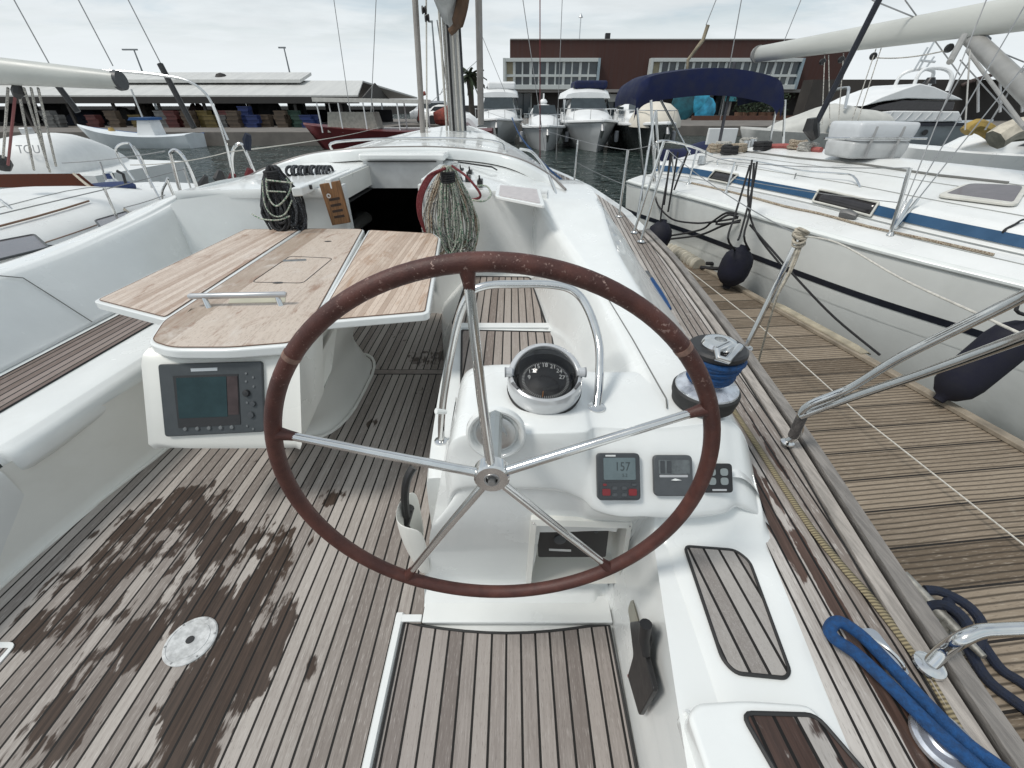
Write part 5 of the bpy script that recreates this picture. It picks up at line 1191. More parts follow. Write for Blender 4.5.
# dark fenders and their lines
def fender(c, r, l, ax, label, lines, group=None):
    f = thing('boat_fender', label, 'fender', c, group)
    ax = Vector(ax).normalized()
    prof = [(0,-l/2-.05),(r*.25,-l/2-.05),(r*.28,-l/2-.02),(r*.55,-l/2+.0),(r*.9,-l/2+.06),(r,-l/2+.13),(r,l/2-.13),(r*.9,l/2-.06),(r*.55,l/2),(r*.28,l/2+.02),(r*.25,l/2+.05),(0,l/2+.05)]
    MB().lathe(prof, c, ax, n=24).build('cover', mat('navy_fender_cover', (.004,.0045,.014), .9, var=.3, bump=.5, bscale=60), f, ang=60)
    for q in lines: MB().tube(smooth(q, 4), .010, 8).build('line', BLKR, f)
    return f
c1 = P(659,236,y=5.5)
fender(c1, .15, .30, (.2,.2,1), 'small round navy covered fender at the far end of the dock', [[c1+Vector((0,0,.12)), P(661,215,y=5.5), P(668,175,y=5.6), P(673,152,y=5.7)]])
c2 = P(735,267,y=4.5)
fender(c2, .155, .36, (.2,.1,1), 'plump navy covered fender under the tangle of black ropes', [[c2+Vector((-.05,0,.18)), P(728,238,y=4.3), P(735,215,y=4.5), P(750,165,y=4.7)], [c2+Vector((.1,0,.18)), P(744,236,y=4.3), P(750,210,y=4.5), P(754,163,y=4.7)]])
c3 = P(984,362,y=2.35)
fender(c3, .125, .56, (.42,.10,.62), 'long navy covered fender hanging behind the pushpit tubes', [[c3+Vector((.15,.03,.3)), P(1016,310,y=2.35), P(1030,290,y=2.4)]])
# black mooring lines draped along her side
br = MB()
def draw(pts_, r=.011): br.tube(smooth(pts_, 5), r, 8)
draw([P(654,190,y=6.3), P(658,205,y=6.1), P(672,219,y=5.8), P(694,223,y=5.4), P(712,222,y=5.1), P(738,218,y=4.9)])
draw([P(738,214,y=4.8), P(726,213,y=4.9), P(712,222,y=5.1), P(700,230,y=5.3), P(669,236,y=5.45)], .012)
draw([P(741,220,y=4.8), P(722,226,y=4.9), P(700,235,y=5.2), P(670,239,y=5.4)], .012)
draw([P(738,217,y=4.8), P(728,215,y=4.8), P(716,224,y=4.9), P(740,222,y=4.7)], .012)
draw([P(752,160,y=4.8), P(748,200,y=4.6), P(756,232,y=4.4), P(780,264,y=4.1)], .010)
draw([P(757,162,y=4.8), P(752,190,y=4.6), P(741,232,y=4.4), P(738,240,y=4.3)], .010)
draw([P(750,225,y=4.5), P(772,250,y=4.1), P(800,282,y=3.8), P(835,318,y=3.5), P(880,355,y=3.1)], .010)
tag(br.build('mooring_lines', BLKR, None, origin=P(738,218,y=4.9)), 'tangle of black mooring lines draped over the neighbour yacht side above the dock', 'ropes')
for (x0, y0, x1, y1, yy) in ((672,150,662,205,5.9),(680,152,671,212,5.7),(690,150,676,200,5.8),(752,162,742,222,4.7),(760,163,756,225,4.6)):
    pass
hl = MB()
for (x0, y0, x1, y1, yy) in ((671,152,664,205,5.9),(678,152,668,212,5.8),(688,152,674,190,5.9)): hl.rod(P(x0,y0,y=yy), P(x1,y1,y=yy), .012, n=6)
tag(hl.build('fender_lines', BLKR, None, origin=P(675,170,y=5.9)), 'three black lines hanging straight from the pushpit at the far end of the neighbour yacht', 'lines')
lp_ = MB().tube(smooth([ondeck(1018,222,.02), ondeck(1012,238,.03), ondeck(1010,244,.03), ondeck(1018,236,.03), ondeck(1023,224,.03)], 4), .008, 6)
tag(lp_.build('rope_loop', BLKR, None, origin=ondeck(1015,235)), 'small black rope loop over the blue stripe right of the shrouds', 'rope')

# =================================================================== NEIGHBOUR YACHT TO PORT
pb = thing('sailing_yacht', 'low white yacht with grey windows and mahogany coaming, moored to port', 'yacht', (-5.9, 4.0, WATER))
rows = []
for (y, w, z) in ((-3,1.7,.24),(-1,1.85,.22),(1,1.95,.20),(3,1.95,.20),(4.6,1.85,.21),(6.0,1.65,.23),(7.2,1.40,.25),(7.9,1.15,.26)):
    cx = -6.0; r = []
    for (f, zz) in ((-.8,-1.1),(-.95,-.6),(-1,z-.02),(-.98,z+.02),(-.90,z+.03),(-.82,z+.05),(-.74,z+.25),(-.6,z+.36),(-.3,z+.42),(0,z+.44),(.3,z+.42),(.6,z+.36),(.74,z+.25),(.82,z+.05),(.90,z+.03),(.98,z+.02),(1,z-.02),(.95,-.6),(.8,-1.1)):
        k = 1.0 if y < 6.5 else .45
        r.append(Vector((cx+f*w, y, z+(zz-z)*k if zz > z+.04 else zz)))
    rows.append(r)
PR = lerp_rows(rows, 4)
o = MB().grid(rowsmooth(PR, 3)); o.grid([PR[-1], [Vector((-6.0, 7.95, p.z)) for p in PR[-1]]]); o.build('hull', GELN, pb, ang=60)
for k_ in (10, 14, 15): MB().tube([r[k_]+Vector((0,0,.003)) for r in PR if r[0].y < 7], .004, 5).build('deck_line', mat('moulded_line', (.30,.31,.30), .6), pb)
for y_, x_ in ((4.9,-4.35),(6.6,-4.6),(3.3,-4.2)):
    s_o = MB().rod((x_,y_,.22),(x_+.03,y_,.82), .012, n=8).build('stanchion', CHROME, pb)
MB().tube([(-4.17,3.3,.80),(-4.32,4.9,.80),(-4.57,6.6,.80)], .005, 6).build('lifeline', WIRE, pb)
MB().prism(roundpoly([(-6.3,4.2,.655),(-5.7,4.2,.655),(-5.7,4.8,.655),(-6.3,4.8,.655)], .08), (0,0,.05)).build('deck_hatch', SMOKE2, pb, bevel=.01)
def pside(px, py): return P(px, py, x=-4.52)
def sidept(px, py):
    best = None
    for r in PR:
        for p, q in zip(r[9:18], r[10:18]):
            for k in range(6):
                w_ = p.lerp(q, k/6); x, y = project(w_); d = (x-px)**2+(y-py)**2
                if best is None or d < best[0]: best = (d, w_)
    return best[1]
for quad in (((95,221),(126,212),(137,222),(104,233)), ((-8,243),(34,235),(49,248),(-8,262))):
    zq = max(sidept(*p).z for p in quad)+.02
    q = [P(p[0], p[1], z=zq+(.02 if i in (1, 2) else .0)) for i, p in enumerate((quad[3], quad[0], quad[1], quad[2]))]
    w_ = MB().prism(roundpoly(q, .03), (.006,0,.006)).build('cabin_window', SMOKE2, pb)
    MB().tube([p+Vector((.004,0,.004)) for p in roundpoly(q, .03)], .010, 6, closed=True).build('window_frame', DGREY2, w_)
MB().tube([r[13].lerp(r[12], .8)+Vector((.004,0,.006)) for r in PR if r[0].y < 6.4], .005, 6).build('grab_line', mat('faded_teak_strip', (.20,.12,.08), .7), pb)
MB().tube([r[11]+Vector((0,0,.02)) for r in PR if r[0].y < 5.4], .010, 6).build('wooden_handrail', mat('faded_teak_strip', (.20,.12,.08), .7), pb)
MB().tube([sidept(x, y)+Vector((.01,0,.01)) for x, y in ((0,268),(40,257),(100,240),(170,219))], .006, 6).build('gunwale_line', DGREY2, pb)
MB().prism([P(-30,176,y=6.9), P(78,175,y=6.9), P(96,190,y=6.6), P(-30,187,y=6.6)], (0,.04,.02)).build('cockpit_coaming', MAHOG, pb, bevel=.01)
MB().tube(smooth([P(74,174,y=6.8), P(90,187,y=6.3), P(110,199,y=5.9), P(140,222,y=5.1)], 4), .018, 8).build('sheet', CREAMR, pb)
# hatch cover in blue canvas
bc_ = P(107,187,y=7.1); rw_ = []
for (f, z) in ((1.0,-.05),(1.02,.0),(.92,.035),(.5,.05),(.05,.055)): rw_.append([bc_+Vector((.34*f*math.cos(a*.3927), .36*f*math.sin(a*.3927), z)) for a in range(16)])
tag(MB().grid(rw_, closed=True, caps=True).build('hatch_cover', mat('blue_canvas', (.012,.03,.11), .8, var=.2, bump=.3), None, origin=bc_), 'blue canvas cover over a hatch on the port yacht foredeck', 'cover')
MB().lathe([(0,0),(.09,0),(.06,.05),(.07,.13),(.055,.15),(0,.15)], P(112,182,y=7.4), n=20).build('deck_winch', CHROME, pb)
MB().tube([P(126,184,y=7.0), P(123,174,y=7.0), P(117,171,y=7.0)], .02, 8).build('winch_handle', BLACK, pb)
# boom and its tackle
ba, bb_ = P(-60,66,y=4.9), P(119,80.5,y=5.1)
rows = [[ba.lerp(bb_, k/5)+Vector((0, math.cos(a*.3927)*.09, math.sin(a*.3927)*(.125-.01*k))) for a in range(16)] for k in range(6)]
pbm = MB().grid(rows, closed=True, caps=True).build('boom', BOOMC, pb)
MB().tube([bb_-Vector((.02,0,0)), bb_+Vector((.03,0,0))], [.085,.08], 14).build('boom_end', DGREY2, pbm)
tk_ = MB(); cols_ = MB()
for (x0, x1, y1) in ((8,3,160),(18,34,170),(24,50,172),(31,48,168),(38,56,166)): tk_.rod(P(x0,88,y=5.0), P(x1,y1,y=5.4), .011, n=6)
tk_.build('mainsheet', ROPEW, pbm)
MB().rod(P(16,88,y=5.0), P(8,165,y=5.3), .012, n=6).build('red_tail', mat('faded_red_rope', (.20,.07,.07), .8), pbm)
MB().tube([P(17,84,y=5), P(18,92,y=5), P(17,97,y=5)], [.03,.05,.03], 8).build('boom_block', BLACK, pbm)
MB().tube([P(4,158,y=5.4), P(3,163,y=5.4), P(5,170,y=5.4)], [.05,.08,.05], 8).build('sheet_block', BLACK, pbm)
for k, (x0, y0, x1, y1) in enumerate(((3,-20,50,65),(68,-20,113,66),(118,-20,162,66))):
    MB().rod(P(x0,y0,y=6.5), P(x1,y1,y=6.5), .007, n=6).build('backstay', WIRE, pb)
MB().rod(P(160,64,y=6.5), P(194,128,y=6.4), .035, n=8).build('furler', BLACK, pb); MB().rod(P(58,86,y=6.4), P(78,112,y=6.4), .035, n=8).build('furler', BLACK, pb); MB().rod(P(50,65,y=6.5), P(58,86,y=6.45), .012, n=6).build('furler_stay', WIRE, pb)
def ptube(pts, r=.014, nm='lifeline_gate'): return MB().tube(smooth(pts, 4), r, 8).build(nm, CHROME, pb)
ptube([P(134,180,y=6.6), P(120,160,y=6.6), P(116,148,y=6.6), P(126,143,y=6.6), P(134,150,y=6.6), P(160,200,y=6.2)])
ptube([P(152,188,y=6.4), P(142,160,y=6.4), P(133,146,y=6.4)])
ptube([P(163,203,y=5.5), P(162,192,y=5.5), P(166,183,y=5.5), P(168,178,y=5.5)]); ptube([P(178,206,y=5.3), P(167,180,y=5.3)]); ptube([P(184,206,y=5.2), P(172,160,y=5.2), P(171,152,y=5.2), P(178,151,y=5.2), P(188,165,y=5.2), P(201,197,y=5.2)], .018)
MB().tube(sag(P(62,163,y=6.8), P(165,151,y=5.6), .02), .005, 6).tube(sag(P(165,195,y=5.4), P(100,212,y=5.6), .02), .005, 6).tube([P(100,162,y=6.7), P(106,180,y=6.6)], .012, 8).build('lifeline', WIRE, pb)
MB().tube([P(0,200,y=5.0), P(12,210,y=4.8), P(44,258,y=4.2)], .016, 8).build('boathook', ALU, pb)
MB().tube([P(84,203,y=5.6), P(88,212,y=5.5), P(98,222,y=5.4)], [.02,.035,.012], 8).build('snap_shackle', BLACK, pb)
MB().tube([P(95,220,y=5.3), P(106,238,y=5.0)], .007, 6).build('tack_line', BLKR, pb)
# =================================================================== white tarpaulin boat at far left
wt = thing('covered_boat', 'boat under a smooth white tarpaulin lettered TOU at the left edge', 'boat', P(30,172,y=9.5))
rows = []
prof = [(-30,146),(5,138),(40,136),(60,141),(75,152),(85,165),(92,180)]
for k, (px, py) in enumerate(prof):
    p = P(px, py, y=9.6); rows.append([Vector((p.x, 8.9, p.z-.75)), Vector((p.x, 8.95, p.z-.45)), Vector((p.x, 9.15, p.z-.12)), Vector((p.x, 9.6, p.z)), Vector((p.x-.2, 10.4, p.z)), Vector((p.x-.4, 11.4, p.z-.35)), Vector((p.x-.4, 11.7, p.z-.9))])
MB().grid(rowsmooth(lerp_rows(rows, 4), 3)).build('tarpaulin', mat('white_tarpaulin', (.72,.73,.72), .55, var=.05, bump=.3, bscale=2.5), wt, ang=80)
tq = P(30,149.5,y=9.02)
text('lettering', 'TOU', mat('faded_grey_ink', (.30,.31,.32), .7), wt, tq+Vector((0,-.03,.0)), (R(72),0,R(2)), .20, .002)
MB().cbox(P(27,131,y=10), (.16,.16,.12)).build('deck_vent', ALU, wt, bevel=.02)
MB().prism([P(-40,172,y=8.95), P(95,176,y=8.95), P(95,176,y=8.95)-Vector((0,0,1.4)), P(-40,172,y=8.95)-Vector((0,0,1.2))], (0,2.6,0)).build('hull', GELN, wt)
# =================================================================== HARBOUR BACKGROUND
QZ = .10
def struct(o): return tag(o, kind='structure')
# quays
struct(MB().box((-160,32.0,-4),(-9.6,62,QZ)).build('quay', QUAYM, bevel=.05))
struct(MB().box((-9.6,44,-4),(2,64,QZ)).build('quay', QUAYM, bevel=.05))
struct(MB().box((2,43,-4),(160,66,QZ-.05)).build('quay', QUAYM, bevel=.05))
struct(MB().box((-12,100,-4),(60,104,1.45)).build('sea_wall', mat('dark_sea_wall', (.055,.052,.05), .9, var=.3, vscale=.4)))
struct(MB().box((-200,150,-4),(-8,155,1.2)).build('sea_wall', mat('dark_sea_wall', (.055,.052,.05), .9, var=.3, vscale=.4)))
struct(MB().box((33.5,58,QZ-.1),(140,60,3.9)).build('harbour_wall', mat('dark_harbour_wall', (.045,.040,.036), .9, var=.3, vscale=.3, dirt=((.08,.07,.06), .5))))
# ---- market shed on the left quay
SH = 40.0
def at(px, py, Y): return P(px, py, y=Y)
shed = thing('market_shed', 'long open market shed with pale sheet roof on the left quay', 'shed', (-35, SH, QZ))
ROOFM = mat('pale_roof_sheet', (.55,.55,.53), .5, var=.08, vscale=1.0, stretch=(3,.2,1), dirt=((.32,.31,.29), .5))
x_r, x_l = at(350,95,SH).x, -75
ze, zr_ = at(200,97,SH).z, at(200,82,SH+5).z
MB().prism([(x_l,SH,ze),(x_r+.6,SH,ze),(x_r-.4,SH+5.5,zr_),(x_l,SH+5.5,zr_)], (0,0,.12)).build('roof', ROOFM, shed)
MB().prism([(x_l,SH+11,ze),(x_r+3.2,SH+11,ze),(x_r-.4,SH+5.5,zr_),(x_l,SH+5.5,zr_)], (0,0,.12)).build('roof', ROOFM, shed)
zg = at(200,80,SH+5).z+.35
MB().prism([(x_l,SH+3.6,zr_-.1),(at(303,85,SH+4).x,SH+3.6,zr_-.1),(at(306,82,SH+5).x,SH+6.6,zg+.05),(x_l,SH+6.6,zg+.05)], (0,0,.22)).build('roof_lantern', ROOFM, shed)
MB().box((x_l,SH-.05,ze-.42),(x_r+.6,SH+.12,ze+.02)).build('fascia', mat('dark_fascia', (.035,.032,.03), .8, var=.2), shed)
MB().prism([(x_r+.55,SH,ze-.3),(x_r+.55,SH+11,ze-.3),(x_r+.55,SH+5.5,zr_-.05)], (.1,0,0)).build('gable', mat('dark_fascia2', (.07,.065,.06), .8, var=.2), shed)
for k in range(15):
    x = x_r-1-(k)*3.6; MB().box((x-.09,SH+.2,QZ),(x+.09,SH+.38,ze-.1)).build('post', mat('dark_post', (.05,.045,.042), .8), shed)
MB().box((x_l,SH+10.8,QZ),(x_r+.5,SH+10.95,QZ+1.05)).build('shade_sheet', mat('under_roof_shade', (.020,.020,.023), .9, var=.5, vscale=.8), shed)  # near-black sheet standing in for the deep shade under the roof
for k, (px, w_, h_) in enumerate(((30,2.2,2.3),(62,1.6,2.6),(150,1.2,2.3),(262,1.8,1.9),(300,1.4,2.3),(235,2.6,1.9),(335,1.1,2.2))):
    x = at(px,120,SH+8).x; MB().box((x-w_/2,SH+7.6,QZ),(x+w_/2,SH+8.4,QZ+h_)).build('shade_panel', mat('under_roof_shade', (.020,.020,.023), .9, var=.5, vscale=.8), shed, bevel=.05)  # added dark panels, the shade under the roof put into their colour
# fish crates and heaps under the roof
CR = {'blue': (.010,.025,.11), 'yellow': (.11,.08,.02), 'red': (.085,.02,.018), 'green': (.014,.045,.03), 'grey': (.13,.13,.125), 'tan': (.085,.06,.04)}
def crate(w, d, h, col, name='fish_crate'):
    m_ = mat('crate_'+col, CR[col], .6, var=.25, vscale=3)
    b_ = MB().box((-w/2,-d/2,0),(w/2,d/2,.05)); 
    for (lo, hi) in (((-w/2,-d/2,.05),(w/2,-d/2+.04,h)),((-w/2,d/2-.04,.05),(w/2,d/2,h)),((-w/2,-d/2+.04,.05),(-w/2+.04,d/2-.04,h)),((w/2-.04,-d/2+.04,.05),(w/2,d/2-.04,h))): b_.box(lo, hi)
    b_.box((-w/2-.03,-d/2-.03,h-.06),(w/2+.03,-d/2,h))
    return b_, m_
rk = random.Random(21); protos = {}
spots = [(54,'grey',3),(60,'grey',2),(97,'red',2),(118,'tan',3),(141,'yellow',2),(166,'grey',3),(176,'red',3),(182,'red',2),(208,'yellow',3),(214,'yellow',2),(236,'tan',3),(240,'tan',2),(250,'blue',4),(255,'blue',2),(283,'tan',3),(287,'tan',2),(296,'green',3),(301,'green',2),(309,'blue',2),(316,'blue',2),(230,'red',3),(268,'tan',2),(224,'grey',2),(192,'tan',3)]
for (px, col, n) in spots:
    Y = SH-2.2+rk.uniform(0,1.6); x = at(px,125,Y).x
    for j in range(n+1):
        if col not in protos:
            b_, m_ = crate(.80, .6, .27, col); o = b_.build('fish_crate', m_, smooth_=False); protos[col] = o
        else: o = protos[col].copy(); COL.objects.link(o)
        o.location = (x+rk.uniform(-.10,.10), Y, QZ+.27*j+.002); o.rotation_euler = (0,0,rk.uniform(-.12,.12))
        tag(o, '%s fish crate in the stacks under the market shed roof' % col, 'crate', '%s crates under the shed' % col)
for k, (px, w_, h_, m_) in enumerate(((85,3.0,1.0,(.012,.016,.03)),(125,2.0,1.2,(.03,.03,.03)),(272,2.0,1.9,(.012,.012,.014)),(345,1.6,1.6,(.02,.02,.02)),(150,1.6,1.7,(.04,.035,.03)),(200,1.5,1.5,(.05,.03,.03)))):
    Y = SH+3; x = at(px,120,Y).x; rw_ = []
    for (f, z) in ((1.0,0),(1.05,.3),(.85,.7),(.5,.95),(.08,1.0)): rw_.append([(x+w_/2*f*math.cos(a*.524)*(1+.15*math.sin(a*2.3+k)), Y+.8*f*math.sin(a*.524), QZ+h_*z*(1+.1*math.sin(a*1.7+k))) for a in range(12)])
    wh = ('far left beyond the tarpaulin boat','behind the blue and white fishing boat','between the tan and green crates','under the gable end','behind the wheelhouse of the fishing boat','beside the yellow crates')[k]
    tag(MB().grid(rw_, closed=True, caps=True).build('net_heap', mat('net_heap_%d' % k, m_, .95, var=.5, vscale=4, bump=.8, bscale=8), None, origin=(x,Y,QZ)), 'dark heap of fishing nets under the shed, '+wh, 'net heap')
# ---- generic small builders
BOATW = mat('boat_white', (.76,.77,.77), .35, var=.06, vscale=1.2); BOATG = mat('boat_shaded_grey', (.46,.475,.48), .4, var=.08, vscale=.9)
GLS = mat('boat_glass', (.03,.04,.045), .08, var=.2, vscale=3)
def boat_hull(L, B, H, m_, par, base, ang, sheer_=.25, name='hull', deckm=None, flare=.25):
    """bow at +L/2 along local x; base = centre at the water; ang = heading"""
    rows = []; n = 13
    ca, sa = math.cos(ang), math.sin(ang); base = Vector(base)
    def W(x, y, z): return base+Vector((x*ca-y*sa, x*sa+y*ca, z))
    for i in range(n):
        u = i/(n-1); x = -L/2+L*u; w = B/2*(1-max(0,(u-.45)/.55)**2.2)*(.9+.1*min(1,u*4)); h = H*(1+sheer_*(u-.3)**2*2)
        w = max(w, .02); lo = max(.02, w*(1-flare*(.5+u)))
        xe = x - (L*.10*max(0,(u-.7)/.3) if True else 0)
        rows.append([W(xe,-lo*.6,-.4), W(xe,-lo,.0), W((x+xe)/2,-(lo+w)/2-.02,h*.5), W(x,-w,h), W(x,-w*.88,h+.03), W(x,0,h+.10), W(x,w*.88,h+.03), W(x,w,h), W((x+xe)/2,(lo+w)/2+.02,h*.5), W(xe,lo,.0), W(xe,lo*.6,-.4)])
    o = MB().grid(lerp_rows(rows, 2), caps=True).build(name, m_, par, ang=50)
    return W
def bandm(W, pts, z0, z1, inset_=0.0):
    return [[W(x, y, z0) for x, y in pts], [W(x*(1-inset_), y*(1-inset_), z1) for x, y in pts]]
# blue-white fishing boat at the left quay
c = P(143,146,y=30.6); c.z = WATER
fb = thing('fishing_boat', 'open white fishing boat with blue trim and small wheelhouse beside the left quay', 'fishing boat', c)
W_ = boat_hull(7.0, 2.1, .62, mat('pale_blue_white_hull', (.66,.70,.72), .45, var=.1, vscale=1.0), fb, c, math.pi, .9)
def W(x, y, z): return W_(x*.7, y*.7, z*.72)
MB().tube([W(-5+10*k/12, -1.46*(1-max(0,(k/12-.45)/.55)**2.2), .86*(1+.9*(k/12-.3)**2*2)+.03) for k in range(13)], .035, 6).build('gunwale', mat('boat_blue', (.02,.08,.22), .5), fb)
MB().grid([[W(-2.0,-.75,.8), W(-.4,-.75,.8), W(-.4,.75,.8), W(-2.0,.75,.8)], [W(-1.9,-.7,2.05), W(-.9,-.7,2.05), W(-.9,.7,2.05), W(-1.9,.7,2.05)]], closed=True).build('wheelhouse', BOATW, fb)
MB().grid([[W(-2.1,-.8,2.05), W(-.2,-.8,2.05), W(-.2,.8,2.05), W(-2.1,.8,2.05)], [W(-2.1,-.8,2.25), W(-.4,-.8,2.25), W(-.4,.8,2.25), W(-2.1,.8,2.25)]], closed=True, caps=True).build('wheelhouse_roof', mat('boat_blue', (.02,.08,.22), .5), fb)
MB().prism([W(-1.45,-.76,1.35), W(-.85,-.76,1.35), W(-.95,-.74,1.9), W(-1.45,-.74,1.9)], (0,-.03,0)).build('window', GLS, fb)
MB().rod(W(-1.0,0,2.2), W(-1.0,0,4.2), .05).build('mast', ALU, fb)
MB().tube([W(2.2,0,1.0), W(2.2,0,1.5)], [.25,.12], 10).build('foredeck_light', mat('brass_lamp', (.45,.30,.10), .4, .6), fb)
# red boat
c = P(400,140,y=29.5); c.z = WATER
rb_ = thing('fishing_boat', 'dark red hulled fishing boat with a pale awning, beyond our mast', 'fishing boat', c)
W = boat_hull(11.2, 3.0, .95, mat('oxblood_hull', (.10,.012,.014), .45, var=.15), rb_, c, math.pi, .35)
MB().tube([W(-5.2+10.6*k/12, -1.5*(1-max(0,(k/12-.45)/.55)**2.2), 1.02) for k in range(12)], .05, 6).build('gunwale', BOATW, rb_)
MB().prism([W(-1.9,-1.0,2.3), W(4.4,-1.0,2.4), W(4.4,1.0,2.4), W(-1.9,1.0,2.3)], (0,0,.2)).build('awning', mat('pale_awning', (.60,.58,.54), .7), rb_)
for x in (-1.7,-.3,1.6,3.0,4.2):
    for y in (-.95,.95): MB().rod(W(x,y,.9), W(x,y,2.35), .04, n=6).build('awning_post', BOATW, rb_)
MB().grid([[W(1.0,-.7,.9), W(4.0,-.7,.9), W(4.0,.7,.9), W(1.0,.7,.9)], [W(1.2,-.65,1.9), W(3.8,-.65,1.9), W(3.8,.65,1.9), W(1.2,.65,1.9)]], closed=True, caps=True).build('cabin', mat('cabin_cream', (.40,.38,.33), .6, var=.2), rb_)
for x in (1.5,2.4,3.2): MB().prism([W(x,-.72,1.25), W(x+.5,-.72,1.25), W(x+.5,-.70,1.7), W(x,-.70,1.7)], (0,-.03,0)).build('window', GLS, rb_)
MB().tube([W(-3.6,0,1.3), W(-2.9,0,1.7), W(-2.2,0,1.6)], [.4,.55,.3], 10).build('net_drum', mat('rust_red_net', (.22,.05,.035), .9, var=.4), rb_)
MB().tube(smooth([W(-4.6,.0,1.1), W(-4.2,0,1.5), W(-3.6,0,1.4)], 3), .35, 10).build('deck_shelter', BOATW, rb_)
MB().tube(smooth([W(-1.4,.6,1.5), W(-1.6,.6,2.6), W(-1.9,.6,2.8)], 3), .10, 8).build('exhaust', mat('dark_red_metal', (.20,.04,.03), .6), rb_)
# parked cars on the quay
def car(px, Y, s, col, label):
    c = P(px, 126, y=Y); c.z = QZ
    k = thing('parked_car', label, 'car', c, None)
    pr = [(-2.1,.35),(-2.1,.75),(-1.75,.92),(-1.2,1.35),(-.7,1.48),(.5,1.45),(1.15,.98),(1.9,.85),(2.12,.65),(2.12,.35)]
    rows = [[c+Vector((x*s, y*(1-.16*max(0,(z-.9)/.6)), z*s)) for x, z in pr] for y in (-.85,.85)]
    MB().grid(rows).prism([c+Vector((x*s,-.85*(1-.16*max(0,(z-.9)/.6)),z*s)) for x, z in pr], (0,.02,0)).build('body', col, k, ang=30)
    MB().prism([c+Vector((x*s,-.80,z*s)) for x, z in ((-1.5,.95),(-1.1,1.32),(.45,1.34),(1.0,.97))], (0,-.03,0)).build('side_glass', GLS, k)
    for x in (-1.35,1.35): MB().lathe([(0,-.1),(.33,-.1),(.35,0),(.33,.1),(0,.1)], c+Vector((x*s,-.82,.34)), (0,1,0), n=20).build('wheel', RUBBER, k)
car(440, 46.5, 1.2, mat('car_silver', (.42,.45,.48), .3, .2), 'silver hatchback on the quay seen left of the mast'); car(449, 45.5, 1.0, mat('car_white', (.72,.73,.73), .3), 'white car parked nearest the mast on the quay')
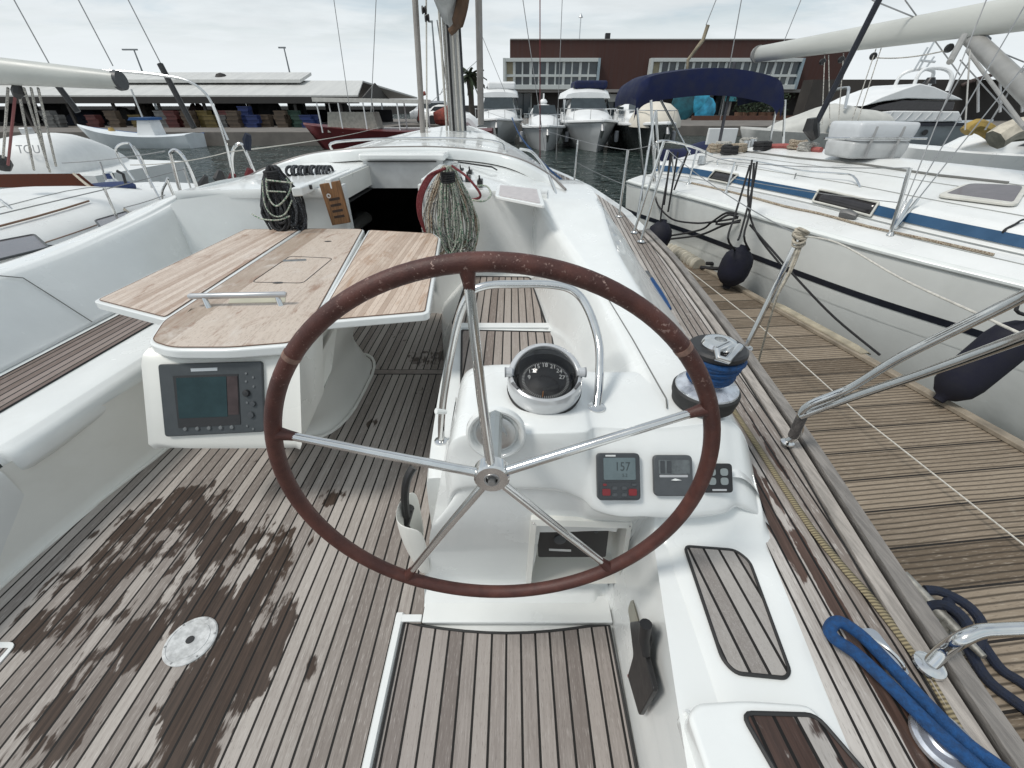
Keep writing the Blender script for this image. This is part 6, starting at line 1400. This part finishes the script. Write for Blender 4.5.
# ---- motor boats facing us
def motor_boat(px, Y, B, L, H, label, cab, fly=False, dark=False, canvas=None, rad=False):
    c = P(px, 150, y=Y); c.z = WATER
    o = thing('motor_boat', label, 'motor boat', c)
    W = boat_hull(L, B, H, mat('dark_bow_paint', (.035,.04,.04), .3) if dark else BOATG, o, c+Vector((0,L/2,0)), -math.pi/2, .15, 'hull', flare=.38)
    x0 = L/2-L*.22
    zc = H+.05
    # foredeck trunk + cabin
    hw = B/2*cab[0]; hc = cab[1]
    def sec(x, w, z0, z1, n=8): return [W(x, w*math.cos(math.pi*k/n), z0+(z1-z0)*abs(math.sin(math.pi*k/n))**.55) for k in range(n+1)]
    rows = [sec(x0,hw*.35,zc-.25,zc+.05), sec(x0-L*.10,hw*.75,zc-.25,zc+.32), sec(x0-L*.22,hw*1.0,zc-.25,zc+.55), sec(x0-L*.30,hw,zc-.25,zc+.62), sec(x0-L*.38,hw*.93,zc-.25,zc+hc), sec(x0-L*.68,hw*.93,zc-.25,zc+hc), sec(x0-L*.70,hw*.9,zc-.25,zc+.3)]
    MB().grid(rowsmooth(rows, 1), caps=True).build('cabin', BOATW, o, ang=55)
    # rub strake
    MB().tube([W(-L/2+L*k/14, B/2*(1-max(0,(k/14-.45)/.55)**2.2)*1.0+.02, H*(1+.15*(k/14-.3)**2*2)) for k in range(15)]+[W(-L/2+L*k/14, -B/2*(1-max(0,(k/14-.45)/.55)**2.2)*1.0-.02, H*(1+.15*(k/14-.3)**2*2)) for k in range(14,-1,-1)], .08, 6).build('rub_rail', BOATW, o)
    # windscreen
    a, b2 = x0-L*.305, x0-L*.378
    MB().prism([W(a+.03,-hw*.78,zc+.62), W(a+.03,hw*.78,zc+.62), W(b2+.05,hw*.66,zc+hc-.10), W(b2+.05,-hw*.66,zc+hc-.10)], (0,-.05,.04)).build('windscreen', GLS, o)
    for s_ in (-1, 1): MB().prism([W(a-.15,s_*hw*.965,zc+.45), W(a-L*.22,s_*hw*.95,zc+.45), W(a-L*.2,s_*hw*.90,zc+hc-.2), W(b2-.1,s_*hw*.86,zc+hc-.2)], (s_*.05,0,0)).build('side_window', GLS, o)
    # bow rail
    rl_ = [W(L/2-.15,0,H+.75)]; br_ = MB()
    for s_ in (-1, 1):
        pts_ = [W(L/2-.1-L*.62*k/8, s_*(B/2*(1-max(0,((1-.01-.62*k/8)-.45)/.55)**2.2)-.02), H*(1.07)+.62) for k in range(9)]
        br_.tube([W(L/2-.1,0,H+.72)]+pts_, .022, 6)
        for p in pts_[1::2]: br_.rod(p, p-Vector((0,0,.62)), .016, n=6)
    br_.build('bow_rail', CHROME, o)
    if rad: MB().lathe([(0,0),(.22,.02),(.25,.12),(.15,.24),(0,.28)], W(x0-L*.5,0,zc+hc+.0), n=16).rod(W(x0-L*.5,0,zc+hc+.2), W(x0-L*.5,0,zc+hc+.55), .05).build('radar', BOATW, o)
    if fly:
        z2 = zc+hc
        MB().grid([sec(x0-L*.36,hw*.95,z2-.15,z2+.18), sec(x0-L*.44,hw*1.0,z2-.15,z2+.5), sec(x0-L*.75,hw*1.0,z2-.15,z2+.4)], caps=True).build('flybridge', BOATW, o, ang=55)
        MB().prism([W(x0-L*.42,-hw*.62,z2+.40), W(x0-L*.42,hw*.62,z2+.40), W(x0-L*.47,hw*.5,z2+.72), W(x0-L*.47,-hw*.5,z2+.72)], (0,-.04,.03)).build('fly_screen', GLS, o)
        MB().box((c.x-hw*.55, c.y+L*.62, z2+WATER+.35),(c.x+hw*.85, c.y+L*.85, z2+WATER+.80)).build('fly_cover', canvas or NAVY, o, bevel=.15)
    MB().tube([W(L/2-.05,0,H+.0), W(L/2+.18,0,H-.25), W(L/2-.05,0,H-.6)], [.06,.10,.05], 8).build('anchor', WIRE, o)
    for s_ in (-1,1): MB().lathe([(0,-.3),(.12,-.26),(.14,0),(.12,.26),(0,.3)], W(.5, s_*(B/2+.14), H*.55), n=12).build('side_fender', mat('fender_grey', (.35,.36,.38), .5), o)
    return W
motor_boat(547, 27.5, 2.5, 6.6, 1.1, 'small white motor boat with rounded cabin, bow towards us, left of the larger flybridge one', (.78,1.15), rad=True)
motor_boat(600, 26.5, 3.5, 10.5, 1.35, 'white motor cruiser with flybridge under navy covers, in front of the brown building', (.86,1.35), fly=True)
motor_boat(664, 24.5, 3.0, 9.0, 1.30, 'white motor boat with dark bow, directly left of the navy covered boat', (.84,1.0), rad=True, dark=True)
motor_boat(497, 31.5, 3.4, 9.5, 1.30, 'white sport cruiser with tall windscreen, between our mast and the small motor boat', (.86,1.5), fly=True, canvas=BOATW)
# canvas dome for the third boat
c = P(655,117,y=27.2)
rows = []
for (f, z) in ((1,0),(.98,.3),(.80,.75),(.5,1.05),(.08,1.15)): rows.append([c+Vector((1.35*f*math.cos(a*.3927), 1.8*f*math.sin(a*.3927), z-.45)) for a in range(16)])
tag(MB().grid(rows, closed=True, caps=True).build('boat_canopy', mat('cream_canvas', (.62,.58,.50), .7, var=.08, vscale=2), None, origin=c), 'domed cream canvas canopy over the cockpit of the dark bowed motor boat', 'canopy')
# radar masts beyond our mast
# navy covered boat close by
c = P(706,152,y=17.0); c.z = WATER
nc = thing('covered_boat', 'small boat wrapped in a navy cover, moored beyond the neighbour yacht stern', 'boat', c)
Wn = boat_hull(4.2, 1.6, .5, BOATG, nc, c, R(200), .2)
def W(x, y, z): return Wn(x*.62, y*.62, z*.72)
rows = []
for k in range(9):
    u = k/8; x = -3.1+6.2*u; w = 1.15*(1-max(0,(u-.5)/.5)**2.2)+.04; h_ = .95+.75*math.sin(min(1,u*1.4)*math.pi*.8)
    rows.append([W(x,w*math.cos(math.pi*j/10)*1.04, .60+(h_-.60)*math.sin(math.pi*j/10)**.8) for j in range(11)])
MB().grid(lerp_rows(rows, 2), caps=True).build('cover', NAVY, nc, ang=70)
c = P(727,147,y=15.5)
tag(MB().box(tuple(P(709,132,y=15.2)-Vector((0,0,.35))), tuple(P(738,132,y=15.2)+Vector((0,.12,.10)))).build('white_box', BOATW, None, bevel=.02, origin=P(723,135,y=15.2)), 'small white rectangular board standing on a deck, right of the navy covered boat', 'board')
# ---- express cruiser with a covered cockpit, right
c = P(793,150,y=23.0); c.z = WATER
ec = thing('motor_boat', 'pale grey covered motor cruiser behind the liferaft canister', 'motor boat', c)
W__ = boat_hull(8.0, 2.5, 1.15, mat('dull_cream_hull', (.42,.42,.40), .6, var=.1), ec, c+Vector((1.2,.5,0)), R(187), .15)
def W(x, y, z): return W__(x*.74, y*.8, z*.84)
rows = []
for (x, w, z0, h_) in ((3.6,.5,1.3,1.42),(2.6,1.1,1.3,1.9),(1.2,1.35,1.3,2.3),(-.5,1.4,1.3,2.75),(-2.2,1.4,1.3,2.5),(-3.8,1.35,1.3,2.35),(-4.6,1.2,1.3,1.6)):
    rows.append([W(x,w*math.cos(math.pi*j/10), z0+(h_-z0)*math.sin(math.pi*j/10)**.5) for j in range(11)])
MB().grid(lerp_rows(rows, 2), caps=True).build('cover', mat('cream_cover', (.50,.50,.47), .8, var=.1, vscale=2, bump=.4, bscale=3), ec, ang=70)
MB().tube(smooth([W(-.2,1.2,2.5), W(-.3,.9,3.3), W(-.9,0,3.45), W(-1.0,-1.0,3.3), W(-.9,-1.2,2.5)], 4), .06, 8).build('radar_arch', ALU, ec)
for k in range(5): MB().prism([W(1.8-k*1.1,1.42,1.45), W(1.3-k*1.1,1.43,1.45), W(1.2-k*1.1,1.38,1.85), W(1.7-k*1.1,1.36,1.85)], (-.02,-.04,0)).build('cover_panel', mat('clear_panel', (.20,.22,.22), .3), ec)
# ---- big motor yacht on the right
c = P(898,148,y=31.0); c.z = WATER
my = thing('motor_yacht', 'large white motor yacht with long black window band and radar arch, on the right', 'motor yacht', c)
MYG = mat('yacht_grey_hull', (.30,.33,.35), .35, var=.06)
c2 = c+Vector((.2,1.5,0))
W = boat_hull(12.4, 3.0, 1.24, MYG, my, c2, R(178)-math.pi, .10, flare=.15)
def W2(x, y, z): return c2+Vector((x*.53, y*.60, (z-1.9)*.64+1.24))
def slab(name, prof, y0, y1, m_): return MB().prism([W2(x, y0, z) for x, z in prof], (0, y1-y0, 0)).build(name, m_, my, bevel=.06)
MB().box(tuple(W2(-9.2,-2.56,1.75)), tuple(W2(8.6,-2.50,2.02))).build('dark_band', NSTRIPE, my)
slab('superstructure', [(-7.8,2.1),(6.2,2.1),(5.2,2.95),(-2.5,3.0),(-6.4,2.75)], -2.2, 2.2, BOATW)
slab('window_band', [(-5.6,3.0),(4.6,3.0),(4.4,3.75),(-1.8,3.85),(-4.3,3.45)], -2.0, 2.0, SMOKE)
slab('upper_deck', [(-6.2,3.35),(-4.0,3.75),(-1.5,3.98),(5.2,3.86),(4.6,4.05),(1.2,4.9),(-.6,5.15),(-2.2,4.75),(-4.4,4.1)], -2.05, 2.05, BOATW)
MB().tube(smooth([W2(-.6,-1.3,4.8), W2(-.5,-1.2,5.9), W2(.6,-.8,6.35), W2(2.6,-.8,6.3), W2(3.4,-1.2,5.7), W2(3.5,-1.3,4.6)], 4), .10, 8).build('radar_arch', BOATW, my)
MB().tube(smooth([W2(-.6,1.3,4.8), W2(-.5,1.2,5.9), W2(.6,.8,6.35), W2(2.6,.8,6.3), W2(3.4,1.2,5.7), W2(3.5,1.3,4.6)], 4), .10, 8).build('radar_arch', BOATW, my)
an = MB()
for (x, z, h_) in ((0,6.2,1.8),(.5,6.3,2.3),(1.2,6.3,1.0)): an.rod(W2(x-.2,0,z), W2(x+.25,0,z+h_), .05)
an.rod(W2(.2,0,7.0), W2(1.8,0,6.9), .06); an.build('aerials', ALU, my)
MB().tube([W2(2.2,0,5.2), W2(2.2,0,5.7)], [.35,.2], 10).build('searchlight', BLACK, my)
for x in (-6,-3.2,-.8,2.0): MB().lathe([(0,0),(.17,0),(.17,.03),(0,.03)], W2(x,-2.52,1.2), (0,-1,0), n=12).build('porthole', BLACK, my)
for k in range(7): MB().rod(W2(-3.0+k*1.15,-2.22,2.25), W2(-2.5+k*1.15,-2.22,2.9), .03, n=6).build('side_rib', BOATG, my)
# boats hidden among masts on the far right
c = P(975,150,y=20); c.z = WATER
def small(px, Y, L, label, m_, h=1.0, ang=R(170)):
    c = P(px, 150, y=Y); c.z = WATER; o = thing('moored_boat', label, 'boat', c); W = boat_hull(L, L*.3, h, m_, o, c, ang, .2)
    MB().grid([[W(x,w*math.cos(math.pi*j/8), h+z*math.sin(math.pi*j/8)**.5) for j in range(9)] for (x, w, z) in ((L*.3,L*.03,.05),(L*.15,L*.10,.45),(0,L*.12,.75),(-L*.25,L*.12,.7),(-L*.3,L*.1,.3))], caps=True).build('cabin', GELN, o, ang=60)
    MB().prism([W(L*.1,L*.115,h+.25), W(-L*.2,L*.125,h+.25), W(-L*.2,L*.118,h+.5), W(L*.02,L*.115,h+.5)], (-.02,-.05,0)).build('cabin_window', GLS, o)
    return o, W
o, W = small(1005, 13.5, 7.0, 'white sailing boat with tan sail bags, behind the mast base at the right edge', GELN, 1.1, R(185))
MB().tube(smooth([P(966,132,y=12.8), P(974,126,y=12.8), P(985,129,y=12.8), P(1000,140,y=12.8)], 4), [.16]*13, 8).build('yellow_sail_bag', mat('ochre_bag', (.32,.22,.06), .8, var=.3), o)
MB().tube(smooth([P(995,140,y=10), P(1006,133,y=10), P(1015,130,y=10), P(1035,128,y=10)], 4), .22, 8).build('sail_bundle', mat('tan_white_bag', (.50,.46,.38), .8, var=.3, vscale=6), o)
# white shelter tops behind (far right)
c = P(985,90,y=56)
aw = thing('roof_canopy', 'dark arched roof canopy over the wall at the far right', 'canopy', P(985,105,y=54))
rows = [[P(x, y, y=Y) for x, y in ((961,84),(972,79),(985,75),(1000,71),(1015,69),(1040,68))] for Y in (54, 58)]
MB().grid(rowsmooth(rows, 2)).build('arched_roof', mat('brown_roof', (.05,.032,.028), .7), aw, solid=.35)
for px in (978,1000,1022): MB().rod(P(px,112,y=55), P(px,80,y=55), .12).build('canopy_post', BOATW, aw)
# shelves of dark vegetation/boats along the wall
# ---- brown building
BY_ = 66.0; XL, XR = P(510,80,y=BY_).x, P(800,80,y=BY_).x; ZT_ = P(520,39,y=BY_).z; ZB = QZ
bd_ = thing('quay_building', 'long two storey building clad in dark brown with white framed windows', 'building', ((XL+XR)/2, BY_, QZ))
BR = mat('brown_cladding', (.055,.021,.016), .75, var=.12, vscale=.6, stretch=(6,6,.3))
zf1, zf0 = P(550,58,y=BY_).z, P(550,89,y=BY_).z      # top / foot of the glazed storey
MB().box((XL,BY_+1.0,zf0-.0),(XR+6,BY_+16,ZT_)).build('upper_wall', BR, bd_)
MB().box((XL-.2,BY_+2.5,ZB),(XR+6,BY_+15,zf0)).build('ground_floor', mat('dark_ground_floor', (.04,.034,.032), .7, var=.3, vscale=.5), bd_)
MB().box((XL-.3,BY_+.2,zf0-.35),(XR+6.3,BY_+2.2,zf0-.02)).build('floor_slab', mat('grey_slab', (.22,.21,.20), .7), bd_)
WF = mat('white_window_frame', (.50,.53,.52), .5, var=.06); PG = mat('tinted_pane', (.05,.065,.075), .08, var=.5, vscale=.35)
CURT = mat('cream_blind', (.28,.25,.17), .7)
def glazing(xa, xb, n, lean=0.0):
    Yf = BY_
    for (z0, z1) in ((zf0-.05,zf0+.45),(zf1-.38,zf1+.0)):
        MB().box((xa-.35,Yf-.1,z0),(xb+.35,Yf+.9,z1)).build('window_surround', WF, bd_, bevel=.03)
    MB().box((xa-.36,Yf-.12,zf0),(xa-.05,Yf+.9,zf1)).build('window_surround', WF, bd_); MB().box((xb+.05,Yf-.12,zf0),(xb+.36,Yf+.9,zf1)).build('window_surround', mat('blue_grey_end', (.25,.32,.36), .5), bd_)
    w = (xb-xa)/n
    for i in range(n):
        x0, x1 = xa+w*i, xa+w*(i+1)
        wn = MB().box((x0,Yf+.25,zf0+.4),(x1,Yf+.33,zf1-.35)).build('window', PG if i else CURT, bd_)
        fr2 = MB(); t_ = .16 if i % 2 else .09
        fr2.box((x0-t_,Yf+.12,zf0+.4),(x0+t_,Yf+.24,zf1-.35)); fr2.box((x0,Yf+.14,(zf0+zf1)/2-.25),(x1,Yf+.23,(zf0+zf1)/2-.05))
        fr2.build('window_frame', WF, wn)
        MB().box((x0,Yf-.04,(zf0+zf1)/2-.32),(x1,Yf+.02,(zf0+zf1)/2-.22)).build('balcony_rail', WF, wn)
glazing(P(506,80,y=BY_).x, P(596,80,y=BY_).x, 11); glazing(P(651,80,y=BY_).x, P(796,80,y=BY_).x, 18)
# ground floor: doors, columns, shop awnings
for k, px in enumerate((509,540,575,620,650,690,730,770)):
    x = P(px,110,y=BY_).x; MB().box((x-.14,BY_+.3,ZB),(x+.14,BY_+.58,zf0-.35)).build('column', mat('grey_slab', (.22,.21,.20), .7), bd_)
for k, (px, w_, h_) in enumerate(((519,1.6,2.9),(527,1.4,2.9),(618,4.5,2.4),(716,1.5,3.0),(722,1.5,3.0),(733,1.0,3.0))):
    x = P(px,110,y=BY_).x; d_ = MB().box((x-w_/2,BY_+2.3,ZB),(x+w_/2,BY_+2.48,ZB+h_)).build('shop_door', WF, bd_); MB().box((x-w_/2+.18,BY_+2.2,ZB+.3),(x+w_/2-.18,BY_+2.29,ZB+h_-.2)).build('door_glass', PG, d_)
MB().box((P(602,90,y=BY_).x,BY_+.9,zf0-1.35),(P(645,90,y=BY_).x,BY_+1.1,zf0-.5)).build('shop_sign', mat('pale_sign', (.36,.37,.35), .6), bd_)
sg = MB().box((P(728,90,y=BY_).x,BY_+.1,zf0-1.3),(P(785,90,y=BY_).x,BY_+.25,zf0-.55)).build('shop_sign', mat('turquoise_sign', (.05,.25,.30), .6, var=.5, vscale=1.2), bd_)
MB().box((P(510,40,y=BY_).x,BY_+.9,ZT_),(XR+6,BY_+16,ZT_+.12)).build('roof_edge', mat('grey_slab', (.22,.21,.20), .7), bd_)
MB().rod((P(580,30,y=BY_+5).x,BY_+5,ZT_),(P(580,30,y=BY_+5).x,BY_+5,ZT_+2.8), .07).lathe([(0,0),(.3,.05),(0,.5)], (P(580,30,y=BY_+5).x,BY_+5,ZT_+2.6), n=10).build('roof_aerial', ALU, bd_)
MB().box((P(610,30,y=BY_+2).x-.3,BY_+3,ZT_),(P(610,30,y=BY_+2).x+.3,BY_+3.6,ZT_+.9)).build('roof_vent', BLACK, bd_)
# low brick parapet in front of the shops
tag(MB().box((P(690,130,y=58).x,58,QZ-.06),(P(800,130,y=58).x,58.3,QZ+.40)).build('terrace_wall', mat('red_brown_brick', (.10,.045,.03), .8, var=.2, vscale=2)), 'low red brown terrace wall in front of the shops', 'wall')
# turquoise inflatables hanging
rk = random.Random(5)
for k, (px, py, r_) in enumerate(((684,104,1.5),(700,101,1.15),(705,111,1.25))):
    c = P(px, py, y=60); rows = [[c+Vector((r_*f*math.cos(a*.524), -.25*g2, r_*1.15*f*math.sin(a*.524))) for a in range(12)] for (f, g2) in ((1,0),(.95,.5),(.6,1.0),(.1,1.1))]
    tag(MB().grid(rows, closed=True, caps=True).build('beach_inflatable', mat('turq_%d' % k, ((.015,.10,.13),(.04,.33,.50),(.035,.30,.48))[k], .4, var=.5, vscale=1.2), None, origin=c), ('dark teal beach inflatable leftmost in front of the shop','bright blue beach inflatable, upper one hung by the shop','bright blue beach inflatable, lower one hung by the shop')[k], 'inflatable')
for k, (px, py) in enumerate(((742,120),(752,116),(760,122),(768,115),(778,112),(736,124))):
    c = P(px, py, y=61); c.z = QZ
    pt = thing('potted_shrub', 'dark potted shrub on the terrace behind the low brown wall', 'shrub', c, 'terrace shrubs')
    MB().lathe([(0,0),(.35,0),(.5,.7),(0,.7)], c, n=14).build('pot', mat('clay_pot', (.15,.08,.05), .8), pt)
    lf = MB()
    for j in range(130):
        d = Vector((rk.gauss(0,.42), rk.gauss(0,.42), rk.uniform(.7,2.6))); q = c+d; e = Euler((rk.uniform(0,6), rk.uniform(0,6), 0)).to_matrix()
        lf.prism([q+e @ Vector((-.16,0,0)), q+e @ Vector((0,-.07,0)), q+e @ Vector((.16,0,0)), q+e @ Vector((0,.07,0))], e @ Vector((0,0,.01)))
    lf.build('foliage', mat('dark_leaf', (.025,.045,.02), .6, var=.5, vscale=3), pt, smooth_=False)
# palm
c = P(472,126,y=58); c.z = QZ
pt = thing('palm_tree', 'dark palm tree between our mast and the brown building', 'palm', c)
zt = P(472,76,y=58).z
MB().tube([c, Vector((c.x+.05,c.y,zt*.5)), Vector((c.x-.05,c.y,zt-.3))], [.34,.30,.38], 10).build('trunk', mat('palm_trunk', (.06,.05,.04), .9, var=.4, vscale=3), pt)
fr_ = MB(); cp = Vector((c.x,c.y,zt))
for k in range(46):
    a = rk.uniform(0,6.28); el = rk.uniform(-.7,1.4); L_ = rk.uniform(1.2,2.0); prev = cp
    for j in range(1,7):
        u = j/6; q = cp+Vector((math.cos(a)*L_*u*math.cos(el*(1-.3*u)), math.sin(a)*L_*u*math.cos(el), L_*u*math.sin(el)-.9*u*u)); s_ = Vector((-math.sin(a), math.cos(a), 0))
        w_ = .26*(1-u*.7); fr_.prism([prev-s_*w_, prev+s_*w_-Vector((0,0,.1)), q+s_*w_*.8-Vector((0,0,.12)), q-s_*w_*.8], (0,0,.02)); prev = q
fr_.build('crown', mat('palm_frond', (.03,.045,.02), .7, var=.5, vscale=2), pt, smooth_=False)
# lamp posts
def lamp(px, py0, py1, Y, label, arm=1.2):
    c = P(px, 128, y=Y); c.z = QZ; top = P(px, py1, y=Y)
    c.x = top.x
    o = thing('street_lamp', label, 'street lamp', c)
    MB().tube([c, Vector((c.x,c.y,top.z))], [.16,.08], 8).build('pole', mat('lamp_pole', (.25,.27,.28), .5, .3), o)
    MB().box((c.x-arm,c.y-.1,top.z-.04),(c.x+arm*.3,c.y+.1,top.z+.12)).build('lamp_head', mat('lamp_pole', (.25,.27,.28), .5, .3), o)
lamp(134,80,50,70,'grey street lamp with a wide head above the left part of the shed roof',1.5); lamp(284,80,48,70,'slim grey street lamp above the middle of the shed roof',.7)
lamp(432,80,22,60,'tall thin lamp mast close left of our mast',.3); lamp(380,105,92,90,'small distant lamp right of the shed gable',.5)
# roof top tufts: ventilators on the shed lantern
for k, px in enumerate((66,78,222)):
    c = P(px, 79, y=SH+5); tag(MB().lathe([(0,-.5),(.5,-.5),(.6,.0),(.35,.35),(0,.45)], c, n=10).build('roof_ventilator', mat('dark_fascia', (.035,.032,.03), .8), None, origin=c), ('dark ventilator on the shed roof, leftmost','dark ventilator on the shed roof, beside the leftmost','dark ventilator on the middle of the shed roof')[k], 'ventilator')
# =================================================================== camera, light, sky
cam = bpy.data.cameras.new('camera'); cam.sensor_width = 36; cam.lens = FPX/1024*36; cam.clip_start = .02; cam.clip_end = 4000
co = bpy.data.objects.new('camera', cam); COL.objects.link(co); co.location = (0,0,EYE); co.rotation_euler = (math.pi/2-PITCH, 0, 0)
scene.camera = co
SUN_EL, SUN_AZ = R(56), R(-112)      # azimuth clockwise from +Y
sun = bpy.data.lights.new('sun', 'SUN'); sun.energy = 2.1; sun.angle = R(14); sun.color = (1,.96,.90)
so = bpy.data.objects.new('sun', sun); COL.objects.link(so)
d = Vector((math.sin(SUN_AZ)*math.cos(SUN_EL), math.cos(SUN_AZ)*math.cos(SUN_EL), math.sin(SUN_EL)))
so.rotation_euler = (-d).to_track_quat('-Z', 'Y').to_euler(); so.location = (0,0,20)
w = bpy.data.worlds.new('World'); scene.world = w; w.use_nodes = True
t = NT(w.node_tree); bgn = w.node_tree.nodes['Background']
sky = t.add('ShaderNodeTexSky', sky_type='NISHITA'); sky.sun_disc = False; sky.sun_elevation = SUN_EL; sky.sun_rotation = SUN_AZ
sky.air_density = 1.2; sky.dust_density = 2.0
tc = t.add('ShaderNodeTexCoord'); sp = t.add('ShaderNodeSeparateXYZ'); t.put(sp.inputs[0], tc.outputs['Generated'])
z = t.math('MAXIMUM', sp.outputs[2], .03)
u = t.math('DIVIDE', sp.outputs[0], t.math('ADD', z, .10)); v = t.math('DIVIDE', sp.outputs[1], t.math('ADD', z, .10))
cv_ = t.comb(t.math('MULTIPLY', u, .55), t.math('MULTIPLY', v, .8), 0.0)
n1 = t.noise(cv_, .9, 6, .55, .3); n2 = t.noise(cv_, 2.4, 4, .6, .2)
cl = t.ss(n1, .36, .58, .5, 1.0)
shade = t.ss(n2, .3, .7, .86, 1.10)
cc = t.mix(1.0, (5.6,6.05,6.25), t.comb(shade, shade, shade), 'MULTIPLY')
low = t.ss(sp.outputs[2], .0, .28)
cl = t.math('MAXIMUM', cl, t.ss(sp.outputs[2], .22, .06))
cc2 = t.mix(low, (7.0,7.4,7.6), cc)
n3 = t.noise(cv_, 1.3, 5, .6, .4)
cc2 = t.mix(t.math('MULTIPLY', t.ss(n3, .48, .68, 0, .55), t.ss(sp.outputs[2], .04, .16)), cc2, (3.9,5.0,5.8))
c = t.mix(cl, sky.outputs[0], cc2)
t.put(bgn.inputs['Color'], c); bgn.inputs['Strength'].default_value = .115
vs = scene.view_settings; vs.view_transform = 'Standard'; vs.look = 'None'; vs.gamma = 1; vs.exposure = 0.10; vs.use_curve_mapping = False
scene.cycles.use_denoising = True
try: scene.cycles.max_bounces = 8; scene.cycles.glossy_bounces = 4; scene.cycles.transparent_max_bounces = 8
except Exception: pass
